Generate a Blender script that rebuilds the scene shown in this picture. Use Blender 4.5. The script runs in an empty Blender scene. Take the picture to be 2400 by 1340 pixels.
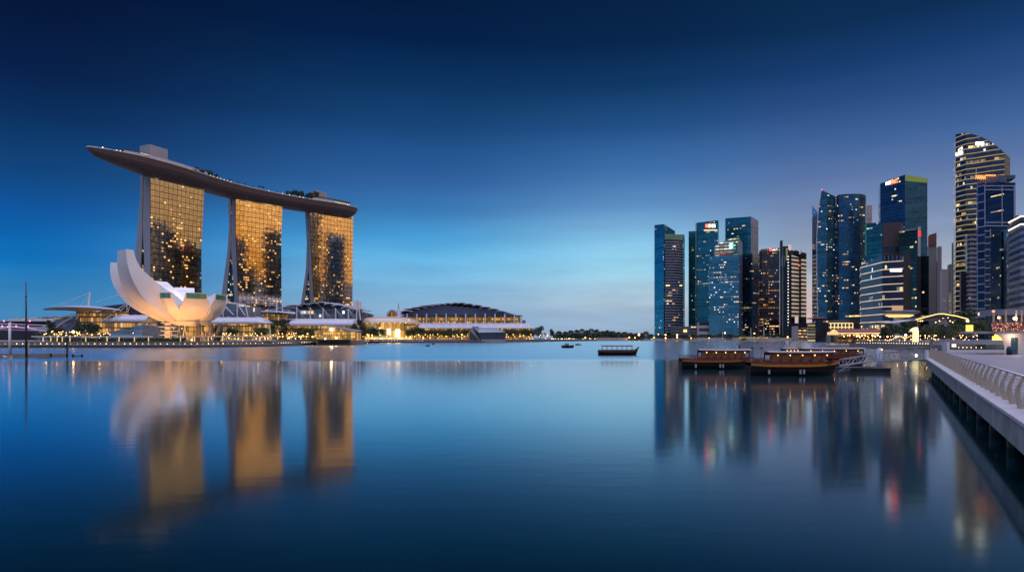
import bpy, bmesh, math, random
from mathutils import Vector, Matrix
random.seed(7)
SC = bpy.context.scene
COL = SC.collection
R = math.radians
F, HOR, H = 1500.0, 791.0, 4.5          # focal length in photo pixels, horizon row, eye height above the water

def lin(c):
    c /= 255.0
    return c/12.92 if c <= .04045 else ((c+.055)/1.055)**2.4
def S(r, g, b): return (lin(r), lin(g), lin(b), 1.0)

# ---------------------------------------------------------------- camera
cam = bpy.data.objects.new("camera", bpy.data.cameras.new("camera"))
COL.objects.link(cam)
cam.location = (0, 0, H); cam.rotation_euler = (R(90), 0, 0)
cam.data.sensor_width = 36; cam.data.lens = 36*F/2400
cam.data.shift_y = (HOR-670)/2400
cam.data.clip_start = .1; cam.data.clip_end = 20000
SC.camera = cam
SC.view_settings.view_transform = 'Standard'; SC.view_settings.look = 'None'
SC.view_settings.exposure = 0; SC.view_settings.gamma = 1
cy = SC.cycles
cy.max_bounces = 6; cy.glossy_bounces = 4; cy.diffuse_bounces = 2; cy.transmission_bounces = 4
cy.sample_clamp_indirect = 3; cy.caustics_reflective = False; cy.caustics_refractive = False
cy.use_denoising = True

# ---------------------------------------------------------------- world: dusk sky, afterglow in the west (+X)
W = bpy.data.worlds.new("World"); SC.world = W; W.use_nodes = True
wn, wl = W.node_tree.nodes, W.node_tree.links
wn.clear()
def WN(t, **k):
    n = wn.new(t)
    for a, b in k.items(): setattr(n, a, b)
    return n
def wmath(op, a, b=None):
    n = WN('ShaderNodeMath', operation=op)
    for i, v in enumerate((a, b)):
        if v is None: continue
        if isinstance(v, (int, float)): n.inputs[i].default_value = v
        else: wl.new(v, n.inputs[i])
    return n.outputs[0]
tc = WN('ShaderNodeTexCoord'); sx = WN('ShaderNodeSeparateXYZ'); wl.new(tc.outputs['Generated'], sx.inputs[0])
X_, Y_, Z_ = sx.outputs
hyp = wmath('SQRT', wmath('ADD', wmath('MULTIPLY', X_, X_), wmath('MULTIPLY', Y_, Y_)))
tel = wmath('DIVIDE', wmath('ABSOLUTE', Z_), wmath('MAXIMUM', hyp, .001))
az = wmath('ARCTAN2', X_, Y_)
def ramp(stops):
    n = WN('ShaderNodeValToRGB'); e = n.color_ramp.elements
    mr = WN('ShaderNodeMapRange'); wl.new(tel, mr.inputs[0]); mr.inputs[2].default_value = .8
    wl.new(mr.outputs[0], n.inputs[0])
    while len(e) > 1: e.remove(e[0])
    for i, (s, c) in enumerate(stops):
        x = e[0] if i == 0 else e.new(min(1, s/.8))
        x.position = min(1, s/.8); x.color = c
    return n.outputs[0]
def skycol(cs, stops):   # stops: (photo row, sRGB) seen in a column whose cos(azimuth) is cs
    return sorted([((HOR-y)/F*cs, S(*c)) for y, c in stops])
rampL = ramp(skycol(.787, [(0,(0,20,58)),(150,(1,29,73)),(260,(3,45,93)),(400,(9,68,126)),(480,(6,84,158)),(560,(0,104,180)),(610,(6,116,190)),(660,(42,131,195)),(720,(66,137,190)),(790,(80,140,185))]) + [(.8, S(0,10,40))])
rampC = ramp(skycol(1, [(0,(0,26,62)),(100,(0,31,74)),(200,(8,50,95)),(300,(20,67,120)),(350,(30,80,138)),(430,(45,96,158)),(500,(56,122,182)),(560,(72,160,218)),(600,(98,182,232)),(650,(120,187,230)),(720,(140,181,215)),(790,(142,172,205))]) + [(.8, S(0,12,44))])
rampM = ramp(skycol(.983, [(0,(2,32,70)),(100,(5,37,78)),(200,(12,55,100)),(300,(32,80,135)),(400,(62,112,172)),(480,(92,142,194)),(530,(120,174,216)),(580,(143,205,238)),(630,(155,212,237)),(670,(168,206,227)),(710,(176,200,220)),(745,(158,186,213)),(790,(152,176,206))]) + [(.8, S(1,14,46))])
rampR = ramp(skycol(.83, [(0,(8,44,84)),(100,(20,58,110)),(200,(40,76,132)),(300,(64,100,155)),(380,(88,116,165)),(450,(112,134,176)),(540,(138,154,184)),(620,(168,178,197)),(680,(206,193,195)),(720,(216,194,191)),(790,(208,182,176))]) + [(.8, S(2,18,50))])
rampW = ramp([(0, (.84,.39,.085,1)), (.06, (.88,.43,.09,1)), (.12, (.75,.39,.10,1)), (.2, (.52,.32,.15,1)), (.32, (.42,.32,.28,1)), (.5, (.34,.31,.38,1)), (.8, (.3,.3,.45,1))])
rampV = ramp([(0, (.26,.155,.052,1)), (.06, (.28,.17,.052,1)), (.12, (.26,.165,.06,1)), (.2, (.22,.15,.09,1)), (.32, (.30,.25,.24,1)), (.5, (.30,.28,.35,1)), (.8, (.3,.3,.45,1))])
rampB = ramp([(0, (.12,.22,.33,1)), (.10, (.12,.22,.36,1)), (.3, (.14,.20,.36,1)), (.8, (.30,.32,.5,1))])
def wmix(a, b, a0, a1):
    mr = WN('ShaderNodeMapRange', interpolation_type='SMOOTHSTEP')
    wl.new(az, mr.inputs[0]); mr.inputs[1].default_value = R(a0); mr.inputs[2].default_value = R(a1)
    m = WN('ShaderNodeMix', data_type='RGBA')
    wl.new(mr.outputs[0], m.inputs[0]); wl.new(a, m.inputs[6]); wl.new(b, m.inputs[7])
    return m.outputs[2]
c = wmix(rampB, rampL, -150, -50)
c = wmix(c, rampC, -38, -8)
c = wmix(c, rampM, -9, 12)
c = wmix(c, rampR, 11, 26)
c = wmix(c, rampV, 42, 67)
c = wmix(c, rampW, 78, 99)
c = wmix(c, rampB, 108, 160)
# high sky overhead, out of the picture, made extra bright to light roofs and paving
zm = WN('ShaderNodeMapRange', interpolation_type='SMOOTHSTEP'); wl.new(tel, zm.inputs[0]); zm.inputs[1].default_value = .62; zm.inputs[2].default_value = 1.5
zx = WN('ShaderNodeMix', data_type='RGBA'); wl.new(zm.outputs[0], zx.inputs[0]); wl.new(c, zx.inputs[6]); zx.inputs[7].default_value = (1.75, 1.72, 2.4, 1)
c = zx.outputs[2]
# thin streaky cloud near the horizon
mp = WN('ShaderNodeMapping'); mp.inputs['Scale'].default_value = (2.2, 2.2, 16); wl.new(tc.outputs['Generated'], mp.inputs[0])
nz = WN('ShaderNodeTexNoise'); nz.inputs['Scale'].default_value = 2.3; nz.inputs['Detail'].default_value = 4; wl.new(mp.outputs[0], nz.inputs[0])
cr = WN('ShaderNodeMapRange'); wl.new(nz.outputs[0], cr.inputs[0]); cr.inputs[1].default_value = .35; cr.inputs[2].default_value = .7; 
lo_ = WN('ShaderNodeMapRange', interpolation_type='SMOOTHSTEP'); wl.new(tel, lo_.inputs[0]); lo_.inputs[1].default_value = .05; lo_.inputs[2].default_value = .24; lo_.inputs[3].default_value = .86; lo_.inputs[4].default_value = .975
wl.new(lo_.outputs[0], cr.inputs[3]); cr.inputs[4].default_value = 1.03
vm = WN('ShaderNodeVectorMath', operation='SCALE'); wl.new(c, vm.inputs[0]); wl.new(cr.outputs[0], vm.inputs['Scale'])
sky = WN('ShaderNodeTexSky', sky_type='NISHITA'); sky.sun_disc = False; sky.sun_elevation = R(.5); sky.sun_rotation = R(95)
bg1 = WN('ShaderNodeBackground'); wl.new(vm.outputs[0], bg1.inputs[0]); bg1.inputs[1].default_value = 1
bg2 = WN('ShaderNodeBackground'); wl.new(sky.outputs[0], bg2.inputs[0]); bg2.inputs[1].default_value = .004
ad = WN('ShaderNodeAddShader'); wl.new(bg1.outputs[0], ad.inputs[0]); wl.new(bg2.outputs[0], ad.inputs[1])
wo = WN('ShaderNodeOutputWorld'); wl.new(ad.outputs[0], wo.inputs[0])
# the last of the sunset: one low, very soft, warm sun
sl = bpy.data.lights.new("sun", 'SUN'); sl.energy = .09; sl.angle = R(40); sl.color = (1, .72, .55)
so = bpy.data.objects.new("sun", sl); COL.objects.link(so)
so.rotation_euler = (R(78), 0, R(95))

# ---------------------------------------------------------------- helpers
def PX(px, Y): return (px-1200)/F*Y
def PZ(py, Y): return H+(HOR-py)/F*Y
def P(px, py, Y): return Vector((PX(px, Y), Y, PZ(py, Y)))

class MB:
    def __init__(s): s.v = []; s.f = []; s.uv = []
    def vert(s, p): s.v.append(tuple(p)); return len(s.v)-1
    def face(s, pts, uvs=None):
        i = [s.vert(p) for p in pts]; s.f.append(i); s.uv.append(uvs or [(0, 0)]*len(i)); return s
    def idx(s, i, uvs=None): s.f.append(list(i)); s.uv.append(uvs or [(0, 0)]*len(i))
    def hexa(s, b, t, side_uv=True):      # bottom quad, top quad (both ccw seen from above)
        n = len(b); u = 0
        for i in range(n):
            j = (i+1) % n
            w = (Vector(b[j])-Vector(b[i])).length
            s.face([b[i], b[j], t[j], t[i]], [(u, b[i][2]), (u+w, b[j][2]), (u+w, t[j][2]), (u, t[i][2])]); u += w
        s.face(t); s.face(list(reversed(b))); return s
    def prism(s, poly, z0, z1):           # z1: number or list
        z = z1 if isinstance(z1, (list, tuple)) else [z1]*len(poly)
        zz = z0 if isinstance(z0, (list, tuple)) else [z0]*len(poly)
        return s.hexa([(p[0], p[1], q) for p, q in zip(poly, zz)], [(p[0], p[1], q) for p, q in zip(poly, z)])
    def box(s, x0, x1, y0, y1, z0, z1): return s.prism([(x0, y0), (x1, y0), (x1, y1), (x0, y1)], z0, z1)
    def obox(s, c, d, L, Wd, z0, z1):     # centre, direction, length along it, width across
        d = Vector((d[0], d[1])).normalized(); n = Vector((-d.y, d.x)); c = Vector((c[0], c[1]))
        q = [c-d*L/2-n*Wd/2, c+d*L/2-n*Wd/2, c+d*L/2+n*Wd/2, c-d*L/2+n*Wd/2]
        return s.prism([(p.x, p.y) for p in q], z0, z1)
    def loft(s, rings, closed=True, caps=True):
        n = len(rings[0]); ids = [[s.vert(p) for p in r] for r in rings]
        for a, b in zip(ids, ids[1:]):
            for i in range(n if closed else n-1):
                j = (i+1) % n
                s.idx([a[i], a[j], b[j], b[i]], [(i, s.v[a[i]][2]), (i+1, s.v[a[j]][2]), (i+1, s.v[b[j]][2]), (i, s.v[b[i]][2])])
        if caps and closed:
            s.idx(list(reversed(ids[0]))); s.idx(ids[-1])
        return s
    def tube(s, pts, r, n=6, caps=True):
        pts = [Vector(p) for p in pts]; rings = []
        for k, p in enumerate(pts):
            d = (pts[min(k+1, len(pts)-1)]-pts[max(k-1, 0)]).normalized()
            a = d.orthogonal().normalized() if abs(d.z) < .95 else Vector((1, 0, 0)); a = (a-d*a.dot(d)).normalized(); b = d.cross(a)
            rr = r[k] if isinstance(r, (list, tuple)) else r
            rings.append([p+(a*math.cos(t*2*math.pi/n)+b*math.sin(t*2*math.pi/n))*rr for t in range(n)])
        return s.loft(rings, True, caps)
    def bar(s, p, q, w, h=None):          # rectangular bar
        p, q = Vector(p), Vector(q); d = (q-p).normalized(); h = h or w
        a = d.cross(Vector((0, 0, 1)));  a = a.normalized() if a.length > 1e-3 else Vector((1, 0, 0)); b = a.cross(d)
        o = [(-1, -1), (1, -1), (1, 1), (-1, 1)]
        return s.loft([[x+a*w/2*i+b*h/2*j for i, j in o] for x in (p, q)])
    def ball(s, c, rx, ry=None, rz=None, n=10, m=6):
        ry = ry or rx; rz = rz or rx; c = Vector(c)
        rings = []
        for k in range(m+1):
            t = math.pi*k/m; rr = max(math.sin(t), .02)
            rings.append([c+Vector((rx*rr*math.cos(2*math.pi*i/n), ry*rr*math.sin(2*math.pi*i/n), -rz*math.cos(t))) for i in range(n)])
        return s.loft(rings)
    def build(s, name, m, parent=None, smooth=False, recalc=False):
        o0 = Vector(parent_world(parent)) if parent else Vector((0, 0, 0))
        me = bpy.data.meshes.new(name)
        me.from_pydata([Vector(p)-o0 for p in s.v], [], s.f)
        ul = me.uv_layers.new(name='UVMap'); k = 0; d = []
        for u in s.uv:
            for a in u: d += [a[0], a[1]]
        ul.data.foreach_set('uv', d)
        if recalc:
            bm = bmesh.new(); bm.from_mesh(me); bmesh.ops.recalc_face_normals(bm, faces=bm.faces); bm.to_mesh(me); bm.free()
        if smooth: me.polygons.foreach_set('use_smooth', [True]*len(me.polygons))
        me.materials.append(m); me.update()
        o = bpy.data.objects.new(name, me); COL.objects.link(o)
        if parent: o.parent = parent
        return o
def parent_world(o):
    p = Vector((0, 0, 0))
    while o: p += o.location; o = o.parent
    return p
def tag(o, label=None, cat=None, group=None, kind=None):
    if label: o['label'] = label
    if cat: o['category'] = cat
    if group: o['group'] = group
    if kind: o['kind'] = kind
    return o
def thing(name, label, cat, loc=(0, 0, 0), group=None):
    o = bpy.data.objects.new(name, None); COL.objects.link(o); o.location = loc; o.empty_display_size = .5
    return tag(o, label, cat, group)
KIDS = {}
def copy_tree(o, loc=None, rz=None, sc=None, label=None, group=None, parent=None):
    c = o.copy(); COL.objects.link(c)
    if parent: c.parent = parent
    if loc is not None: c.location = loc
    if rz is not None: c.rotation_euler = (0, 0, rz)
    if sc is not None: c.scale = sc if hasattr(sc, '__len__') else (sc,)*3
    if label: c['label'] = label
    if group: c['group'] = group
    for k in o.children: copy_tree(k, parent=c)
    return c
def lerp(a, b, t): return a+(b-a)*t
def interp(tab, x):                       # piecewise linear over [(x, y...)]
    if x <= tab[0][0]: return tab[0][1]
    for (a, p), (b, q) in zip(tab, tab[1:]):
        if x <= b: return p+(q-p)*(x-a)/(b-a)
    return tab[-1][1]
def smooth_tab(tab, n):                   # Catmull-Rom through rows of numbers
    out = []
    for i in range(len(tab)-1):
        p0, p1, p2, p3 = tab[max(i-1, 0)], tab[i], tab[i+1], tab[min(i+2, len(tab)-1)]
        for k in range(n):
            t = k/n
            out.append(tuple(.5*(2*b+(c-a)*t+(2*a-5*b+4*c-d)*t*t+(3*b-a-3*c+d)*t**3) for a, b, c, d in zip(p0, p1, p2, p3)))
    out.append(tuple(tab[-1])); return out

# ---------------------------------------------------------------- materials
def newmat(name):
    m = bpy.data.materials.new(name); m.use_nodes = True
    nt = m.node_tree; return m, nt, nt.nodes, nt.links, nt.nodes['Principled BSDF']
def mat(name, col, rough=.6, metal=0, emit=None, es=0, var=.12, scale=.6, bump=0, sampling=None, spec=None):
    m, nt, n, l, b = newmat(name)
    col = tuple(col)+((1,) if len(col) == 3 else ())
    b.inputs['Roughness'].default_value = rough; b.inputs['Metallic'].default_value = metal
    if spec is not None: b.inputs['Specular IOR Level'].default_value = spec
    if var:
        g = n.new('ShaderNodeNewGeometry')
        t = n.new('ShaderNodeTexNoise'); t.inputs['Scale'].default_value = scale; t.inputs['Detail'].default_value = 5; t.inputs['Roughness'].default_value = .65
        l.new(g.outputs['Position'], t.inputs['Vector'])
        mr = n.new('ShaderNodeMapRange'); l.new(t.outputs[0], mr.inputs[0]); mr.inputs[1].default_value = .3; mr.inputs[2].default_value = .7
        mr.inputs[3].default_value = 1-var; mr.inputs[4].default_value = 1+var
        v = n.new('ShaderNodeVectorMath'); v.operation = 'SCALE'; v.inputs[0].default_value = col[:3]; l.new(mr.outputs[0], v.inputs['Scale'])
        l.new(v.outputs[0], b.inputs['Base Color'])
        if bump:
            bp = n.new('ShaderNodeBump'); bp.inputs['Strength'].default_value = bump; l.new(t.outputs[0], bp.inputs['Height']); l.new(bp.outputs[0], b.inputs['Normal'])
    else: b.inputs['Base Color'].default_value = col
    if emit:
        b.inputs['Emission Color'].default_value = tuple(emit)+((1,) if len(emit) == 3 else ()); b.inputs['Emission Strength'].default_value = es
    if sampling or (emit and sampling is None): m.cycles.emission_sampling = sampling or 'NONE'
    return m
class NG:                                 # tiny node-maths helper
    def __init__(s, nt): s.n, s.l = nt.nodes, nt.links
    def m(s, op, a, b=None, c=None):
        x = s.n.new('ShaderNodeMath'); x.operation = op
        for i, v in enumerate((a, b, c)):
            if v is None: continue
            if isinstance(v, (int, float)): x.inputs[i].default_value = v
            else: s.l.new(v, x.inputs[i])
        return x.outputs[0]
    def comb(s, a, b, c=0.0):
        x = s.n.new('ShaderNodeCombineXYZ')
        for i, v in enumerate((a, b, c)):
            if isinstance(v, (int, float)): x.inputs[i].default_value = v
            else: s.l.new(v, x.inputs[i])
        return x.outputs[0]
    def white(s, vec):
        x = s.n.new('ShaderNodeTexWhiteNoise'); x.noise_dimensions = '3D'; s.l.new(vec, x.inputs['Vector']); return x.outputs['Value'], x.outputs['Color']
    def mix(s, f, a, b):
        x = s.n.new('ShaderNodeMix'); x.data_type = 'RGBA'
        for k, v in ((0, f), (6, a), (7, b)):
            if isinstance(v, (int, float)): x.inputs[k].default_value = v
            elif isinstance(v, tuple): x.inputs[k].default_value = v if len(v) == 4 else v+(1,)
            else: s.l.new(v, x.inputs[k])
        return x.outputs[2]
def facade(name, glass, span=None, fh=4.0, cw=3.0, sh=.25, mw=.12, lit=.04, row=.03, warm=(1, .62, .25), cool=(.85, .95, 1), coolness=.4,
           es=2.5, metal=.75, rough=.12, seed=0, frame=None, jitter=.01, vlit=None, band=None, bandw=.16, bands=0, bandcol=None, group=3, off=0.0, zone=None, wtop=.98):
    """Curtain wall in facade metres (UV): floor bands, mullions, panes that vary a little, some rooms lit."""
    m, nt, n, l, b = newmat(name); g = NG(nt)
    uv = n.new('ShaderNodeUVMap'); sp = n.new('ShaderNodeSeparateXYZ'); l.new(uv.outputs[0], sp.inputs[0])
    u, v = sp.outputs[0], sp.outputs[1]
    cu, cv = g.m('DIVIDE', u, cw), g.m('DIVIDE', g.m('ADD', v, off), fh)
    iu, iv = g.m('FLOOR', cu), g.m('FLOOR', cv); fu, fv = g.m('FRACT', cu), g.m('FRACT', cv)
    w1, c1 = g.white(g.comb(iu, iv, seed+.5)); w2, _ = g.white(g.comb(7.3, iv, seed+9.5))
    gu = g.m('FLOOR', g.m('DIVIDE', iu, group)); w3, _ = g.white(g.comb(gu, iv, seed+3.5))
    sc_ = n.new('ShaderNodeSeparateXYZ'); l.new(c1, sc_.inputs[0])
    # lit rooms: single panes, runs of panes, part-lit storeys
    L1 = g.m('LESS_THAN', w1, lit*.5)
    L2 = g.m('MULTIPLY', g.m('LESS_THAN', w3, lit*1.6), g.m('GREATER_THAN', w1, .35))
    L3 = g.m('MULTIPLY', g.m('MULTIPLY', g.m('LESS_THAN', w2, row), g.m('GREATER_THAN', w3, .3)), .45)
    L = g.m('MAXIMUM', L1, L2)
    span_m = g.m('LESS_THAN', fv, sh); mul_m = g.m('LESS_THAN', fu, mw)
    win = g.m('MULTIPLY', g.m('MULTIPLY', g.m('SUBTRACT', 1, span_m), g.m('LESS_THAN', fv, wtop)), g.m('SUBTRACT', 1, mul_m))
    if zone:                               # lit rooms gather in patches of the wall
        zn = n.new('ShaderNodeTexNoise'); zn.inputs['Scale'].default_value = 1; zn.inputs['Detail'].default_value = 1
        l.new(g.comb(g.m('DIVIDE', u, zone), g.m('DIVIDE', v, zone*.8), seed*3.1), zn.inputs['Vector'])
        L = g.m('MULTIPLY', L, g.m('GREATER_THAN', zn.outputs[0], .48))
    L = g.m('MAXIMUM', L, L3)
    E = g.m('MULTIPLY', g.m('MULTIPLY', L, win), g.m('ADD', .18, g.m('MULTIPLY', g.m('MULTIPLY', sc_.outputs[1], sc_.outputs[1]), 1.25)))
    pane = g.m('MULTIPLY', g.m('ADD', .8, g.m('MULTIPLY', sc_.outputs[2], .4)), g.m('ADD', .62, g.m('ADD', g.m('MULTIPLY', w2, .5), g.m('MULTIPLY', w3, .26))))
    vs = n.new('ShaderNodeVectorMath'); vs.operation = 'SCALE'; vs.inputs[0].default_value = glass[:3]; l.new(pane, vs.inputs['Scale'])
    col = g.mix(span_m, vs.outputs[0], tuple(span or tuple(x*.6 for x in glass[:3]))[:3])
    col = g.mix(mul_m, col, tuple(frame or span or tuple(x*.5 for x in glass[:3]))[:3])
    l.new(col, b.inputs['Base Color'])
    wm = g.m('MULTIPLY', g.m('SUBTRACT', 1, g.m('MULTIPLY', span_m, 1.0 if span else .0)), metal)
    l.new(wm, b.inputs['Metallic'])
    b.inputs['Roughness'].default_value = rough
    ecol = g.mix(g.m('LESS_THAN', sc_.outputs[0], coolness), tuple(warm), tuple(cool))
    est = g.m('MULTIPLY', E, es)
    if bands:                              # luminous strip on every storey line
        bm_ = g.m('LESS_THAN', fv, bandw)
        ecol = g.mix(bm_, ecol, tuple(bandcol)); nb = n.new('ShaderNodeTexNoise'); nb.inputs['Scale'].default_value = .09; l.new(uv.outputs[0], nb.inputs['Vector'])
        est = g.m('MAXIMUM', est, g.m('MULTIPLY', bm_, g.m('MULTIPLY', bands, g.m('ADD', .3, nb.outputs[0]))))
    l.new(ecol, b.inputs['Emission Color']); l.new(est, b.inputs['Emission Strength'])
    if jitter:                             # every pane sits at a slightly different angle
        ge = n.new('ShaderNodeNewGeometry')
        a = n.new('ShaderNodeVectorMath'); a.operation = 'SUBTRACT'; l.new(c1, a.inputs[0]); a.inputs[1].default_value = (.5, .5, .5)
        k = n.new('ShaderNodeVectorMath'); k.operation = 'SCALE'; l.new(a.outputs[0], k.inputs[0]); k.inputs['Scale'].default_value = jitter*2
        ns = n.new('ShaderNodeTexNoise'); ns.inputs['Scale'].default_value = .05; ns.inputs['Detail'].default_value = 2; l.new(uv.outputs[0], ns.inputs['Vector'])
        a2 = n.new('ShaderNodeVectorMath'); a2.operation = 'SUBTRACT'; l.new(ns.outputs[1], a2.inputs[0]); a2.inputs[1].default_value = (.5, .5, .5)
        k2 = n.new('ShaderNodeVectorMath'); k2.operation = 'SCALE'; l.new(a2.outputs[0], k2.inputs[0]); k2.inputs['Scale'].default_value = jitter*2.5
        s1 = n.new('ShaderNodeVectorMath'); l.new(k.outputs[0], s1.inputs[0]); l.new(k2.outputs[0], s1.inputs[1])
        s2 = n.new('ShaderNodeVectorMath'); l.new(s1.outputs[0], s2.inputs[0]); l.new(ge.outputs['Normal'], s2.inputs[1])
        nn = n.new('ShaderNodeVectorMath'); nn.operation = 'NORMALIZE'; l.new(s2.outputs[0], nn.inputs[0]); l.new(nn.outputs[0], b.inputs['Normal'])
    m.cycles.emission_sampling = 'NONE'
    return m
def glow(name, col, es, dark=(.02, .02, .02)): return mat(name, dark, .5, 0, col, es, var=0, sampling='AUTO' if es >= 1.5 else 'NONE')

M = {}
M['concrete'] = mat('concrete', (.42, .41, .42), .7, var=.1, scale=.15)
M['hotel_wall'] = mat('hotel_wall', (.36, .36, .40), .65, var=.07, scale=.08)
M['white_paint'] = mat('white_paint', (.78, .77, .78), .45, var=.05)
M['white_shell'] = mat('white_shell', (.80, .79, .78), .42, var=.04, scale=.1)
M['grey_metal'] = mat('grey_metal', (.30, .31, .34), .4, .5, var=.08)
M['dark_metal'] = mat('dark_metal', (.05, .05, .055), .45, .4, var=.1)
M['hull_skin'] = mat('hull_skin', (.095, .072, .075), .45, .25, var=.15, scale=.2)
M['deck_rim'] = mat('deck_rim', (.50, .46, .45), .5, var=.1, scale=.2)
M['roof_lilac'] = mat('roof_lilac', (.46, .46, .53), .45, .1, var=.1, scale=.15)
M['roof_dark'] = mat('roof_dark', (.05, .06, .085), .35, .3, var=.2, scale=.2)
M['asphalt'] = mat('asphalt', (.05, .05, .052), .8, var=.2, scale=.3)
M['stone'] = mat('stone', (.24, .23, .23), .75, var=.25, scale=.5, bump=.2)
M['wood'] = mat('wood', (.30, .19, .11), .5, var=.25, scale=2)
M['trunk'] = mat('trunk', (.10, .075, .05), .85, var=.3, scale=3)
M['black_paint'] = mat('black_paint', (.006, .006, .007), .55, var=.1, spec=.25)
M['red_paint'] = mat('red_paint', (.26, .035, .02), .35, var=.15, scale=2)
M['brown_wood'] = mat('brown_wood', (.14, .035, .018), .4, var=.25, scale=3)
M['yellow_paint'] = mat('yellow_paint', (.55, .22, .03), .4, var=.15, scale=2)
M['tile_red'] = mat('tile_red', (.22, .06, .05), .7, var=.2, scale=.6)
M['lamp_warm'] = glow('lamp_warm', (1, .52, .16), 9)
M['lamp_white'] = glow('lamp_white', (1, .76, .45), 4)
M['lamp_cool'] = glow('lamp_cool', (.8, .9, 1), 6)
M['lamp_line'] = glow('lamp_line', (1, .72, .3), 1.6)
M['lamp_red'] = glow('lamp_red', (1, .05, .03), 3)
M['lamp_pink'] = glow('lamp_pink', (1, .25, .6), 2.5)
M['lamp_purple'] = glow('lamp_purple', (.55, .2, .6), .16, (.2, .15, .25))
M['sign_white'] = glow('sign_white', (1, .95, .88), 3)
M['sign_red'] = glow('sign_red', (1, .04, .035), 6)
M['sign_orange'] = glow('sign_orange', (1, .30, .05), 4)
M['sign_teal'] = glow('sign_teal', (.05, .75, .85), 1.6)
M['sign_yellow'] = glow('sign_yellow', (1, .9, .5), 6)
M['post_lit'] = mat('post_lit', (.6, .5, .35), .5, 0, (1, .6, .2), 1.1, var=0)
def leafmat(name, col):
    m, nt, n, l, b = newmat(name); g = NG(nt)
    ge = n.new('ShaderNodeNewGeometry'); t = n.new('ShaderNodeTexNoise'); t.inputs['Scale'].default_value = .35; t.inputs['Detail'].default_value = 3
    l.new(ge.outputs['Position'], t.inputs['Vector'])
    r = n.new('ShaderNodeMapRange'); l.new(t.outputs[0], r.inputs[0]); r.inputs[1].default_value = .3; r.inputs[2].default_value = .7
    c2 = tuple(x*1.8 for x in col); c1 = tuple(x*.55 for x in col)
    k = g.mix(r.outputs[0], c1, c2)
    l.new(k, b.inputs['Base Color']); b.inputs['Roughness'].default_value = .6
    return m
M['leaf'] = leafmat('leaf', (.045, .075, .022))
M['leaf_dark'] = leafmat('leaf_dark', (.03, .05, .022))
M['hedge'] = leafmat('hedge_leaf', (.05, .085, .022))
M['grass'] = leafmat('grass_blade', (.06, .09, .03))
# ================================================================ the setting
# water: long calm bay; ripples (rougher) far out, smoother close by
m, nt, n, l, b = newmat('water'); g = NG(nt)
ge = n.new('ShaderNodeNewGeometry'); sp = n.new('ShaderNodeSeparateXYZ'); l.new(ge.outputs['Position'], sp.inputs[0])
b.inputs['Base Color'].default_value = (.0, .014, .03, 1); b.inputs['IOR'].default_value = 1.75; b.inputs['Specular Tint'].default_value = (.62, .97, 1, 1)
mp1 = n.new('ShaderNodeMapping'); mp1.inputs['Scale'].default_value = (.012, .05, 1); l.new(ge.outputs['Position'], mp1.inputs[0])
t1 = n.new('ShaderNodeTexNoise'); t1.inputs['Scale'].default_value = 1; t1.inputs['Detail'].default_value = 3; l.new(mp1.outputs[0], t1.inputs['Vector'])
far = n.new('ShaderNodeMapRange'); far.interpolation_type = 'SMOOTHSTEP'
l.new(g.m('ADD', sp.outputs[1], g.m('MULTIPLY', g.m('SUBTRACT', t1.outputs[0], .5), 14)), far.inputs[0])
far.inputs[1].default_value = 117; far.inputs[2].default_value = 140; far.inputs[3].default_value = .095; far.inputs[4].default_value = .20
rg = g.m('ADD', far.outputs[0], g.m('MULTIPLY', g.m('SUBTRACT', t1.outputs[0], .5), .04))
l.new(rg, b.inputs['Roughness'])
mp2 = n.new('ShaderNodeMapping'); mp2.inputs['Scale'].default_value = (.35, 1.1, 1); l.new(ge.outputs['Position'], mp2.inputs[0])
t2 = n.new('ShaderNodeTexNoise'); t2.inputs['Scale'].default_value = 1; t2.inputs['Detail'].default_value = 2; l.new(mp2.outputs[0], t2.inputs['Vector'])
bp = n.new('ShaderNodeBump'); l.new(g.m('MAXIMUM', 0, g.m('MULTIPLY', g.m('SUBTRACT', .2, far.outputs[0]), .014/.105)), bp.inputs['Strength']); bp.inputs['Distance'].default_value = .25; l.new(t2.outputs[0], bp.inputs['Height']); tl_ = g.m('MULTIPLY', g.m('SUBTRACT', far.outputs[0], .095), -.045/.105)      # far ripples lean towards the near shore
nv = n.new('ShaderNodeVectorMath'); l.new(bp.outputs[0], nv.inputs[0]); l.new(g.comb(0.0, tl_, 0.0), nv.inputs[1])
nn = n.new('ShaderNodeVectorMath'); nn.operation = 'NORMALIZE'; l.new(nv.outputs[0], nn.inputs[0]); l.new(nn.outputs[0], b.inputs['Normal'])
# mirror strength falls off quickly as the eye looks down more steeply
gl = n.new('ShaderNodeBsdfGlossy'); gl.distribution = 'MULTI_GGX'; l.new(rg, gl.inputs['Roughness']); l.new(nn.outputs[0], gl.inputs['Normal'])
lw = n.new('ShaderNodeLayerWeight'); lw.inputs['Blend'].default_value = .5
rp = n.new('ShaderNodeValToRGB'); l.new(g.m('SUBTRACT', 1, lw.outputs['Facing']), rp.inputs[0])
els = rp.color_ramp.elements
for i, (x, cc) in enumerate(((0, (1, 1, 1)), (.06, (.76, .83, .89)), (.14, (.49, .53, .58)), (.20, (.37, .40, .40)), (.26, (.26, .30, .27)), (.34, (.15, .19, .17)), (.6, (.05, .07, .08)), (1, (.02, .03, .03)))):
    e = els[i] if i < 2 else els.new(x); e.position = x; e.color = (*cc, 1)
l.new(rp.outputs[0], gl.inputs['Color'])
b.inputs['Specular IOR Level'].default_value = 0
ads = n.new('ShaderNodeAddShader'); l.new(gl.outputs[0], ads.inputs[0]); l.new(b.outputs[0], ads.inputs[1])
l.new(ads.outputs[0], n['Material Output'].inputs['Surface'])
b.inputs['Base Color'].default_value = (0, .006, .009, 1)
M['water'] = m
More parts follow.
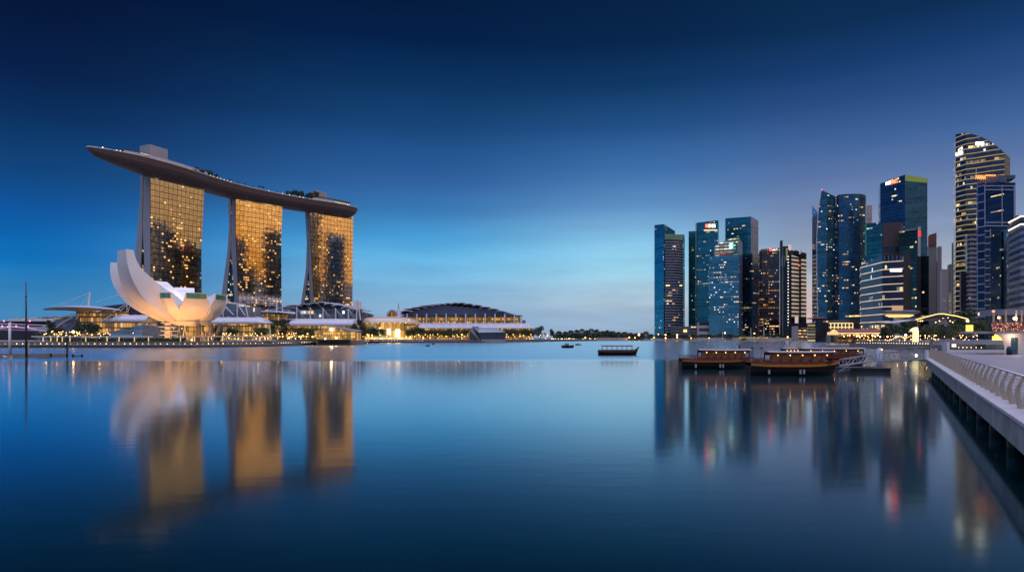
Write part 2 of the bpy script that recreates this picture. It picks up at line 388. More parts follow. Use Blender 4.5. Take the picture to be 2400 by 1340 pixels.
tag(MB().face([(-6000, -400, 0), (6000, -400, 0), (6000, 9000, 0), (-6000, 9000, 0)]).build('water', m), kind='structure')

SHORE = [(-225, 283), (-169, 281), (-141, 281), (-126, 314), (-121, 355), (-123, 397), (-125, 519), (-112, 562), (-75, 562), (-40, 590), (-6, 613), (45, 750), (120, 900), (228, 1038), (321, 964), (393, 843), (342, 675)]
LAND = [(x, y+7) for x, y in SHORE]
RB = [(250, 450), (205, 350), (172, 272), (150, 190), (116, 172)]
LZ = 2.7
land = MB().prism([(-6000, 300), (-700, 296)]+LAND+RB+[(116, 168), (900, 130), (6000, 100), (6000, 9000), (-6000, 9000)], -3, LZ)
M['land'] = mat('land_paving', (.16, .155, .15), .8, var=.25, scale=.08)
tag(land.build('ground', M['land']), kind='structure')
M['quay'] = mat('quay_stone', (.20, .18, .17), .7, var=.25, scale=.4)
tag(MB().prism([(-700, 289)]+SHORE[:14]+[(x, y+7.2) for x, y in reversed(SHORE[:14])]+[(-700, 296.2)], -3, 1.25).build('quay', M['quay']), kind='structure')
# pale stone edge of the quay
bm_ = MB()
for a, c in zip([(-700, 289)]+SHORE[:13], SHORE[:14]): bm_.bar((a[0], a[1]-.15, 1.28), (c[0], c[1]-.15, 1.28), .5, .35)
tag(bm_.build('quay_kerb', M['concrete']), kind='structure')

# small round lights set along the quay wall
def along(pts, step):
    out = []; acc = 0
    for a, c in zip(pts, pts[1:]):
        a, c = Vector(a), Vector(c); d = (c-a).length; s = acc
        while s < d: out.append(a+(c-a)*(s/d)); s += step
        acc = s-d
    return out
ql = tag(MB().ball((0, 0, 0), .17, n=6, m=4).build('quay_light', M['lamp_white']), 'small round white light set in the low quay wall of the far bank', 'light', 'quay wall lights along the left bank')
pts = along([(x, y+6.7) for x, y in [(-232, 283)]+SHORE[1:9]], 2.75)[:150]
first = True
for p in pts:
    q = (p.x+random.uniform(-.3, .3), p.y, 1.75)
    if first: ql.location = q; first = False
    else: copy_tree(ql, q, sc=random.choice((.6, .8, 1, 1, 1.25)))
# low hedge bed along the bank
def leafbox(mb, x0, x1, y0, y1, z0, z1, n, s=.35, rnd=random):
    for _ in range(n):
        c = Vector((rnd.uniform(x0, x1), rnd.uniform(y0, y1), rnd.uniform(z0, z1)))
        leaf(mb, c, s*rnd.uniform(.6, 1.3), rnd)
def leaf(mb, c, s, rnd=random):
    a = Vector((rnd.gauss(0, 1), rnd.gauss(0, 1), rnd.gauss(0, .7))).normalized(); d = a.orthogonal().normalized(); e = a.cross(d)
    t = rnd.uniform(0, 6.28); d, e = d*math.cos(t)+e*math.sin(t), e*math.cos(t)-d*math.sin(t)
    mb.face([c-d*s, c+e*s*.5, c+d*s, c-e*s*.5])
hb = MB().box(-180, -152, 294, 297, LZ, LZ+1.0)
leafbox(hb, -181, -151, 293.4, 297.5, LZ, LZ+1.6, 2600)
tag(hb.build('hedge', M['hedge']), 'long clipped green hedge on the quay below the white lotus building', 'hedge')
hb = MB().box(-215, -186, 298, 301, LZ, LZ+.9)
leafbox(hb, -216, -185, 297.4, 301.5, LZ, LZ+1.5, 2200)
tag(hb.build('hedge', M['hedge']), 'low green hedge behind the walkway canopy at far left', 'hedge')
hb = MB().box(-119, -98, 385, 389, LZ, LZ+.9)
leafbox(hb, -150, -122, 404, 409, LZ, LZ+1.6, 1800)
tag(hb.build('hedge', M['hedge']), 'dark hedge on the bank just left of the golden pavilion', 'hedge')

# ---------------------------------------------------------------- near promenade on the right
DZ = 1.74
QA, QD = Vector((4.06, 0)), Vector((.598, 1)).normalized()      # waterside edge of the deck
QN = Vector((QD.y, -QD.x))
def Q(s, o=0, z=0): p = QA+QD*s+QN*o; return Vector((p.x, p.y, z))
m, nt, n, l, b = newmat('deck_paving'); g = NG(nt)
ge = n.new('ShaderNodeNewGeometry'); mp = n.new('ShaderNodeMapping'); mp.inputs['Rotation'].default_value = (0, 0, math.atan2(QD.x, QD.y)); l.new(ge.outputs['Position'], mp.inputs[0])
br = n.new('ShaderNodeTexBrick'); br.inputs['Scale'].default_value = .5; br.inputs['Mortar Size'].default_value = .012; br.inputs['Color1'].default_value = (.22, .225, .25, 1); br.inputs['Color2'].default_value = (.29, .29, .315, 1); br.inputs['Mortar'].default_value = (.2, .12, .13, 1)
l.new(mp.outputs[0], br.inputs[0])
ns = n.new('ShaderNodeTexNoise'); ns.inputs['Scale'].default_value = .35; ns.inputs['Detail'].default_value = 6; l.new(ge.outputs['Position'], ns.inputs['Vector'])
mr = n.new('ShaderNodeMapRange'); l.new(ns.outputs[0], mr.inputs[0]); mr.inputs[1].default_value = .3; mr.inputs[2].default_value = .7; mr.inputs[3].default_value = .72; mr.inputs[4].default_value = 1.15
vs = n.new('ShaderNodeVectorMath'); vs.operation = 'SCALE'; l.new(br.outputs[0], vs.inputs[0]); l.new(mr.outputs[0], vs.inputs['Scale']); l.new(vs.outputs[0], b.inputs['Base Color'])
b.inputs['Roughness'].default_value = .5
M['deck'] = m
e0, e1 = Q(-20), Q(97)
deckpoly = [(e0.x+.05, e0.y), (e1.x+.05, e1.y), (116, 168), (900, 130), (900, e0.y)]
tag(MB().prism(deckpoly, DZ-.5, DZ).build('boardwalk', m), kind='structure')
# stone fascia panels along the deck edge
M['fascia'] = None
m, nt, n, l, b = newmat('fascia_stone'); g = NG(nt)
uv = n.new('ShaderNodeUVMap'); br = n.new('ShaderNodeTexBrick'); br.inputs['Scale'].default_value = 1; br.offset = 0; br.inputs['Brick Width'].default_value = 1.6; br.inputs['Row Height'].default_value = 4; br.inputs['Mortar Size'].default_value = .02
br.inputs['Color1'].default_value = (.13, .155, .18, 1); br.inputs['Color2'].default_value = (.20, .225, .25, 1); br.inputs['Mortar'].default_value = (.05, .05, .06, 1); l.new(uv.outputs[0], br.inputs[0])
ge = n.new('ShaderNodeNewGeometry'); ns = n.new('ShaderNodeTexNoise'); ns.inputs['Scale'].default_value = 1.1; ns.inputs['Detail'].default_value = 6; l.new(ge.outputs['Position'], ns.inputs['Vector'])
mr = n.new('ShaderNodeMapRange'); l.new(ns.outputs[0], mr.inputs[0]); mr.inputs[1].default_value = .3; mr.inputs[2].default_value = .75; mr.inputs[3].default_value = .6; mr.inputs[4].default_value = 1.2
vs = n.new('ShaderNodeVectorMath'); vs.operation = 'SCALE'; l.new(br.outputs[0], vs.inputs[0]); l.new(mr.outputs[0], vs.inputs['Scale']); l.new(vs.outputs[0], b.inputs['Base Color']); b.inputs['Roughness'].default_value = .6
M['fascia'] = m
fm = MB()
q = [Q(-20, -.02), Q(97, -.02), Q(97, .3), Q(-20, .3)]
fm.prism([(p.x, p.y) for p in q], DZ-.90, DZ+.02)
tag(fm.build('boardwalk_fascia', m), kind='structure')
M['ledge'] = mat('ledge_stone', (.42, .42, .45), .55, var=.22, scale=1.5)
lm = MB(); ls = -20
while ls < 97:                              # coping stones with open joints
    q = [Q(ls, -.10), Q(ls+1.585, -.10), Q(ls+1.585, .78), Q(ls, .78)]; lm.prism([(p.x, p.y) for p in q], DZ+.025, DZ+.14); ls += 1.6
tag(lm.build('boardwalk_kerb', M['ledge']), kind='structure')
# dark underside beams and piles
ub = MB()
for k in range(30):
    a, c = Q(-6+k*3.6, .4), Q(-6+k*3.6, 9); ub.bar((a.x, a.y, DZ-.75), (c.x, c.y, DZ-.75), .5, .5)
tag(ub.build('boardwalk_underside', M['stone']), kind='structure')
pm = MB().tube([(0, 0, -2), (0, 0, DZ-.55)], .34, 10)
m, nt, n, l, b = newmat('pile_concrete'); g = NG(nt)
ge = n.new('ShaderNodeNewGeometry'); sp = n.new('ShaderNodeSeparateXYZ'); l.new(ge.outputs['Position'], sp.inputs[0]); ns = n.new('ShaderNodeTexNoise'); ns.inputs['Scale'].default_value = 2.5; ns.inputs['Detail'].default_value = 5; l.new(ge.outputs['Position'], ns.inputs['Vector'])
tide = n.new('ShaderNodeMapRange'); l.new(g.m('ADD', sp.outputs[2], g.m('MULTIPLY', g.m('SUBTRACT', ns.outputs[0], .5), .35)), tide.inputs[0]); tide.inputs[1].default_value = .38; tide.inputs[2].default_value = .5
l.new(g.mix(tide.outputs[0], (.035, .04, .03), (.30, .29, .28)), b.inputs['Base Color']); b.inputs['Roughness'].default_value = .7     # algae up to the tide line
pile = tag(pm.build('concrete_pile', m, smooth=False), 'round concrete pile standing in dark water under the near boardwalk', 'pile', 'piles under the boardwalk')
k = 0
for s in range(17):
    for o in (.8, 4.5):
        q = Q(3+s*5.6, o)
        if k == 0: pile.location = q; k = 1
        else: copy_tree(pile, q)
# railing: curved plate posts, eight wires, steel handrail
rl = thing('railing', 'long steel railing with curved bronze posts and thin wires along the near boardwalk', 'railing', Q(20, .55, DZ+.14))
M['bronze'] = mat('bronze_plate', (.56, .43, .31), .4, .15, var=.15, scale=2)
M['steel'] = mat('steel', (.6, .6, .62), .3, .8, var=.05)
def post_shape(t):                        # 0..1 up the post -> (offset towards the water, height)
    return (-.16*math.sin(math.pi*min(1, t*1.05))+.05*t, t*1.2)
pb = MB(); rings = []
for i in range(11):
    o, z = post_shape(i/10); w = lerp(.24, .10, i/10); th = .035
    c0 = Q(0, o, z)-Q(0, 0, 0); d3 = Vector((QD.x, QD.y, 0)); n3 = Vector((QN.x, QN.y, 0))
    rings.append([c0+d3*th*a+n3*w*.5*e for a, e in ((-1, -1), (1, -1), (1, 1), (-1, 1))])
pb.loft(rings)
post0 = pb.build('post', M['bronze']); post0.parent = rl
NP = 42
base = Q(20, .55, DZ+.14)
for k in range(NP):
    q = Q(16+k*1.98, .55, DZ+.14)-base
    o = post0 if k == 0 else post0.copy()
    if k: COL.objects.link(o); o.parent = rl
    o.location = q
for j in range(8):
    o, z = post_shape(.12+j*.105)
    MB().tube([Q(14, .55+o-.03, DZ+.14+z), Q(97, .55+o-.03, DZ+.14+z)], .010, 5).build('wire', M['steel'], rl)
o, z = post_shape(1); MB().tube([Q(14, .55+o, DZ+.14+z), Q(97, .55+o, DZ+.14+z)], .035, 8).build('handrail', M['steel'], rl, smooth=True)
# ================================================================ three hotel towers and the roof park
M['hotel_glass'] = facade('hotel_glass', (.80, .70, .56), span=(.10, .08, .06), fh=6.2, cw=5.8, sh=.07, mw=.085, lit=.0, row=0, metal=.92, rough=.05, seed=3, jitter=.030)
def hotel_glass(name, seed, lit, row, lean=(0, 0, -.06), face=(0, -1, 0)):
    # mirror-gold curtain wall: coarse dark grid, fine lines, room lights behind
    m, nt, n, l, b = newmat(name); g = NG(nt)
    uv = n.new('ShaderNodeUVMap'); sp = n.new('ShaderNodeSeparateXYZ'); l.new(uv.outputs[0], sp.inputs[0]); u, v = sp.outputs[0], sp.outputs[1]
    FW, FH = 2.9, 3.4
    cu, cv = g.m('DIVIDE', u, FW), g.m('DIVIDE', v, FH)
    iu, iv, fu, fv = g.m('FLOOR', cu), g.m('FLOOR', cv), g.m('FRACT', cu), g.m('FRACT', cv)
    Fu, Fv = g.m('FRACT', g.m('DIVIDE', u, FW*2)), g.m('FRACT', g.m('DIVIDE', v, FH*2))
    w1, c1 = g.white(g.comb(iu, iv, seed+.5)); s = n.new('ShaderNodeSeparateXYZ'); l.new(c1, s.inputs[0])
    w3, _ = g.white(g.comb(g.m('FLOOR', g.m('DIVIDE', iu, 3)), iv, seed+5.5))
    zn = n.new('ShaderNodeTexNoise'); zn.inputs['Scale'].default_value = 1; zn.inputs['Detail'].default_value = 1; l.new(g.comb(g.m('DIVIDE', u, 14), g.m('DIVIDE', v, 26), seed*2.7), zn.inputs['Vector'])
    # more rooms lit low down on the far side of each face
    up = g.m('SUBTRACT', 1, g.m('MULTIPLY', v, 1/230)); zone = g.m('MULTIPLY', g.m('GREATER_THAN', zn.outputs[0], .47), up)
    L = g.m('MAXIMUM', g.m('LESS_THAN', w1, g.m('MULTIPLY', zone, lit)), g.m('LESS_THAN', w3, g.m('MULTIPLY', zone, row)))
    rect = g.m('MULTIPLY', g.m('MULTIPLY', g.m('GREATER_THAN', fu, .15), g.m('GREATER_THAN', fv, .28)), g.m('LESS_THAN', fv, .88))
    E = g.m('MULTIPLY', g.m('MULTIPLY', L, rect), g.m('ADD', .3, s.outputs[1]))
    grid = g.m('MAXIMUM', g.m('LESS_THAN', Fu, .10), g.m('LESS_THAN', Fv, .12))
    fine = g.m('MULTIPLY', g.m('MAXIMUM', g.m('LESS_THAN', fu, .10), g.m('LESS_THAN', fv, .12)), .35)
    gm = g.m('MAXIMUM', grid, fine)
    pv = g.m('ADD', .78, g.m('MULTIPLY', s.outputs[2], .28)); vs = n.new('ShaderNodeVectorMath'); vs.operation = 'SCALE'; vs.inputs[0].default_value = (.78, .66, .50); l.new(pv, vs.inputs['Scale'])
    l.new(g.mix(gm, vs.outputs[0], (.10, .085, .07)), b.inputs['Base Color'])
    b.inputs['Metallic'].default_value = 1; b.inputs['Roughness'].default_value = .06
    b.inputs['Emission Color'].default_value = (1, .50, .13, 1); l.new(g.m('MULTIPLY', E, 1.2), b.inputs['Emission Strength'])
    ge = n.new('ShaderNodeNewGeometry')
    a = n.new('ShaderNodeVectorMath'); a.operation = 'SUBTRACT'; l.new(c1, a.inputs[0]); a.inputs[1].default_value = (.5, .5, .5)
    k = n.new('ShaderNodeVectorMath'); k.operation = 'MULTIPLY'; l.new(a.outputs[0], k.inputs[0]); k.inputs[1].default_value = (.009, .009, .009)
    sd_ = n.new('ShaderNodeVectorMath'); l.new(k.outputs[0], sd_.inputs[0]); sd_.inputs[1].default_value = lean   # panes lean slightly forward
    s2 = n.new('ShaderNodeVectorMath'); l.new(sd_.outputs[0], s2.inputs[0]); s2.inputs[1].default_value = face
    nn = n.new('ShaderNodeVectorMath'); nn.operation = 'NORMALIZE'; l.new(s2.outputs[0], nn.inputs[0]); l.new(nn.outputs[0], b.inputs['Normal'])
    m.cycles.emission_sampling = 'NONE'; return m
M['atrium'] = facade('atrium_glass', (.02, .018, .02), fh=3.6, cw=3.2, sh=.3, mw=.2, lit=.16, row=.06, es=1.3, coolness=.05, metal=.3, seed=40, jitter=0)
M['crown_glass'] = facade('crown_glass', (.42, .44, .36), span=(.35, .36, .3), fh=7, cw=5, sh=.06, mw=.08, lit=.1, row=0, es=1.2, coolness=.1, metal=.25, rough=.3, seed=41, jitter=0)
M['crown_lit'] = facade('crown_lit_glass', (.5, .42, .25), fh=8, cw=2.6, sh=.1, mw=.12, lit=1.4, row=1, es=1.1, warm=(1, .6, .2), coolness=0, metal=.25, rough=.3, seed=42, jitter=0)
ZT = 195.0
def hotel(left, right, ends, crown, label, seed, lit, row, crown_m, yaw=0):
    """left/right: [(row y, px)] of the glass face edges; ends: [(y, w0 back-leg outer px, gap right px, gap left px)]"""
    YL = F*(ZT-H)/(HOR-left[0][0]); YR = F*(ZT-H)/(HOR-right[0][0])
    def edge(tab, Y, z):
        y = HOR-(z-H)*F/Y; return Vector((PX(interp([(a, b) for a, b in tab], y), Y), Y))
    NZ = 16; zs = [2+(ZT-2)*k/NZ for k in range(NZ+1)]
    Lp = [edge(left, YL, z) for z in zs]; Rp = [edge(right, YR, z) for z in zs]
    d = (Rp[-1]-Lp[-1]).normalized(); back = Vector((-d.y, d.x))
    if back.y < 0: back = -back
    root = thing('hotel_tower', label, 'skyscraper', (Lp[0].x, Lp[0].y, 2), 'three leaning hotel towers')
    wid = (Rp[-1]-Lp[-1]).length
    gl = MB()
    for k in range(NZ):
        gl.face([(*Lp[k], zs[k]), (*Rp[k], zs[k]), (*Rp[k+1], zs[k+1]), (*Lp[k+1], zs[k+1])], [(0, zs[k]), (wid, zs[k]), (wid, zs[k+1]), (0, zs[k+1])])
    gl.build('glass_front', hotel_glass('hotel_mirror_glass', seed, lit, row, (-d.x*yaw, -d.y*yaw, -.06), (-back.x, -back.y, 0)), root)
    def w_of(px, p):                       # distance back along the end wall at which it projects to column px
        k = (px-1200)/F; den = back.x-k*back.y
        return max(.3, (k*p.y-p.x)/den)
    rows_f, rows_r = [], []
    for k, z in enumerate(zs):
        y = HOR-(z-H)*F/YL
        wo = w_of(interp([(a, e[0]) for a, *e in ends], y), Lp[k]); g1 = w_of(interp([(a, e[1]) for a, *e in ends], y), Lp[k]); g2 = w_of(interp([(a, e[2]) for a, *e in ends], y), Lp[k])
        rows_f.append((.25, g1)); rows_r.append((min(g2, wo-1), wo))
    def slab(rows, name, m):
        mb = MB(); rings = []
        for k, z in enumerate(zs):
            a, c = rows[k]; q = [Lp[k]+back*a, Rp[k]+back*a, Rp[k]+back*c, Lp[k]+back*c]
            rings.append([(p.x, p.y, z) for p in q])
        mb.loft(rings); return mb.build(name, m, root)
    slab(rows_f, 'front_slab', M['hotel_wall']); slab(rows_r, 'rear_slab', M['hotel_wall'])
    mb = MB(); rings = []
    for k, z in enumerate(zs):
        a, c = rows_f[k][1]-.2, rows_r[k][0]+.2
        if c-a > .6: rings.append([(p.x, p.y, z) for p in (Lp[k]+back*a+d*1.5, Rp[k]+back*a-d*1.5, Rp[k]+back*c-d*1.5, Lp[k]+back*c+d*1.5)])
    mb.loft(rings)
    # give the atrium wall a metric uv
    mb.uv = [[((Vector(mb.v[i]).xy-Lp[0]).dot(back)+(Vector(mb.v[i]).xy-Lp[0]).dot(d), mb.v[i][2]) for i in f] for f in mb.f]
    mb.build('atrium_glass', M['atrium'], root)
    # screen at the top, hiding the belly of the roof park
    c0, c1 = crown
    a = Lp[-1]+d*c0*wid-back*.3; e = Lp[-1]+d*c1*wid-back*.3
    cm = MB().prism([(a.x, a.y), (e.x, e.y), ((e+back*3).x, (e+back*3).y), ((a+back*3).x, (a+back*3).y)], ZT-4, ZT+3.2)
    cm.build('crown_screen', crown_m, root)
    e2 = e+d*.1
    MB().prism([((e2).x, e2.y), ((e2+d*1).x, (e2+d*1).y), ((e2+d*1+back*2).x, (e2+d*1+back*2).y), ((e2+back*2).x, (e2+back*2).y)], ZT-3, ZT+5).build('fin', M['white_paint'], root)
    # neck between tower and roof park
    nk = [Lp[-1]+d*5+back*4, Rp[-1]-d*5+back*4, Rp[-1]-d*5+back*14, Lp[-1]+d*5+back*14]
    MB().prism([(p.x, p.y) for p in nk], ZT-.1, ZT+9).build('neck', M['dark_metal'], root)
    # maintenance gondola rail
    for (fu, fz, w) in ((.12, .36, 9), (.5, .30, 8)) if seed != 11 else ():
        a = Lp[int(fz*NZ)]+d*(fu*wid)-back*.8
        MB().obox(a+d*w/2, d, w, 1.2, fz*ZT, fz*ZT+1.6).build('cradle', M['dark_metal'], root)
    return root, Lp, Rp, d, back
hotel([(408, 352), (654, 353), (790, 355)], [(439, 479), (515, 475.5), (590, 472), (690, 472.5), (790, 474)],
      [(408, 329, 338, 336), (450, 328.5, 336, 334), (540, 322, 334.5, 333), (588, 317, 337, 331), (690, 309, 341, 325), (790, 301, 344, 318)],
      (.0, .92), 'leftmost of the three glass hotel towers, rising behind the white lotus building', 11, .16, .05, M['crown_glass'], -.03)
hotel([(461, 552), (552, 552), (690, 558), (730, 560), (790, 563)], [(480, 662), (562, 659), (720, 660), (790, 661)],
      [(461, 534, 544, 541), (520, 537, 543, 541), (585, 533, 542, 540), (692, 518.5, 549, 530), (790, 505, 555, 521)],
      (.02, .93), 'middle hotel tower of three with a glowing gold band under the roof park', 12, .2, .08, M['crown_lit'])
hotel([(492, 726), (565, 728), (704, 735), (790, 740)], [(508, 828), (562, 827), (720, 826), (790, 826.5)],
      [(495, 715, 722.5, 721), (565, 719, 723.5, 722.5), (630, 717, 723, 722), (706, 705.5, 727, 713), (790, 696, 731, 704)],
      (.03, .95), 'rightmost of the three hotel towers, its face mostly golden', 13, .12, .04, M['crown_glass'], -.063)

# ---- the long roof park, shaped like a ship hull
TOP = 207.0
sp_front = [(203, 345), (212, 344.8), (235, 348), (260, 352), (300, 359.5), (340, 368), (400, 384), (440, 396), (480, 409), (520, 421.5), (560, 433), (600, 442.5), (640, 451), (680, 459), (720, 466), (760, 472), (800, 478.5), (825, 484), (838, 488)]
fr = []
for px, py in smooth_tab(sp_front, 5):
    Y = F*(TOP-H)/(HOR-py); fr.append(Vector((PX(px, Y), Y)))
park = thing('roof_park', 'long dark ship-shaped roof park lying across the tops of the three hotel towers', 'roof park', (fr[40].x, fr[40].y, TOP-15))
tot = [0]
for a, c in zip(fr, fr[1:]): tot.append(tot[-1]+(c-a).length)
Ltot = tot[-1]; rings = []; rimpts = []; backrim = []
for i, p in enumerate(fr):
    t = (fr[min(i+1, len(fr)-1)]-fr[max(i-1, 0)]).normalized(); nb = Vector((-t.y, t.x))
    if nb.y < 0: nb = -nb
    s = tot[i]; a = min(1, s/95); e = min(1, (Ltot-s)/7.0)
    wtip = max(.10, math.sin(a*math.pi/2)**.55); wend = max(.12, math.sqrt(max(0, 1-(1-e)**2)))
    wd = 38*wtip*(.35+.65*wend); dp = 15.5*max(.16, min(1, s/62)**.36)*(.45+.55*wend)
    ring = []
    for k in range(13):
        th = math.pi*k/12
        ring.append((*(p+nb*(wd/2-wd/2*math.cos(th))), TOP-dp*math.sin(th)**.62))
    rings.append(ring); rimpts.append((*p, TOP)); backrim.append((*(p+nb*wd), TOP))
hull = MB(); hull.loft([list(reversed(r)) for r in rings], closed=True, caps=True); hull.build('hull', M['hull_skin'], park, smooth=False, recalc=True)
MB().tube([Vector(p)+Vector((0, 0, .25)) for p in rimpts], .75, 6).build('rim', M['deck_rim'], park, smooth=True)
def park_pt(px, back=0, z=TOP):            # point on the deck edge in photo column px, moved back across the deck
    best = min(range(len(fr)), key=lambda i: abs(1200+F*fr[i].x/fr[i].y-px)); i = best
    t = (fr[min(i+1, len(fr)-1)]-fr[max(i-1, 0)]).normalized(); nb = Vector((-t.y, t.x)); nb = nb if nb.y > 0 else -nb
    p = fr[i]+nb*back; return Vector((p.x, p.y, z)), t, nb
def wall_run(px0, px1, back, z0, z1, name, m, th=.6, parent=park):
    mb = MB(); n = 10; prev = None; rr = []
    for k in range(n+1):
        p, t, nb = park_pt(lerp(px0, px1, k/n), back); q = p.xy+nb*th
        rr.append([(*p.xy, z0), (*q, z0), (*q, z1), (*p.xy, z1)])
    mb.loft(rr); return mb.build(name, m, parent)
M['parapet'] = mat('parapet', (.55, .53, .53), .5, var=.12, scale=.3)
M['parapet_lights'] = facade('terrace_glass', (.25, .2, .16), fh=2.2, cw=2, sh=.2, mw=.2, lit=.35, row=.3, es=1.6, coolness=.2, metal=.3, seed=50, jitter=0)
wall_run(292, 345, 1.2, TOP, TOP+3.2, 'parapet', M['parapet']); wall_run(352, 492, 1.2, TOP, TOP+4.2, 'parapet', M['parapet'])
wall_run(733, 788, 1.2, TOP, TOP+4.0, 'parapet', M['parapet'])
wall_run(303, 344, 12, TOP+.1, TOP+7.0, 'restaurant', M['roof_dark'], 10); wall_run(328, 352, 1.4, TOP+3, TOP+6, 'restaurant_window', M['parapet_lights'], .8)
wall_run(360, 470, 14, TOP+.1, TOP+6.4, 'pavilion_roof', M['roof_dark'], 10)
wall_run(740, 826, 6, TOP+.1, TOP+6.2, 'terrace_bar', M['parapet_lights'], 6); wall_run(738, 830, 4.5, TOP+6.3, TOP+7.0, 'terrace_roof', mat('timber_roof', (.16, .09, .06), .6), 9)
for (x0, x1, bk, wd, z1) in ((357, 411, 12, 17, TOP+19.5), (745, 781, 12, 17, TOP+17)):
    p, t, nb = park_pt((x0+x1)/2, bk); w = (PX(x1, p.y)-PX(x0, p.y))*.86
    c = p.xy+nb*wd/2
    mb = MB().obox(c, t, w, wd, TOP+.1, z1); mb.build('lift_core', M['hotel_wall'], park)
# glints along the rim
lt = MB().ball((0, 0, 0), .45, n=6, m=4)
dl = tag(lt.build('deck_light', M['lamp_white']), 'tiny white light along the edge of the roof park', 'light', 'roof park edge lights')
for i, px in enumerate((206, 272, 276, 281, 494, 503, 509, 518, 527, 536, 547, 632, 665, 677, 700, 714, 752, 757, 815, 821)):
    p, t, nb = park_pt(px, 2 if i else .3); q = p+Vector((0, 0, 1.6 if i else .6))
    if i == 0: dl.location = q
    else: copy_tree(dl, q)
q, t, nb = park_pt(243, 14); mp_ = thing('light_pole', 'thin pole with one white light on the pointed end of the roof park', 'light pole', q)
MB().tube([q, q+Vector((0, 0, 4.5))], .12, 5).build('pole', M['dark_metal'], mp_); MB().ball(q+Vector((0, 0, 4.8)), .55, n=6, m=4).build('lamp', M['lamp_cool'], mp_)

# ================================================================ white lotus museum
MC = Vector((PX(441, 325), 325.0)); MZ = LZ
mus = thing('lotus_museum', 'white lotus-shaped museum with upswept petals lit golden from below', 'museum', (MC.x, MC.y, MZ))
M['skylight'] = facade('skylight_glass', (.10, .34, .24), span=(.06, .2, .14), fh=9, cw=.9, sh=.02, mw=.16, lit=0, row=0, metal=.55, rough=.15, seed=60, jitter=0)
def petal(azd, table, label=None, sky=True, seg=4):
    """azd: degrees from the camera-facing direction, + to the right. rows: (r_out, z_out, hw_out, r_in, z_in, hw_in)"""
    a = R(azd+26.8); u = Vector((math.sin(a), -math.cos(a))); v = Vector((math.cos(a), math.sin(a)))
    tb = [(ro*.92, zo, ho*.9, ri*.92, zi, hi*.9) for ro, zo, ho, ri, zi, hi in smooth_tab(table, seg)]; mb = MB(); ids = []
    for (ro, zo, ho, ri, zi, hi) in tb:
        pts = [MC+u*ro-v*ho, MC+u*(ro+.35)+v*0, MC+u*ro+v*ho, MC+u*ri+v*hi, MC+u*ri-v*hi]
        zz = [zo, zo, zo, zi, zi]
        ids.append([(p.x, p.y, z) for p, z in zip(pts, zz)])
    # separate strips so that each face stays smooth along its length but creased at the edges
    for (i, j) in ((0, 1), (1, 2), (2, 3), (3, 4), (4, 0)):
        mb.loft([[r[i], r[j]] for r in ids], closed=False, caps=False)
    mb.face(ids[-1]); mb.face(list(reversed(ids[0])))
    o = mb.build('petal', M['white_shell'], mus, smooth=True, recalc=False)
    me = o.data
    if label: o['label'] = label
    # skylight on the cut top
    if sky:
        ro, zo, ho, ri, zi, hi = tb[-1]
        s = MB(); zb, zt = zo-2.75, zo-.35; w = ho-.35
        r2 = ro+.06
        q = [MC+u*r2-v*w, MC+u*(r2+.36), MC+u*r2+v*w, MC+u*(r2-.4)+v*w, MC+u*(r2-.4)-v*w]
        s.prism([(p.x, p.y) for p in q], zb, zt); s.build('skylight', M['skylight'], o)
    return o
short = [(1.5, 11.2, 1.2, .5, 12.5, .5), (9, 12.3, 4.6, 2.0, 15, .9), (14, 15.4, 7.0, 5, 19, 2.4), (16.6, 18.4, 7.9, 8, 21.5, 4), (18.1, 21.4, 6.8, 11, 23.2, 4.6), (18.8, 23.0, 6.0, 15, 24.8, 5.0), (18.95, 23.2, 5.9, 15.3, 25, 5.0), (19.15, 26.3, 5.3, 18.3, 26.35, 5.2)]
for az_, sk in ((-39, True), (12, True), (57, True)):
    petal(az_, short, sky=sk)
petal(101, [(a, c, e, f, g_, h_) for a, c, e, f, g_, h_ in short], sky=True)
def stretched(k, rk): return [(r*rk, 12+(z-12)*k, hw*.95, ri*rk, 12+(zi-12)*k, hi) for r, z, hw, ri, zi, hi in short]
petal(143, short, sky=False); petal(186, stretched(1.32, 1.0), sky=False); petal(-133, stretched(1.5, 1.05), sky=False)
big = [(3, 11.2, 2, .5, 13, 1), (9, 12.0, 6.0, 1, 16, 3), (16, 15.4, 8.2, 2, 20, 5), (24.9, 22.6, 8.8, 8, 25, 7), (30.3, 31.3, 8.2, 18, 31.6, 7.6), (32.8, 39.9, 7.0, 27, 40.1, 6.6), (33.2, 48.3, 5.6, 29.6, 48.3, 5.2)]
big = [(r, 11+(z-11)*.93, hw, ri, 11+(zi-11)*.93, hi) for r, z, hw, ri, zi, hi in big]
bp_ = petal(-66, big, 'tallest petal, sweeping up at the left', sky=False, seg=6)
a_ = R(-66+26.8); u_ = Vector((math.sin(a_), -math.cos(a_))); v_ = Vector((math.cos(a_), math.sin(a_)))
def on_petal(z, s_): r_ = .92*interp([(q[1], q[0]) for q in big], z)+.42; p = MC+u_*r_+v_*s_; return Vector((p.x, p.y, z))
tri = [on_petal(23.4, -2.6), on_petal(20.2, -2.9), on_petal(18.6, 2.6)]; inn = [p-Vector((u_.x, u_.y, 0))*.6 for p in tri]
op = MB(); op.face(tri); [op.face([tri[i], tri[(i+1) % 3], inn[(i+1) % 3], inn[i]]) for i in range(3)]
op.build('side_opening', mat('opening_reveal', (.42, .42, .5), .5), bp_)
big2 = [(r*1.09, 11+(z-11)*.86, hw*.9, ri*1.08, 11+(zi-11)*.86, hi*.9) for r, z, hw, ri, zi, hi in big]
petal(-97, big2, 'tall shaded petal behind the tallest one', sky=False, seg=6)
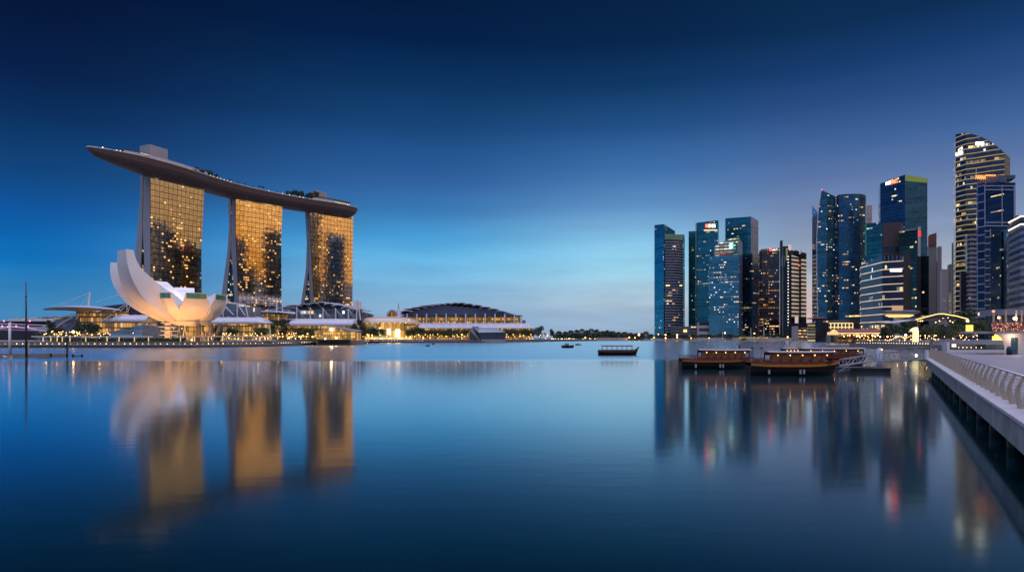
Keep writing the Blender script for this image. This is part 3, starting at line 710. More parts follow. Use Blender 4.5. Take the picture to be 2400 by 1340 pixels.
# dish under the bowl, columns, diagrid, stair tower
MB().loft([[(MC.x+r*math.cos(t*math.pi/12), MC.y+r*math.sin(t*math.pi/12), z) for t in range(24)] for r, z in ((3, 10.4), (8, 11.1), (11, 12.6))]).build('bowl', M['white_shell'], mus, smooth=True)
M['pillar'] = mat('pillar_concrete', (.09, .08, .075), .6, var=.15)
for px0, px1, y0, dy in ((467, 465, 757, -9), (496, 489, 757, -10), (518, 503, 758, -4), (522, 512, 760, 3), (448, 448, 762, 7)):
    Y = MC.y+dy; a, c = P(px1, 797, Y), P(px0, y0, Y); a.z = MZ
    MB().tube([a, (a+c)/2, c], [.75, 1.1, .75], 10).build('column', M['pillar'], mus, smooth=True)
M['diagrid'] = mat('diagrid_steel', (.65, .55, .36), .5, var=.05)
for k in range(11):
    x = MC.x-9.5+k*1.9; yy = MC.y+1.5+(k % 3)*1.5
    MB().tube([(x, yy, MZ), (x+(1.5 if k % 2 else -1.5), yy, 11)], .28, 6).build('strut', M['diagrid'], mus)
st = MC+Vector((-10.5, -6)); xa = PX(394, st.y)
MB().box(xa-1.2, xa+1.4, st.y-1, st.y+1, MZ, 13.8).build('stair_shaft', M['white_shell'], mus)
for k, z in enumerate((3.6, 5.6, 7.6, 9.6, 11.6)):
    q = [(xa+math.cos(t)*(4.2 if k % 2 else 3.8)+.3*(-1)**k, st.y+math.sin(t)*3.2) for t in [i*math.pi/10 for i in range(20)]]
    MB().prism(q, z, z+.35).build('landing', M['white_shell'], mus)
MB().tube([(MC.x, MC.y+6, MZ), (MC.x, MC.y+6, 11)], 3.4, 16).build('lobby_glass', facade('lobby_panes', (.2, .15, .06), span=(.1, .07, .04), fh=2.5, cw=1, sh=.15, mw=.2, lit=2, row=1, es=.5, warm=(1, .5, .1), coolness=0, metal=.2, jitter=0, group=1, seed=61), mus)
# floodlights that the museum stands in
def flood(name, loc, target, energy, size, color=(1, .62, .28), spread=150, kind='SPOT', label=None):
    lg = bpy.data.lights.new(name, kind); lg.energy = energy; lg.color = color
    if kind == 'SPOT': lg.spot_size = R(spread); lg.spot_blend = .8; lg.shadow_soft_size = size
    else: lg.shadow_soft_size = size
    o = bpy.data.objects.new(name, lg); COL.objects.link(o); o.location = loc
    if target is not None: o.rotation_euler = (Vector(target)-Vector(loc)).to_track_quat('-Z', 'Y').to_euler()
    return o
flood('floodlight', (MC.x+2, MC.y-27, MZ+1), (MC.x+3, MC.y-12, 17), 15000, .6, (1, .42, .10), 130)
flood('floodlight', (MC.x-14, MC.y-24, MZ+1), (MC.x-10, MC.y-10, 16), 9000, .6, (1, .43, .11), 120)
flood('floodlight', (MC.x+18, MC.y-20, MZ+1), (MC.x+12, MC.y-8, 17), 9500, .6, (1, .43, .11), 120)
flood('floodlight', (MC.x-34, MC.y-22, MZ+1), (MC.x-26, MC.y-6, 24), 5200, .6, (1, .45, .25), 110)
flood('floodlight', (MC.x+2, MC.y+2, 25.5), (MC.x-24, MC.y-8, 36), 5000, .6, (1, .86, .74), 120)
flood('floodlight', (MC.x, MC.y-4, MZ+.6), (MC.x, MC.y, 12), 2500, .4, (1, .58, .2), 160)
# ================================================================ trees (prototypes copied later)
rt = random.Random(5)
def make_tree(h, w, nclump, nleaf, s, m, trunk_h=.35, flat=.75):
    root = thing('tree', 'tree', 'tree')
    tr = MB(); tr.tube([(0, 0, -.3), (.1, 0, h*trunk_h*.6), (0, .1, h*trunk_h*1.3), (0, 0, h*.75)], [h*.03, h*.024, h*.018, h*.006], 6)
    cl = []
    for k in range(nclump):
        a = rt.uniform(0, 6.28); rr = w*.5*math.sqrt(rt.uniform(.02, .75)); z = h*(trunk_h+(1-trunk_h)*rt.uniform(.22, .86)-.12*rr/w)
        c = Vector((rr*math.cos(a), rr*math.sin(a), z)); cl.append((c, w*rt.uniform(.13, .24)))
        if k % 2 == 0: tr.tube([(0, 0, h*trunk_h*rt.uniform(.7, 1.2)), c*.55+Vector((0, 0, z*.4)), c], [h*.012, h*.008, h*.003], 5)
    tr.build('trunk', M['trunk'], root)
    cr = MB()
    for c, r in cl:
        for _ in range(nleaf//nclump):
            d = Vector((rt.gauss(0, 1), rt.gauss(0, 1), rt.gauss(0, 1))).normalized()*r*rt.uniform(.45, 1.08)**.6
            d.z *= flat; leaf(cr, c+d, s*rt.uniform(.6, 1.35), rt)
    cr.build('crown', m, root)
    return root
TREES = [make_tree(10, 10, 16, 1700, .42, M['leaf'], .3), make_tree(10, 8, 12, 1500, .42, M['leaf'], .32, .9), make_tree(10, 13, 20, 2000, .45, M['leaf_dark'], .34, .6), make_tree(10, 9, 13, 1500, .4, M['leaf_dark'], .2, 1.0)]
USED = [False]*4
def tree(px, ytop, Y, wpx, label, group=None, kind=None, zb=LZ, yb=None):
    k = rt.randrange(4) if kind is None else kind
    h = PZ(ytop, Y)-zb; w = wpx*Y/F; base_w = (10, 8, 13, 9)[k]
    sc = (w/base_w, w/base_w, h/10); loc = (PX(px, Y), Y, zb)
    if not USED[k]:
        o = TREES[k]; USED[k] = True; o.location = loc; o.scale = sc; o['label'] = label
        if group: o['group'] = group
    else: o = copy_tree(TREES[k], loc, rt.uniform(0, 6.28), sc, label, group)
    if o.rotation_euler.z: o.rotation_euler.z = rt.uniform(0, 6.28)
    return o
def make_palm():
    root = thing('palm_tree', 'palm', 'palm tree')
    MB().tube([(0, 0, -.3), (.15, 0, 3), (.1, 0, 6.2)], [.28, .22, .16], 6).build('trunk', M['trunk'], root)
    c = MB()
    for k in range(13):
        a = k*2*math.pi/13+rt.uniform(-.2, .2); el = rt.uniform(.1, 1.0); L = rt.uniform(2.0, 3.0); prev = None
        for i in range(6):
            t = i/5; r_ = L*t*math.cos(el*.6); z = 6.2+L*(.55*el+.25)*math.sin(t*2.2)-t*t*1.1
            w = .42*math.sin(math.pi*min(.97, t+.12))+.05
            p = Vector((r_*math.cos(a), r_*math.sin(a), z)); n_ = Vector((-math.sin(a), math.cos(a), 0))
            if prev: c.face([prev[0], p-n_*w, p, prev[1]]); c.face([prev[1], p, p+n_*w, prev[2]])
            prev = (p-n_*w, p+Vector((0, 0, .12)), p+n_*w)
    c.build('crown', M['leaf_dark'], root); return root
PALM = make_palm(); PU = [0]
def palm(loc, s, label, group=None):
    if not PU[0]:
        PU[0] = 1; PALM.location = loc; PALM.scale = (s,)*3; PALM['label'] = label
        if group: PALM['group'] = group
        return PALM
    return copy_tree(PALM, loc, rt.uniform(0, 6), s, label, group)

# planting on the roof park
for px, s in ((552.5, .9), (562.5, 1.15), (573, 1.1), (591, 1.05), (610, .9), (623, 1.25), (632, 1.2), (666, .8)):
    q, t, nb = park_pt(px, 16); palm(q, s, 'small dark palm in the row at the middle of the roof park', 'palms on the roof park')
for px, yt, w in ((455, 396.5, 14), (464, 392, 16), (473, 397, 14), (486, 399.5, 14), (493, 400, 13), (503, 410, 13), (508, 408, 11)):
    q, t, nb = park_pt(px, 10); tree(px, yt, q.y, w, 'dark bush-like tree in the clump on the roof park above the leftmost hotel tower', 'trees on the left end of the roof park', zb=TOP-1)
for px, yt, w in ((672, 447, 10), (680, 446, 12), (691, 443.5, 14), (700, 447, 13), (709, 447.5, 12), (720, 452, 14), (728, 451, 14), (738, 448.5, 12), (743, 446.5, 10)):
    q, t, nb = park_pt(px, 10); tree(px, yt, q.y, w, 'dark tree in the clump on the roof park left of the right lift core', 'trees on the right end of the roof park', zb=TOP-1)

# ================================================================ waterfront mall, theatre and convention halls
GOLD = dict(warm=(1, .46, .08), cool=(1, .72, .30), coolness=.18, metal=.2, rough=.25, jitter=0)
M['shop'] = facade('shop_glass', (.16, .11, .05), span=(.12, .09, .06), frame=(.10, .07, .05), fh=4.2, cw=2.2, sh=.18, mw=.16, lit=1.4, row=.9, es=.62, seed=70, group=2, **GOLD)
M['shop_dim'] = facade('shop_dim_glass', (.20, .17, .14), span=(.26, .24, .22), frame=(.3, .28, .26), fh=3.6, cw=2.0, sh=.2, mw=.16, lit=.7, row=.8, es=.65, seed=71, group=2, **GOLD)
M['hall'] = facade('hall_glass', (.30, .22, .08), span=(.25, .18, .08), frame=(.2, .15, .08), fh=12, cw=4, sh=.05, mw=.08, lit=3, row=1, es=.62, seed=72, group=1, **GOLD)
M['grey_glass'] = facade('grey_glass', (.20, .24, .30), span=(.2, .2, .22), frame=(.25, .25, .28), fh=3.5, cw=2.6, sh=.1, mw=.08, lit=.03, row=0, es=1, seed=73, metal=.5, rough=.2, coolness=.3)
M['blue_glass'] = facade('blue_panel_glass', (.26, .40, .52), span=(.5, .52, .55), frame=(.5, .52, .55), fh=3, cw=3, sh=.09, mw=.09, lit=.03, row=0, es=1, seed=74, metal=.6, rough=.15)
def wallp(name, px0, px1, y0, y1, Y0, m, parent, depth=14, Y1=None, zb=None):
    """upright block whose front face spans px0..px1 and rows y0 (top)..y1"""
    Y1 = Y1 or Y0; a, c = Vector((PX(px0, Y0), Y0)), Vector((PX(px1, Y1), Y1)); d = (c-a).normalized(); nb = Vector((-d.y, d.x)); nb = nb if nb.y > 0 else -nb
    q = [a, c, c+nb*depth, a+nb*depth]
    return MB().prism([(p.x, p.y) for p in q], zb if zb is not None else PZ(y1, Y0), [PZ(y0, Y0), PZ(y0, Y1), PZ(y0, Y1), PZ(y0, Y0)]).build(name, m, parent)
def vault(name, px0, px1, ytop, ybot, Y, depth, m, parent, endl=.0, endr=.0, n=24, th=.5):
    mb = MB(); rings = []; zt, zb = PZ(ytop, Y), PZ(ybot, Y)
    for k in range(n+1):
        t = k/n; x = lerp(PX(px0, Y), PX(px1, Y), t)
        f = 1
        if endl and t < endl: f = math.sin(math.pi/2*max(.06, t/endl))
        if endr and t > 1-endr: f = min(f, math.sin(math.pi/2*max(.06, (1-t)/endr)))
        arc = [(x, Y+depth*(1-math.cos(a*math.pi/16)), zb+(zt-zb)*f*math.sin(a*math.pi/16)) for a in range(9)]
        rings.append(arc+[(p[0], p[1]+.2, p[2]-th) for p in reversed(arc)])
    mb.loft(rings); o = mb.build(name, m, parent)
    # white seams over the shell
    s = MB()
    for k in range(2, n-1, 4):
        s.tube([Vector(p)+Vector((0, -.05, .12)) for p in rings[k][:9]], .22, 4)
    s.build('seam', M['white_paint'], o); return o
def shells(lst, Y, depth, parent, th=.9):
    for px0, px1, y in lst:
        x0, x1, z = PX(px0, Y), PX(px1, Y), PZ(y, Y)
        mb = MB(); rings = []
        for k in range(7):
            t = k/6; zz = z-1.1*(1-math.sin(t*math.pi))
            rings.append([(lerp(x0, x1, t), Y-4+1.6*math.sin(t*3.1), zz-th), (lerp(x0, x1, t), Y+depth, zz+1.5-th), (lerp(x0, x1, t), Y+depth, zz+1.5), (lerp(x0, x1, t), Y-4+1.6*math.sin(t*3.1), zz)])
        mb.loft(rings).build('roof_shell', M['roof_lilac'], parent)
def mast(px, yt, yb, Y, parent, r=.45, px2=None, name='mast'):
    return MB().tube([P(px2 or px, yb, Y), P(px, yt, Y)], [r, r*.7], 6).build(name, M['white_paint'], parent)
def cable(a, c, parent, r=.09): return MB().tube([a, c], r, 4).build('cable', M['white_paint'], parent)

# -- theatre at far left
Y = 430; th_ = thing('theatre', 'low glass theatre with a thin wing-like roof and white mast left of the lotus building', 'theatre', (PX(195, Y), Y, LZ))
c = P(195, 722.5, Y)
wing = MB(); rings = []
for k in range(15):
    t = -1+2*k/14; x = c.x+t*25.5; hw = 15*math.sqrt(max(.004, 1-t*t)); z = c.z+.6-1.6*t*t
    rings.append([(x, c.y-hw, z-.25), (x, c.y, z-2.6*(1-abs(t))-.3), (x, c.y+hw, z-.25), (x, c.y+hw*.3, z+.9*(1-t*t)), (x, c.y-hw*.4, z+.9*(1-t*t))])
wing.loft(rings).build('wing_roof', M['roof_lilac'], th_)
m0 = mast(211, 684, 719, Y, th_, .6, px2=207)
for px in (118, 135, 186, 199): cable(P(211, 685, Y), P(px, 720, Y), th_)
cable(P(278, 691, Y+30), P(225, 707, Y), th_)
cc = P(224, 742, Y)
MB().prism([(PX(178, Y), Y), (PX(268, Y), Y), (PX(268, Y), Y+16), (PX(178, Y), Y+16)], PZ(741, Y), PZ(729, Y)).build('upper_hall', M['shop'], th_)
wallp('lower_hall', 128, 330, 742, 790, Y+1, M['shop_dim'], th_, 20, zb=LZ)
sh_ = MB(); rings = []
for k in range(9):
    t = k/8; x = PX(lerp(106, 186, t), Y); zt = PZ(738+24*(1-math.sin(t*math.pi/2)**.8), Y)
    rings.append([(x, Y-7+2*t, LZ), (x, Y-6.5+2*t, LZ+(zt-LZ)*.5), (x, Y-3, zt-1), (x, Y+6, zt), (x, Y+6, LZ)])
sh_.loft(rings)
sh_.uv = [[(sh_.v[i][0], sh_.v[i][2]) for i in f] for f in sh_.f]
sh_.build('glass_shell', M['grey_glass'], th_)
for (a, p, q, r_) in (((106, 766), (135, 745), (168, 738), (186, 737)), ((128, 770), (145, 757), (160, 748), (170, 744)), ((178, 748), (180, 745), (183, 742), (185, 738))):
    MB().tube([P(*x, Y-8.5) for x in (a, p, q, r_)], .4, 6).build('rib', M['white_paint'], th_)
vault('vault_roof', 240, 342, 737, 752, Y-6, 10, M['roof_lilac'], th_, endl=.25)
MB().tube([P(240, 752, Y-6.5), P(250, 744, Y-5), P(262, 739, Y-3), P(272, 737, Y)], .35, 5).build('rib', M['white_paint'], th_)
g_ = MB(); YY = Y-16
g_.prism([(PX(253, YY), YY), (PX(334, YY), YY), (PX(330, YY), YY+8), (PX(256, YY), YY+8)], LZ, [PZ(779, YY), PZ(760, YY), PZ(761, YY), PZ(780, YY)]).build('slanted_glass_box', M['blue_glass'], th_)
MB().prism([(PX(334.3, YY), YY), (PX(362, YY), YY+2), (PX(362, YY), YY+10), (PX(334.3, YY), YY+8)], LZ, [PZ(760, YY), PZ(764, YY), PZ(764, YY), PZ(761, YY)]).build('stone_block', M['stone'], th_)
sd = MB(); YY = Y+22
sd.prism([(PX(238, YY), YY), (PX(290, YY), YY), (PX(345, YY), YY), (PX(345, YY), YY+20), (PX(238, YY), YY+20)], LZ, [PZ(718, YY), PZ(712, YY), PZ(712, YY), PZ(712, YY), PZ(718, YY)]).build('rear_hall', M['roof_dark'], th_)
for a, c_ in (((297, 738), (298, 712)), ((297, 738), (306, 713)), ((275, 738), (297, 713)), ((262, 734), (292, 714))): MB().tube([P(*a, YY-1), P(*c_, YY-1)], .25, 5).build('strut', M['white_paint'], th_)
# -- dark low hall at the left edge
YL_ = 470; lo = thing('low_hall', 'low dark hall with a flat grey roof at the far left edge', 'hall', (PX(60, YL_), YL_, LZ))
wallp('wall', -30, 150, 753, 790, YL_, mat('dark_wall', (.035, .035, .05), .6), lo, 25, zb=LZ)
vault('roof', 4, 190, 742, 752, YL_-3, 22, M['grey_metal'], lo, endl=.14); vault('rear_roof', 88, 190, 740.5, 743.5, YL_+4, 20, M['roof_dark'], lo, endl=.3)
# -- purple-lit footbridge
YB = 340; fbg = thing('footbridge', 'curving footbridge lit purple at the far left edge', 'bridge', (PX(50, YB), YB, LZ))
for j, (y0, y1, y2) in enumerate(((762, 765, 769), (771, 773, 776))):
    pts = [P(-60+k*24, interp([(0, y0), (4, y1), (8, y2)], k), YB+j*4+k*1.5) for k in range(8)]
    MB().tube(pts, .34, 6).build('deck', M['lamp_purple'], fbg)
    MB().tube([p+Vector((0, 0, 1.3)) for p in pts], .2, 5).build('handrail', M['white_paint'], fbg)
MB().tube([P(-40, 778, YB), P(0, 769, YB), P(30, 766, YB), P(70, 770, YB), P(108, 776, YB)], .35, 5).build('arch', M['white_paint'], fbg)
fl = tag(MB().ball((0, 0, 0), .42, n=6, m=4).build('bridge_light', M['lamp_pink']), 'pink glowing light on the purple footbridge', 'light', 'pink bridge lights')
for i, px in enumerate((5, 19, 38, 66, 9, 70)):
    q = P(px, (764, 765, 764, 765, 752, 752)[i], YB-1.5)
    if i == 0: fl.location = q
    else: copy_tree(fl, q)

# -- hall behind the museum
Y = 470; hb_ = thing('mall_wing', 'lilac vaulted mall wing with golden glass just right of the lotus building', 'mall', (PX(560, Y), Y, LZ))
vault('vault_roof', 488, 626, 742, 757, Y, 12, M['roof_lilac'], hb_, endr=.22)
wallp('shop_front', 470, 592, 757, 790, Y+2, M['shop'], hb_, 14, zb=LZ); wallp('side_shop_front', 592.2, 618, 757, 790, Y+3, M['shop_dim'], hb_, 14, zb=LZ)
YY = Y+18
MB().prism([(PX(500, YY), YY), (PX(540, YY), YY), (PX(576, YY), YY), (PX(582, YY), YY+25), (PX(500, YY), YY+25)], LZ, [PZ(706, YY), PZ(712, YY), PZ(716, YY), PZ(716, YY), PZ(706, YY)]).build('rear_hall', M['grey_glass'], hb_)
for a, c_ in (((523, 742), (523, 713)), ((556, 742), (556, 711)), ((581, 742), (575, 714)), ((535, 709), (576, 714)), ((523, 713), (548, 738)), ((556, 711), (575, 740))): MB().tube([P(*a, YY-2), P(*c_, YY-2)], .4, 5).build('strut', M['white_paint'], hb_)

# -- middle mall with stepped shell roof
Y = 640; mm = thing('mall', 'mall with stepped pale shell roof and white masts below the rightmost hotel tower', 'mall', (PX(740, Y), Y, LZ))
shells([(617, 660, 729.5), (630, 679, 723.5), (650, 695, 718.5), (672, 709, 714), (703, 729, 711), (725, 748, 708.8), (745, 764, 707), (762, 784, 710), (780, 806, 713.5), (802, 823, 718.5), (812, 839, 723)], Y, 60, mm)
YY = Y+3
fp = MB(); prof = [(640, 735), (660, 727), (695, 718), (729, 712), (748, 709), (764, 709), (806, 716), (839, 725), (848, 732)]
fp.prism([(PX(a, YY), YY) for a, b_ in prof]+[(PX(848, YY), YY+55), (PX(640, YY), YY+55)], LZ, [PZ(b_+1.5, YY) for a, b_ in prof]+[PZ(733, YY), PZ(736, YY)]).build('gable', M['roof_dark'], mm)
wallp('upper_glass', 662, 846, 724, 750, Y+2, M['grey_glass'], mm, 6)
for px, yt in ((662, 720), (695.5, 718), (727.3, 720), (757, 721), (786.5, 722), (816.5, 723)): mast(px, yt, 748, Y-4, mm, .75)
for px, yt in ((695.5, 718), (727.3, 720), (757, 721), (786.5, 722), (816.5, 723)):
    for dx in (14, 22): cable(P(px, yt+1, Y-4), P(px+dx, 748, Y-5), mm, .14)
    cable(P(px-10, 714, Y-2), P(px+16, 742, Y-4), mm, .12)
mast(648, 702, 735, Y-12, mm, .8, px2=648.5)
for px in (600, 618, 690): cable(P(648, 703, Y-12), P(px, 733, Y-12), mm, .12)
wg = MB(); rings = []
for k in range(11):
    t = k/10; x = PX(lerp(582, 692, t), Y-14); z = PZ(lerp(733, 736.5, t), Y-14)+1.2*math.sin(t*math.pi)
    hw = 12*math.sin(math.pi*min(.97, max(.04, t)))
    rings.append([(x, Y-14-hw, z), (x, Y-14+hw, z+1.5), (x, Y-14+hw, z+2.0), (x, Y-14-hw, z+.6)])
wg.loft(rings).build('wing_roof', M['roof_lilac'], mm)
wallp('hall_under_wing', 592, 664, 737.5, 752, Y-10, M['shop'], mm, 12)
vault('vault_roof', 664, 832, 748, 762, Y-26, 12, M['roof_lilac'], mm, endl=.12, endr=.05)
MB().tube([P(663, 748, Y-14), P(836, 749, Y-14)], .7, 5).build('gutter', M['white_paint'], mm)
wallp('shop_front', 595, 836, 762.5, 792, Y-22, M['shop'], mm, 10, zb=LZ)
wallp('service_tower', 827, 841, 705, 727, Y+12, M['white_paint'], mm, 12)
mast(838, 703, 757, Y-6, mm, .7, px2=834.5); mast(838, 703, 750, Y-6, mm, .7, px2=845)
for px, y in ((880, 747), (862, 741), (818, 745)): cable(P(838, 704, Y-6), P(px, y, Y-6), mm, .12)

# -- glazed atrium dome
Y = 655; at = thing('atrium', 'glowing glass atrium under a shallow ribbed dome roof beside the mall', 'atrium', (PX(905, Y), Y, LZ))
dm = MB(); c = P(908, 757, Y+14); NR = 28; rings = []
for k in range(6):
    a = k/5*math.pi/2; rings.append([(c.x+34*math.cos(a)*math.cos(t*2*math.pi/NR), c.y+26*math.cos(a)*math.sin(t*2*math.pi/NR), c.z+.02+7.0*math.sin(a)) for t in range(NR)])
dm.loft(rings).build('dome_roof', mat('dome_glass', (.40, .36, .34), .3, .2, (1, .62, .25), .13, var=.15, scale=.3), at, smooth=False)
for k in range(9):
    px = 846+k*13; a, b_ = P(px, 758, Y-11+abs(k-4)*1.2), P(px+10, 748, Y-4+abs(k-4)*1.2); MB().tube([a, b_], .4, 5).build('rib', M['post_lit'], at)
dr = []
for t in range(21): a = math.pi+t*math.pi/20; dr.append((c.x+31*math.cos(a), c.y+23*math.sin(a)))
mb = MB().prism(dr, PZ(789, Y), c.z-.3); mb.build('glass_drum', M['hall'], at)
wallp('side_glass', 846, 870, 760, 795, Y-2, M['shop'], at, 10, zb=LZ); wallp('side_glass', 948, 980, 758, 795, Y-4, M['shop'], at, 10, zb=LZ)
for px0, px1, y0, y1, s in ((888, 893, 767, 786, 2), (907, 915, 770, 784, 3.5), (927, 937, 772, 792, 6)):
    wallp('bright_opening', px0, px1, y0, y1, Y-14.5, glow('bright_doorway', (1, .80, .45), s), at, 1)
wallp('ground_floor', 855, 965, 790, 797, Y-16, glow('lit_ground_floor', (1, .62, .22), 1.1), at, 3, zb=LZ)

# -- convention hall
Y = 800; cv = thing('convention_hall', 'long convention hall with a stepped arched roof and golden glass band right of the atrium', 'convention hall', (PX(1080, Y), Y, LZ))
shells([(938, 968, 727.5), (946, 985, 722), (966, 1003, 718.5), (985, 1019, 715), (1004, 1033, 713), (1022, 1047, 711.3), (1040, 1062, 709.8), (1058, 1077, 708.7), (1072, 1092, 708.6), (1088, 1109, 711), (1106, 1129, 714), (1124, 1149, 718.2), (1144, 1167, 722.5), (1162, 1185, 728)], Y, 80, cv)
YY = Y+2; prof = [(940, 738), (968, 728), (1003, 719), (1033, 714), (1062, 711), (1092, 711), (1129, 717), (1167, 725), (1185, 730), (1222, 741)]
MB().prism([(PX(a, YY), YY) for a, b_ in prof]+[(PX(1222, YY), YY+80), (PX(940, YY), YY+80)], LZ, [PZ(b_+.8, YY) for a, b_ in prof]+[PZ(743, YY), PZ(740, YY)]).build('gable', mat('roof_slate', (.15, .18, .27), .4, .3, var=.12, scale=.05), cv)
for k in range(10):
    px = 1005+k*15; MB().tube([P(px, 720 if k < 8 else 723, Y-1.2), P(px+7.5, 713 if k < 8 else 718, Y-1.2)], .3, 4).build('truss', M['grey_metal'], cv)
wallp('gold_band', 945, 1222, 741.5, 759, Y-1, M['shop'], cv, 2.5)
wallp('eave', 940, 1224, 738.5, 742, Y-5, M['roof_dark'], cv, 8)
for k in range(12): MB().tube([P(954+k*23.6*.97, 758, Y-9), P(954+k*23.6*.97, 735, Y-9)], .8, 6).build('column', M['white_paint'], cv)
MB().tube([P(1221, 760, Y-9), P(1221, 740, Y-9)], .9, 6).build('column', M['white_paint'], cv)
aw = MB(); aw.prism([(PX(958, Y-30), Y-30), (PX(1252, Y-30), Y-30), (PX(1236, Y-12), Y-12), (PX(966, Y-12), Y-12)], [PZ(768, Y-30)-.6, PZ(768.5, Y-30)-.6, PZ(757.5, Y-12)-.6, PZ(757, Y-12)-.6], [PZ(768, Y-30), PZ(768.5, Y-30), PZ(757.5, Y-12), PZ(757, Y-12)])
aw.build('awning', M['roof_lilac'], cv)
s = MB()
for k in range(16): s.tube([P(970+k*17.5, 757.2, Y-12.5), P(978+k*17.5, 768, Y-30)], .3, 4)
s.build('awning_rib', M['white_paint'], cv)
wallp('shop_front', 940, 1246, 769, 793, Y-24, M['shop'], cv, 8, zb=LZ)
MB().prism([(PX(905, Y-20), Y-20)]+[(PX(905+28*(1-math.cos(a*math.pi/8))/2, Y-20), Y-20) for a in range(1, 8)]+[(PX(933, Y-20), Y-20), (PX(958, Y), Y+20), (PX(925, Y), Y+20)], PZ(744, Y-20), [PZ(744-19*math.sin(a*math.pi/8), Y-20) if a < 9 else 0 for a in range(0, 9)]+[PZ(728, Y), PZ(726, Y)]).build('arched_entrance', M['roof_lilac'], cv)
MB().prism([(PX(908+22*a/8, Y-21), Y-21) for a in range(9)]+[(PX(930, Y-20.3), Y-20.3), (PX(908, Y-20.3), Y-20.3)], PZ(743.5, Y-21), [PZ(743-14*math.sin(a*math.pi/8), Y-21) for a in range(9)]+[PZ(743, Y-21)]*2).build('arch_window', M['hall'], cv)
mast(934, 709, 741, Y-26, cv, .7, px2=931); mast(934, 709, 741, Y-26, cv, .7, px2=939)
wallp('corner_box', 1224, 1232, 750, 760, Y-6, M['grey_metal'], cv, 8)

# -- golden crystal pavilion on the water
Y = 392; gp = thing('glass_pavilion', 'faceted glass pavilion glowing gold on its own grey plinth in the water', 'pavilion', (PX(790, Y), Y, 0))
M['pav_gold'] = facade('pavilion_glass', (.35, .22, .08), span=(.14, .09, .04), frame=(.16, .10, .05), fh=2.0, cw=1.3, sh=.1, mw=.12, lit=3, row=1, es=.75, seed=80, group=1, **GOLD)
MB().prism([(PX(740, Y), Y), (PX(750, Y), Y-3), (PX(832, Y), Y-3), (PX(838, Y), Y), (PX(838, Y), Y+20), (PX(740, Y), Y+20)], -1, PZ(798, Y)).build('plinth', M['stone'], gp)
prof = [(752, 763.5), (760, 762), (775, 765.5), (790, 768.5), (805, 772), (820, 775.5), (833, 778)]
zb = PZ(797.8, Y); yy = Y-2
ww = MB(); u = 0
for (a, ya), (b_, yb_) in zip(prof, prof[1:]):
    p0, p1 = P(a, ya, yy), P(b_, yb_, yy); w = p1.x-p0.x
    if a == 752: q0 = Vector((PX(751, yy), yy, zb))
    else: q0 = Vector((p0.x, yy, zb))
    ww.face([q0, (p1.x, yy, zb), p1, p0], [(u, zb), (u+w, zb), (u+w, p1.z), (u, p0.z)]); u += w
ww.build('glass_front', M['pav_gold'], gp)
rf = MB(); rf.prism([(PX(a, yy), yy-.4) for a, _ in prof]+[(PX(833, yy), yy+18), (PX(752, yy), yy+18)], [P(a, b_, yy).z-.1 for a, b_ in prof]+[PZ(776, yy), PZ(763, yy)], [P(a, b_, yy).z+.35 for a, b_ in prof]+[PZ(775, yy)+.4, PZ(762, yy)+.4]).build('roof', M['grey_metal'], gp)
l3 = MB(); l3.face([(PX(741, yy), yy+1, zb), (PX(751, yy), yy, zb), (PX(753, yy), yy-.05, PZ(775, yy)), (PX(733, yy), yy+2, PZ(775, yy))], [(0, 0), (3, 0), (3, 6), (-2, 6)])
l3.face([(PX(741, yy), yy+1, zb), (PX(733, yy), yy+2, PZ(775, yy)), (PX(736, yy), yy+14, PZ(775, yy)), (PX(742, yy), yy+13, zb)], [(0, 0), (0, 6), (12, 6), (12, 0)])
l3.build('slanted_side', M['pav_gold'], gp)
MB().box(PX(742, yy), PX(832, yy), yy+4, yy+16, zb, PZ(779, yy)).build('inner_hall', M['hall'], gp)
sl_ = tag(MB().ball((0, 0, 0), .8, n=8, m=6).build('spotlight', glow('spot_glow', (1, .78, .45), 25)), 'bright round spotlight high in the glass front of the golden pavilion', 'spotlight'); sl_.location = P(776.5, 771.5, yy-1)
for px, y in ((762, 794.5), (788, 792)):
    q = copy_tree(sl_, P(px, y, yy-1), sc=.5, label='small bright spotlight low in the glass front of the golden pavilion', group='low pavilion spotlights')
# -- dark crystal pavilion
Y = 600; dp_ = thing('crystal_pavilion', 'unlit dark faceted glass pavilion with a pointed roof standing in the bay', 'pavilion', (PX(1140, Y), Y, 0))
MB().prism([(PX(1122, Y), Y), (PX(1185, Y), Y), (PX(1185, Y), Y+24), (PX(1122, Y), Y+24)], -1, PZ(795, Y)).build('plinth', M['concrete'], dp_)
MB().prism([(PX(1123, Y), Y+.5), (PX(1184, Y), Y+.5), (PX(1184, Y), Y+22), (PX(1123, Y), Y+22)], PZ(795, Y), PZ(778.5, Y)).build('glass_front', facade('dark_pavilion_glass', (.05, .06, .08), span=(.2, .22, .24), frame=(.22, .24, .26), fh=9, cw=1.7, sh=.02, mw=.25, lit=.03, row=0, es=1, seed=82, metal=.5), dp_)
A, B, C_, D, E_ = P(1100, 804, Y), P(1101, 774, Y), P(1108, 764.5, Y+4), P(1129, 803, Y-1), P(1122, 779, Y)
lf = MB(); lf.face([A, D, E_, C_, B]); bk = [p+Vector((4, 20, 0)) for p in (A, D, E_, C_, B)]; lf.face(list(reversed(bk)))
for i in range(5): j = (i+1) % 5; o5 = (A, D, E_, C_, B); lf.face([o5[j], o5[i], bk[i], bk[j]])
lf.build('slanted_wall', mat('pavilion_steel', (.10, .10, .11), .35, .5, var=.2), dp_)
M['pav_roof'] = mat('pavilion_roof', (.30, .36, .42), .3, .4, var=.1)
rf = MB(); top = [C_, P(1124, 770, Y+10), P(1160, 769, Y+12), P(1185.5, 778, Y-.3), P(1121.5, 779, Y-.3)]
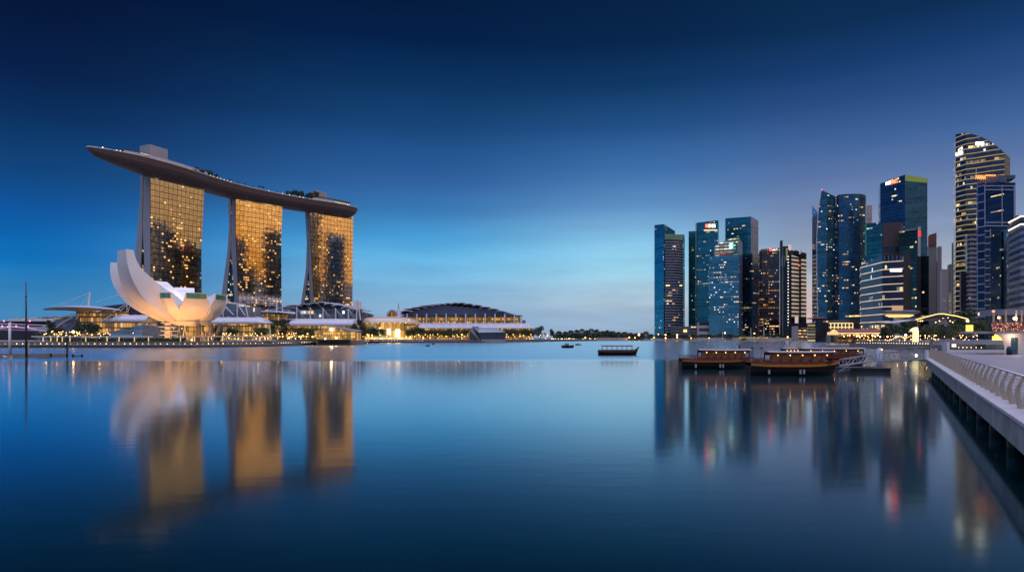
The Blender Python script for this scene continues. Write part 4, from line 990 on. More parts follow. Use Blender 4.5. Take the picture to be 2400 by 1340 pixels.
rf.face([top[0], top[4], top[1]]); rf.face([top[1], top[4], top[3], top[2]]); bt = [p+Vector((0, 24, -1)) for p in top]; rf.face([top[2], top[3], bt[3]]); rf.face([top[0], top[1], top[2], bt[3], bt[0]])
rf.build('roof', M['pav_roof'], dp_)
MB().box(PX(1130, Y-1), PX(1140, Y-1), Y-1.2, Y-.6, PZ(801, Y), PZ(795.5, Y)).build('entrance_panel', M['concrete'], dp_)

# -- promenade canopies with lit posts
def canopy(px0, px1, Y0, Y1, yroof, posts, label, lit):
    a, c = P(px0, yroof, Y0), P(px1, yroof, Y1)
    o = thing('walkway_canopy', label, 'canopy', (a.x, a.y, LZ))
    MB().bar(a, c, 3.0, .5).build('roof', M['white_paint'], o)
    for px in posts:
        t = (px-px0)/(px1-px0); q = a.lerp(c, t); x = PX(px, q.y)
        MB().tube([(x, q.y, LZ), (x, q.y, q.z-.2)], .2, 6).build('post', M['post_lit'] if lit(px) else M['grey_metal'], o)
canopy(80, 353, 296, 289, 788.5, (85, 101, 107, 119, 124, 128, 134, 146, 157, 164, 173, 181, 190, 201, 226, 251, 279, 290, 315, 348), 'long flat walkway canopy on lit posts at far left of the bank', lambda p: p in (101, 119, 134, 146, 164, 201, 251, 279, 315, 348))
canopy(408, 642, 289, 330, 788, (423, 456, 488, 521, 569, 586, 598, 609, 617, 624, 630, 640), 'long flat walkway canopy on lit posts in front of the lotus building', lambda p: p in (423, 456, 488, 521, 569, 609))

# -- trees on the left bank
for px, yt, Y, w, lb, k in ((116, 751, 420, 24, 'tall bushy tree in front of the glass shell of the theatre', 3), (97, 778, 330, 40, 'low spreading tree behind the left end of the walkway canopy', 2), (204, 751, 395, 56, 'large dark spreading tree between the theatre and the walkway canopy', 2),
        (135, 776, 340, 44, 'low lamplit tree below the theatre shell', 0), (172, 776, 345, 26, 'small tree glowing orange from the lamp beside it', 1), (235, 779, 350, 34, 'low dark tree in front of the slanted glass box', 2),
        (512, 762, 440, 26, 'spreading tree immediately right of the museum columns', 2), (545, 764, 450, 30, 'dark tree under the vaulted mall wing', 2), (609, 764, 455, 34, 'dark round tree at the right end of the vaulted mall wing', 0),
        (640, 749, 500, 34, 'taller green tree of the pair beside the middle mall', 1), (667, 749, 505, 30, 'right-hand green tree of the pair beside the middle mall', 3), (700, 765, 560, 36, 'bushy tree under the lilac vault left of the golden pavilion', 0), (728, 766, 560, 30, 'bushy tree touching the left side of the golden pavilion', 0),
        (832, 757, 480, 24, 'tree behind the right edge of the golden pavilion', 1), (848, 762, 520, 26, 'dark tree between golden pavilion and atrium', 3), (868, 764, 540, 34, 'spreading tree in front of the glowing atrium', 2), (888, 767, 545, 24, 'smaller tree at the centre of the glowing atrium', 0),
        (978, 764, 640, 36, 'dark tree at the right end of the atrium', 2), (962, 770, 640, 22, 'low tree beside the right atrium wall', 0)):
    tree(px, yt, Y, w, lb, None, k)
for px in range(1000, 1100, 13): tree(px+rt.uniform(-2, 2), 770+rt.uniform(-1.5, 2), 690+rt.uniform(-6, 6), 20, 'round shop-front tree in the row between the atrium and the dark pavilion', 'street trees left of the dark pavilion')
for px in range(1190, 1262, 12): tree(px+rt.uniform(-2, 2), 771+rt.uniform(-1.5, 2), 745+rt.uniform(-6, 6), 20, 'round shop-front tree in the row right of the dark pavilion', 'street trees right of the dark pavilion')
tree(1267, 764.5, 800, 25, 'tall dark round tree at the right end of the convention hall', None, 3); tree(1292, 770.5, 830, 15, 'slim dark tree alone right of the convention hall', None, 1)

# -- festoon and shop lights along the bank
fs = tag(MB().ball((0, 0, 0), .22, n=5, m=4).build('festoon_light', M['lamp_warm']), 'tiny warm light among the trees of the left bank', 'light', 'small warm lights on the left bank'); fi = [0]
def festoon(px, y, Y, s=1):
    q = P(px, y, Y)
    if fi[0] == 0: fs.location = q; fi[0] = 1; return fs
    return copy_tree(fs, q, sc=s)
for k in range(26): festoon(rt.uniform(95, 330), rt.uniform(780, 793), rt.uniform(300, 330), .8)
for k in range(24): festoon(rt.uniform(120, 190), rt.uniform(775, 788), rt.uniform(322, 340), .8)
for k in range(100): festoon(rt.uniform(470, 740), rt.choice((781.5, 785, 789, 793))+rt.uniform(-.7, .7), rt.uniform(395, 430), rt.uniform(.6, 1.4))
for k in range(120):
    px = rt.uniform(850, 1290); festoon(px, rt.choice((784, 788.5, 793, 797))+rt.uniform(-.8, .8), lerp(560, 742, (px-850)/440)+rt.uniform(0, 10), rt.uniform(1, 1.8))
lp = thing('street_lamp', 'bright orange street lamp glowing under the large spreading tree at left', 'street lamp', P(172, 800, 318)); q = P(172, 777.5, 318)
MB().tube([(q.x, q.y, LZ), q], .12, 6).build('pole', M['dark_metal'], lp); MB().ball(q, .6, n=8, m=6).build('lamp', glow('lamp_orange', (1, .5, .14), 18), lp)
# ================================================================ business district on the right
BLUE = (.06, .37, .43); DEEP = (.045, .25, .33); TEAL = (.06, .24, .26); INK = (.05, .09, .14); GREY = (.30, .31, .34)
seedc = [100]
def fac(name, glass, **k):
    seedc[0] += 1; d = dict(seed=seedc[0], fh=4.0, cw=1.9, sh=.22, mw=.1, lit=.07, row=.05, es=1.0, metal=.75, rough=.12, jitter=.008, zone=38, group=4, wtop=.62); d.update(k); d['lit'] *= .6 if d['zone'] else 1; d['row'] *= .8; d['coolness'] = d.get('coolness', .3)*.65; d.setdefault('cool', (.72, .88, 1)); d['es'] *= 1.25; return facade(name, glass, **d)
M['roof_deck'] = mat('roof_deck', (.12, .12, .13), .8, var=.2)
def tower(name, label, front, depth, yb, mats, cat='skyscraper', parent=None, part='glass_wall', lean=0, zb=None, zadd=None, bottom=None):
    """front: [(px, Y, row of the top)] left to right; one wall part per stretch; depth pushed straight back"""
    pts = [Vector((PX(px, Y), Y)) for px, Y, y in front]; zt = [PZ(y, Y) for px, Y, y in front]
    z0 = LZ if zb is None else zb
    root = parent or thing(name, label, cat, (pts[0].x, pts[0].y, z0))
    us = [0]
    for a, c in zip(pts, pts[1:]): us.append(us[-1]+(c-a).length)
    for i in range(len(pts)-1):
        m = mats[i] if isinstance(mats, (list, tuple)) else mats
        a, c = pts[i], pts[i+1]; mb = MB(); n = 1
        mb.face([(*a, z0), (*c, z0), (*c, zt[i+1]), (*a, zt[i])], [(us[i], z0), (us[i+1], z0), (us[i+1], zt[i+1]), (us[i], zt[i])])
        mb.build(part, m, root)
    m = mats[0] if isinstance(mats, (list, tuple)) else mats
    bk = MB(); P0, P1 = pts[0]+Vector((pts[0].x/pts[0].y*depth*.9, depth)), pts[-1]+Vector((pts[-1].x/pts[-1].y*depth*.55, depth))
    loop = [(pts[-1], zt[-1]), (P1, zt[-1]), (P0, zt[0]), (pts[0], zt[0])]; u = us[-1]
    for (a, za), (c, zc) in zip(loop, loop[1:]):
        w = (c-a).length; bk.face([(*a, z0), (*c, z0), (*c, zc), (*a, za)], [(u, z0), (u+w, z0), (u+w, zc), (u, za)]); u += w
    bk.build('rear_wall', m, root)
    rf = MB(); rf.face([(*p, z) for p, z in zip(pts, zt)]+[(*P1, zt[-1]), (*P0, zt[0])]); rf.build('roof', M['roof_deck'], root)
    return root
def on_face(A, B, px):
    """ground point where photo column px meets the wall from A=(px,Y) to B=(px,Y)"""
    a, c = Vector((PX(*A), A[1])), Vector((PX(*B), B[1])); k = (px-1200)/F; d = c-a
    t = (k*a.y-a.x)/(d.x-k*d.y); return a+d*t
def plate(name, A, B, px0, px1, y0, y1, m, parent, out=.5, th=.4, y0b=None, y1b=None):
    """box on the wall A-B covering columns px0..px1 and rows y0 (top)..y1"""
    p, q = on_face(A, B, px0), on_face(A, B, px1); d = (q-p).normalized(); nf = Vector((d.y, -d.x))
    if nf.y > 0: nf = -nf
    zz0 = [PZ(y1, p.y), PZ(y1 if y1b is None else y1b, q.y)]; zz1 = [PZ(y0, p.y), PZ(y0 if y0b is None else y0b, q.y)]
    a, b_, c_, e = p+nf*out, q+nf*out, q+nf*(out-th), p+nf*(out-th)
    return MB().prism([tuple(a), tuple(b_), tuple(c_), tuple(e)], [zz0[0], zz0[1], zz0[1], zz0[0]], [zz1[0], zz1[1], zz1[1], zz1[0]]).build(name, m, parent)
def words(s, A, B, px0, px1, y0, y1, m, parent, out=.7, name='lettering'):
    cu = bpy.data.curves.new('letters', 'FONT'); cu.body = s; cu.extrude = .02; cu.resolution_u = 2
    o = bpy.data.objects.new('letters', cu); COL.objects.link(o); bpy.context.view_layer.update()
    me = bpy.data.meshes.new_from_object(o.evaluated_get(bpy.context.evaluated_depsgraph_get())); bpy.data.objects.remove(o)
    xs = [v.co.x for v in me.vertices]; ys = [v.co.y for v in me.vertices]; x0, x1, b0, b1 = min(xs), max(xs), min(ys), max(ys)
    p, q = on_face(A, B, px0), on_face(A, B, px1); d = (q-p).normalized(); nf = Vector((d.y, -d.x)); nf = -nf if nf.y > 0 else nf
    mb = MB(); w0 = parent_world(parent)
    for v in me.vertices:
        t = (v.co.x-x0)/(x1-x0); g_ = p.lerp(q, t)+nf*(out+v.co.z); zb, zt = PZ(y1, p.lerp(q, t).y), PZ(y0, p.lerp(q, t).y)
        v.co = Vector((g_.x, g_.y, zb+(zt-zb)*(v.co.y-b0)/(b1-b0)))-w0
    me.materials.clear(); me.materials.append(m); o = bpy.data.objects.new(name, me); COL.objects.link(o); o.parent = parent; return o

# 1 twin-volume tower at the left end of the skyline
g1 = fac('blue_glass_a', BLUE, lit=.08, row=.02); g1b = fac('blue_glass_b', BLUE, lit=.05); g1c = fac('teal_top_glass', (.16, .42, .45), lit=.03)
lv = fac('louvre_wall', (.05, .06, .09), span=(.34, .33, .36), fh=4.6, sh=.28, cw=3, mw=.03, lit=.09, row=.02, coolness=.5, metal=.5, es=1.2)
t1_ = tower('skyscraper', 'blue glass tower at the left end of the skyline, its lower wing banded', [(1534, 1120, 527.5), (1556, 1090, 525), (1582, 1120, 541.5)], 40, 790, [g1, g1c])
tower('', '', [(1557.5, 1084, 549), (1600, 1098, 549.5), (1605, 1120, 550)], 26, 790, [g1c, g1c], parent=t1_, part='wing_crown')
lvm = MB(); pr = [(1558.5, 1082), (1564, 1080.5), (1572, 1080), (1582, 1081), (1592, 1084.5), (1600, 1091)]; zt = PZ(560, 1082); u = 0
for a, c in zip(pr, pr[1:]):
    p, q = Vector((PX(*a), a[1])), Vector((PX(*c), c[1])); w = (q-p).length; lvm.face([(*p, 12), (*q, 12), (*q, zt), (*p, zt)], [(u, 12), (u+w, 12), (u+w, zt), (u, zt)]); u += w
lvm.build('banded_wall', lv, t1_)
plate('sky_lobby', (1558.5, 1079), (1600, 1088), 1560, 1598, 667.5, 670.5, M['lamp_line'], t1_, 1.2)
# 2 tower with red and yellow rooftop sign
g2 = fac('blue_glass_c', DEEP, lit=.10, row=.10, coolness=.7); g2b = fac('blue_glass_d', BLUE, lit=.06)
t2_ = tower('skyscraper', 'blue glass tower with a red emblem and pale yellow letters at its top corner', [(1633, 1110, 522), (1683, 1090, 516), (1685, 1110, 520)], 40, 790, [g2, g2b])
tower('', '', [(1614, 1130, 542), (1634, 1112, 541)], 40, 790, g2b, parent=t2_, part='side_wing')
plate('corner_fin', (1633, 1108), (1683, 1088), 1630.5, 1632.5, 523, 784, M['grey_metal'], t2_, .5)
words('DBS', (1633, 1110), (1683, 1090), 1661.5, 1677, 525.5, 533, M['sign_yellow'], t2_)
plate('emblem', (1633, 1110), (1683, 1090), 1653.5, 1660, 525.5, 533, M['sign_red'], t2_, .7)
words('X', (1633, 1110), (1683, 1090), 1654.5, 1659, 527, 532, M['sign_orange'], t2_, 1.2, 'emblem_cross')
plate('top_band', (1633, 1110), (1683, 1090), 1650, 1681, 538.5, 541, M['lamp_line'], t2_, .5, y0b=538, y1b=540)
# 3 tower with a lit glass lantern crown
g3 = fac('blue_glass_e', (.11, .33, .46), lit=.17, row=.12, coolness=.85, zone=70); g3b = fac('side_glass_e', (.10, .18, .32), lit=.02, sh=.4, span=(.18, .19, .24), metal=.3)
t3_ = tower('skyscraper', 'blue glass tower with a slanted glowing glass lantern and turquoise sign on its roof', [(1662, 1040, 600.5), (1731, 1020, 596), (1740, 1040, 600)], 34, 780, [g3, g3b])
lan = fac('lantern_glass', (.30, .32, .28), span=(.2, .2, .18), frame=(.1, .12, .12), fh=5, cw=6.5, lit=1.2, row=.4, warm=(.9, .8, .6), cool=(.8, .9, .8), es=.8, metal=.3, zone=None, group=1)
tower('', '', [(1676, 1037, 574), (1719, 1025, 556.5)], 20, 780, lan, parent=t3_, part='lantern', zb=PZ(597.5, 1025))
tower('', '', [(1719.3, 1025, 556.5), (1730, 1021, 552), (1740, 1038, 569)], 20, 780, [fac('green_lantern', (.2, .34, .26), lit=.3, es=.6, fh=5, cw=3, zone=None, warm=(.8, .9, .5)), g3b], parent=t3_, part='lantern_corner', zb=PZ(597.5, 1022))
plate('turquoise_sign', (1676, 1037), (1719, 1025), 1709, 1718.5, 569, 582.5, M['sign_teal'], t3_, .6)
words('S', (1676, 1037), (1719, 1025), 1710.5, 1717, 570.5, 581, M['sign_white'], t3_, 1.1, 'emblem')
plate('roof_terrace', (1676, 1036), (1719, 1024), 1677, 1719, 595, 598, fac('terrace_red', (.1, .02, .02), fh=2, cw=1.5, lit=.6, row=.5, warm=(1, .15, .06), coolness=0, es=.9, zone=None, metal=.1), t3_, .2)
# 4 tallest flat-topped tower of the left group and its annex
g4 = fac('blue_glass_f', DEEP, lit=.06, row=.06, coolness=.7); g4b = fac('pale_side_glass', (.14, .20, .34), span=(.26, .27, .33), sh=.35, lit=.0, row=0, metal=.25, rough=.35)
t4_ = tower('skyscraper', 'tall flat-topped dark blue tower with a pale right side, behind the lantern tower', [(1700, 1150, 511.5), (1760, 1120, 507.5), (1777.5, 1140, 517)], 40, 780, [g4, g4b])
g5 = fac('ink_glass', INK, lit=.16, row=.16, coolness=.2, warm=(1, .7, .3)); g5b = fac('annex_side_glass', (.10, .16, .26), lit=.03, metal=.35)
tower('skyscraper', 'shorter dark tower with yellowish lit storeys in front of the tall flat-topped tower', [(1735, 1062, 598), (1763, 1050, 594), (1789, 1066, 597)], 26, 780, [g5, g5b])
# 5 dark tower with orange storeys, shaft, stripes
g6 = fac('bronze_glass', (.10, .08, .09), span=(.08, .06, .07), lit=.22, row=.22, warm=(1, .45, .12), coolness=.05, es=.62, fh=4.5)
t5_ = tower('skyscraper', 'dark bronze tower with orange lit storeys and a red and white sign on top', [(1780, 1010, 587), (1785, 1005, 584), (1827, 1000, 581)], 40, 780, g6)
plate('emblem', (1785, 1005), (1827, 1000), 1803, 1808.5, 582.5, 588, M['sign_red'], t5_, .8); words('uob 7', (1785, 1005), (1827, 1000), 1810, 1821.5, 582.5, 587.5, M['sign_white'], t5_, .8)
sh5 = fac('shaft_cladding', (.05, .055, .08), lit=0, row=0, metal=.4)
tower('skyscraper', 'very slim dark shaft tower between the bronze tower and the striped towers', [(1828, 1000, 564), (1834.5, 998, 563)], 30, 780, sh5)
t6_ = tower('skyscraper', 'dark tower with a vertical strip of small lights and a pink rooftop box', [(1834.8, 1004, 577), (1843, 1002, 577), (1850, 1000, 576)], 30, 780, sh5)
for px in (1832.5, 1838): plate('light_tube', (1828, 999), (1843, 996), px-.5, px+.5, 600, 625, M['lamp_cool'] if False else M['roof_lilac'], t6_, 1.0)
for k in range(24): plate('light_dot', (1843, 1002), (1850, 1000), 1846.5, 1848, 600+k*7, 602+k*7, M['sign_white'], t6_, .5)
for k in range(9): plate('crown_light', (1843, 1002), (1850, 1000), 1842, 1846, 582+k*3.2, 584+k*3.2, glow('green_yellow', (.55, .6, .15), .5), t6_, .4)
plate('rooftop_box', (1843, 1000), (1850, 998), 1847.5, 1854, 573.5, 585, glow('pink_box', (.9, .6, .65), .75), t6_, 1.2, 5)
stripe = fac('striped_wall', (.03, .03, .04), span=(.5, .46, .41), fh=6.1, sh=.55, cw=40, mw=.0, lit=0, row=0, metal=.2, bands=.40, bandw=.5, bandcol=(1, .76, .52), jitter=0)
dk = fac('dark_cladding', (.03, .035, .05), lit=0, row=0, metal=.1, rough=.4)
t7_ = tower('skyscraper', 'left of two dark towers striped with glowing white floor bands', [(1850.3, 985, 588), (1855, 980, 586), (1863, 990, 588)], 30, 780, [dk, dk])
tower('', '', [(1855.3, 978, 597), (1872, 990, 603)], 20, 780, stripe, parent=t7_, part='striped_wall', zb=PZ(742, 985))
tower('', '', [(1863, 989, 588), (1864, 988, 585.5), (1873, 992, 589)], 20, 780, dk, parent=t7_, part='upper_block', zb=PZ(604, 990))
t8_ = tower('skyscraper', 'right of two dark towers striped with glowing white floor bands', [(1872.5, 990, 596), (1877.5, 984, 595), (1878, 986, 592), (1890, 992, 594)], 26, 780, dk)
tower('', '', [(1878.2, 982, 603), (1889.8, 990, 607)], 10, 780, stripe, parent=t8_, part='striped_wall', zb=PZ(742, 985))
tower('', '', [(1877.5, 985, 590.5), (1889, 990, 593)], 20, 780, dk, parent=t8_, part='upper_block', zb=PZ(602, 990)); mast(1877.5, 585, 592, 985, t8_, .9, name='antenna')
plate('red_beacon', (1866, 980), (1876, 986), 1871, 1874, 621, 623.5, M['lamp_red'], t7_, 1.0)
# 6/7 two sail-shaped residential towers
g8 = fac('sail_glass', (.07, .22, .34), lit=.10, row=.02, coolness=.75, zone=60, fh=3.6); g9 = fac('sail_glass_b', (.06, .16, .26), lit=.10, row=.03, coolness=.5, zone=70, fh=3.6, warm=(1, .55, .25))
Y = 900; sA = thing('skyscraper', 'sail-shaped blue tower rising to a sharp point on its left edge', 'skyscraper', (PX(1938, Y), Y, LZ))
mb = MB(); rows = [(745, 1917), (700, 1916), (640, 1915), (560, 1914.6), (500, 1917.5), (470, 1921.5), (455, 1924), (445.5, 1925.5)]
prev = None
for y, x in rows:
    z = PZ(y, Y); a = Vector((PX(x, Y), Y, z)); zr = min(z, PZ(461, Y)); mid = P(1936, y, Y-7); 
    cur = (a, Vector((PX(1938, Y-6), Y-6, min(z, PZ(451, Y-6)))), Vector((PX(1957, Y-2), Y-2, zr)))
    if prev:
        for i in (0, 1): mb.face([prev[i], prev[i+1], cur[i+1], cur[i]], [(p.x, p.z) for p in (prev[i], prev[i+1], cur[i+1], cur[i])])
    prev = cur
mb.build('glass_wall', g8, sA)
MB().tube([P(x-.3, y, Y) for y, x in rows], .5, 5).build('edge_fin', M['white_paint'], sA)
bk = MB().prism([(PX(1919, Y), Y+.5), (PX(1957, Y), Y-1.5), (PX(1957, Y), Y+30), (PX(1930, Y), Y+34)], LZ, [PZ(500, Y), PZ(463, Y), PZ(463, Y), PZ(470, Y)]); bk.build('rear_wall', g9, sA)
plate('beacon', (1914, Y), (1957, Y), 1925, 1927, 443.5, 446, M['lamp_red'], sA, .5)
cs = fac('recess_wall', (.10, .08, .08), span=(.2, .16, .15), fh=3.6, sh=.4, cw=2, mw=.2, lit=.15, row=.02, warm=(1, .45, .2), coolness=0, metal=.2, es=.8, zone=None)
tower('', '', [(1956.5, 902, 461), (1962, 901, 459)], 20, 745, cs, parent=sA, part='recess')
tower('skyscraper', 'curved-topped dark blue tower joined to the right of the pointed sail tower', [(1961.5, 896, 459), (1966, 893, 456.5), (1980, 888, 455), (2000, 885, 454), (2016, 886, 454.5), (2029, 890, 457), (2030.5, 900, 460)], 34, 745, g9)
tower('skyscraper', 'narrow pale grey tower peeking out behind the curved-topped tower', [(2031, 960, 480.5), (2044, 965, 481)], 30, 745, fac('pale_wall', GREY, span=(.3, .3, .33), lit=.01, row=0, metal=.2, rough=.4))
# 8 green-crowned tower
g10 = fac('navy_glass', (.05, .13, .22), lit=.13, row=.12, coolness=.55, warm=(.9, .85, .4), zone=40); g11 = fac('olive_glass', (.06, .15, .17), span=(.06, .12, .13), lit=.015, row=.02, metal=.35, sh=.2, cool=(.8, .9, .4), coolness=1)
t9_ = tower('skyscraper', 'tall green-tinted glass tower with a glowing yellow-green crown and a red and white sign', [(2063, 800, 430.5), (2121, 770, 409.5), (2173.5, 758, 418)], 40, 740, [g10, g11])
plate('glowing_crown', (2121, 770), (2173.5, 758), 2121.5, 2173, 410, 424, glow('crown_green', (.42, .52, .08), .26, (.1, .15, .05)), t9_, .4, y0b=418, y1b=429)
plate('sign_board', (2063, 800), (2121, 770), 2086.5, 2103, 424.5, 433, M['sign_red'], t9_, .5, y0b=419.5, y1b=428)
plate('emblem', (2063, 800), (2121, 770), 2076.5, 2087.5, 428, 434, glow('emblem_white', (1, .95, .92), 5), t9_, .7, y0b=424, y1b=431)
words('OCBC', (2063, 800), (2121, 770), 2088.5, 2101, 422.5, 429, M['sign_orange'], t9_, 1.0)
# 9 teal tower and maroon block
t10_ = tower('skyscraper', 'broad low teal tower with a bright teal left edge, below the green-crowned tower', [(2028.5, 645, 524), (2034, 642, 523), (2068, 630, 521)], 24, 740, fac('teal_glass', (.05, .22, .24), lit=.03, row=.02, warm=(.7, .8, .5)))
plate('edge_light', (2028.5, 645), (2034, 642), 2028.6, 2031.5, 524.5, 600, glow('teal_edge', (.03, .25, .25), .35), t10_, .4)
t11_ = tower('office_block', 'windowless maroon block beside the teal tower', [(2068.5, 630, 522.5), (2112, 624, 520.5), (2117, 634, 523)], 20, 740, mat('maroon_wall', (.085, .05, .055), .6, var=.15), cat='office block', part='wall')
plate('window_band', (2068.5, 630), (2112, 624), 2072, 2108, 578, 589, fac('maroon_windows', INK, lit=.03), t11_, .3)
# 10 dark tower with vertical red sign
t12_ = tower('skyscraper', 'dark green glass tower with a vertical red and white sign at its right corner', [(2108, 615, 540.5), (2148, 597, 535.5), (2158, 603, 536)], 26, 740, [fac('green_black_glass', (.04, .13, .13), lit=.12, row=.08, warm=(1, .78, .3), coolness=0), dk])
plate('sign_strip', (2148, 597), (2158, 603), 2149.5, 2155.5, 531.5, 601, M['roof_lilac'], t12_, .8); plate('red_sign', (2148, 597), (2158, 603), 2150.2, 2155, 542, 554, glow('vertical_red', (1, .04, .03), 1.6), t12_, 1.2)
for k in range(4): words('E', (2148, 597), (2158, 603), 2151.2, 2154, 543+k*2.8, 545+k*2.8, M['black_paint'], t12_, 1.5, 'character')
plate('roof_edge', (2108, 615), (2148, 597), 2108, 2148, 541, 543.5, M['roof_lilac'], t12_, .5, y0b=536, y1b=538); plate('light_tube', (2108, 615), (2148, 597), 2132.6, 2133.8, 616, 726, M['roof_lilac'], t12_, .6)
tower('skyscraper', 'dark green glass tower whose lit windows show just right of the vertical sign', [(2156, 640, 600), (2177, 634, 600)], 18, 740, fac('black_glass', (.04, .08, .1), lit=.08, row=.10, warm=(1, .75, .25), coolness=0))
# 11 hotel with luminous white floor lines
ln = dict(span=(.05, .05, .07), fh=6.35, sh=.1, cw=2.2, mw=.1, lit=.14, row=.05, warm=(1, .7, .25), coolness=.1, metal=.5, es=.9, bands=.95, bandw=.11, bandcol=(1, .72, .50), off=1.2, zone=22)
Y = 545
t13_ = tower('hotel', 'navy corner hotel block wrapped in luminous white horizontal lines', [(2018, 590, 621), (2068, 548, 598), (2117, 538, 598)], 26, 765, [fac('lined_wall', (.04, .05, .09), **ln), fac('lined_wall_b', (.04, .05, .09), **ln)], cat='hotel', part='lined_wall', zb=PZ(768, 548))
tower('', '', [(2117.3, 538.5, 595), (2134, 556, 592)], 24, 765, fac('dark_side', (.025, .025, .04), lit=.02, metal=.1, rough=.4), parent=t13_, part='dark_side')
for A, B, n in (((2018, 590), (2068, 548), 7), ((2068, 548), (2117, 538), 5)):
    for k in range(n):
        px = lerp(A[0], B[0], (k+.5)/n); yt = lerp(618, 600, (k+.5)/n) if A[0] == 2018 else 599; plate('crown_post', A, B, px-.7, px+.7, yt, yt+13, M['sign_white'] if A[0] == 2018 and k > 2 else M['grey_metal'], t13_, .6)
plate('corner_lantern', (2018, 590), (2068, 548), 2018.5, 2030, 615, 626, glow('lantern_gold', (1, .68, .28), .9), t13_, .7)
plate('sign_board', (2068, 548), (2117, 538), 2086.5, 2114, 630, 636.5, M['sign_white'], t13_, .8); words('CIMB BANK', (2068, 548), (2117, 538), 2088, 2112, 631.5, 635, M['grey_metal'], t13_, 1.1)
for k in range(4): plate('vertical_tube', (2018, 590), (2068, 548), 2022+k*6, 2023.2+k*6, 719, 742, M['sign_white'], t13_, .8)
plate('lit_panel', (2068, 548), (2117, 538), 2091, 2117, 716, 727, glow('peach_panel', (.95, .55, .3), .6), t13_, 1.0)
# 12-14 slim background blocks
t14_ = tower('office_block', 'pale grey slab tower with a rust-red upper corner right of the green-crowned tower', [(2176, 900, 573), (2195, 900, 573)], 24, 740, mat('pale_slab', (.30, .31, .34), .6, var=.06), cat='office block', part='wall')
tower('', '', [(2177, 898, 551), (2195, 898, 545)], 20, 740, mat('rust_slab', (.20, .09, .08), .6), parent=t14_, part='upper_wall', zb=PZ(574, 898))
res = fac('flats_wall', (.05, .05, .06), span=(.30, .28, .29), frame=(.27, .25, .26), fh=3.2, sh=.45, cw=3.4, mw=.4, lit=.05, row=0, metal=.1, warm=(1, .6, .35), coolness=.1, rough=.5, es=.9)
t15_ = tower('apartment_block', 'grey-brown apartment tower with stepped top behind the pale slab', [(2192, 1000, 612), (2205, 1000, 612)], 24, 740, res, cat='apartment block', part='wall'); tower('', '', [(2197, 998, 578), (2207, 998, 577)], 20, 740, res, parent=t15_, part='upper_wall')
tower('apartment_block', 'lighter grey apartment tower, lower neighbour to the stepped one', [(2206.5, 950, 630.5), (2221, 950, 631)], 24, 740, fac('pale_flats', (.08, .08, .09), span=(.42, .41, .42), frame=(.4, .39, .4), fh=3.2, sh=.5, cw=3, mw=.4, lit=.02, row=0, metal=.1, rough=.5), cat='apartment block', part='wall')
t16_ = tower('apartment_block', 'pale apartment block with amber lit lower storeys left of the tallest tower', [(2222.5, 900, 620), (2240.5, 900, 616)], 20, 740, res, cat='apartment block', part='wall')
plate('lit_lower_wall', (2222.5, 900), (2240.5, 900), 2223, 2240, 685, 738, fac('amber_flats', (.3, .25, .18), span=(.5, .42, .3), fh=3.2, sh=.4, cw=3, mw=.35, lit=.35, row=.2, metal=.1, warm=(1, .7, .35), coolness=0, es=.6, zone=None), t16_, .4)
tower('apartment_block', 'sliver of a dark tower between the lit apartment block and the tallest tower', [(2236, 870, 565), (2241, 870, 565)], 20, 740, dk, cat='apartment block', part='wall')
# 15 tallest tower, curved roof and gold floor lines
gl_ = dict(span=(.10, .09, .08), fh=6.3, sh=.14, cw=2.2, mw=.08, lit=.06, row=.16, warm=(1, .72, .3), coolness=.05, metal=.72, es=.9, bands=.46, bandw=.16, bandcol=(1, .68, .24), zone=None)
ga, gb = fac('gold_line_glass', (.06, .11, .18), **gl_), fac('gold_line_glass_b', (.10, .12, .17), **gl_)
t17_ = tower('skyscraper', 'tallest tower at right with a curved sloping roof and fine gold floor lines', [(2240, 815, 315), (2263.5, 800, 311.5), (2285, 795, 316), (2305, 789, 323), (2325, 783, 334.5), (2342, 779, 347), (2354.5, 776, 358.5)], 44, 740, [ga]+[gb]*5)
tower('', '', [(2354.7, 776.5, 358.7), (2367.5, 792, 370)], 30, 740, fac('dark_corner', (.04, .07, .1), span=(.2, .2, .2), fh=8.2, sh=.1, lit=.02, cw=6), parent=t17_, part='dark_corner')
plate('white_sign', (2263.5, 800), (2305, 789), 2287, 2306, 333.5, 340.5, glow('sign_bright', (1, .97, .88), 5), t17_, 1.2)
plate('white_sign', (2240, 815), (2263.5, 800), 2242, 2257.5, 359.5, 366, glow('sign_bright_b', (1, .98, .95), 4), t17_, 1.2, y0b=354.5, y1b=361)
em = MB()
pp = [(2246, 350), (2254.5, 346.5), (2254.5, 351.5), (2250, 355), (2246.3, 353.5), (2246, 350)]
em.tube([Vector((*(on_face((2240, 815), (2263.5, 800), a)+Vector((-.6, -1.0))), PZ(b_, 808))) for a, b_ in pp], .4, 4); em.build('shield_emblem', M['sign_white'], t17_)
# 16 blue tower with white grid
frame_w = dict(span=(.36, .37, .44), frame=(.36, .37, .44), fh=8.5, sh=.13, cw=8, mw=.11, lit=.06, row=.03, warm=(1, .7, .35), coolness=.1, metal=.7, es=1.0)
t18_ = tower('skyscraper', 'dark blue tower with a white frame grid and orange lit letters on its roof edge', [(2290, 669, 432), (2309, 661, 428), (2380, 631, 428)], 12, 740, [fac('framed_glass', (.03, .07, .14), **frame_w), fac('band_glass', (.03, .08, .15), span=(.03, .045, .075), frame=(.03, .05, .09), fh=8, sh=.5, cw=7, mw=.05, lit=.05, row=.03, warm=(1, .7, .35), metal=.7)])
for y in (434.5, 443.5, 520, 528): plate('white_band', (2309, 661), (2380, 631), 2309, 2380, y, y+2.6, M['roof_lilac'], t18_, .6)
for px in (2309.5, 2350, 2378.5): plate('white_pier', (2309, 661), (2380, 631), px-1, px+1, 434, 530, M['roof_lilac'], t18_, .75)
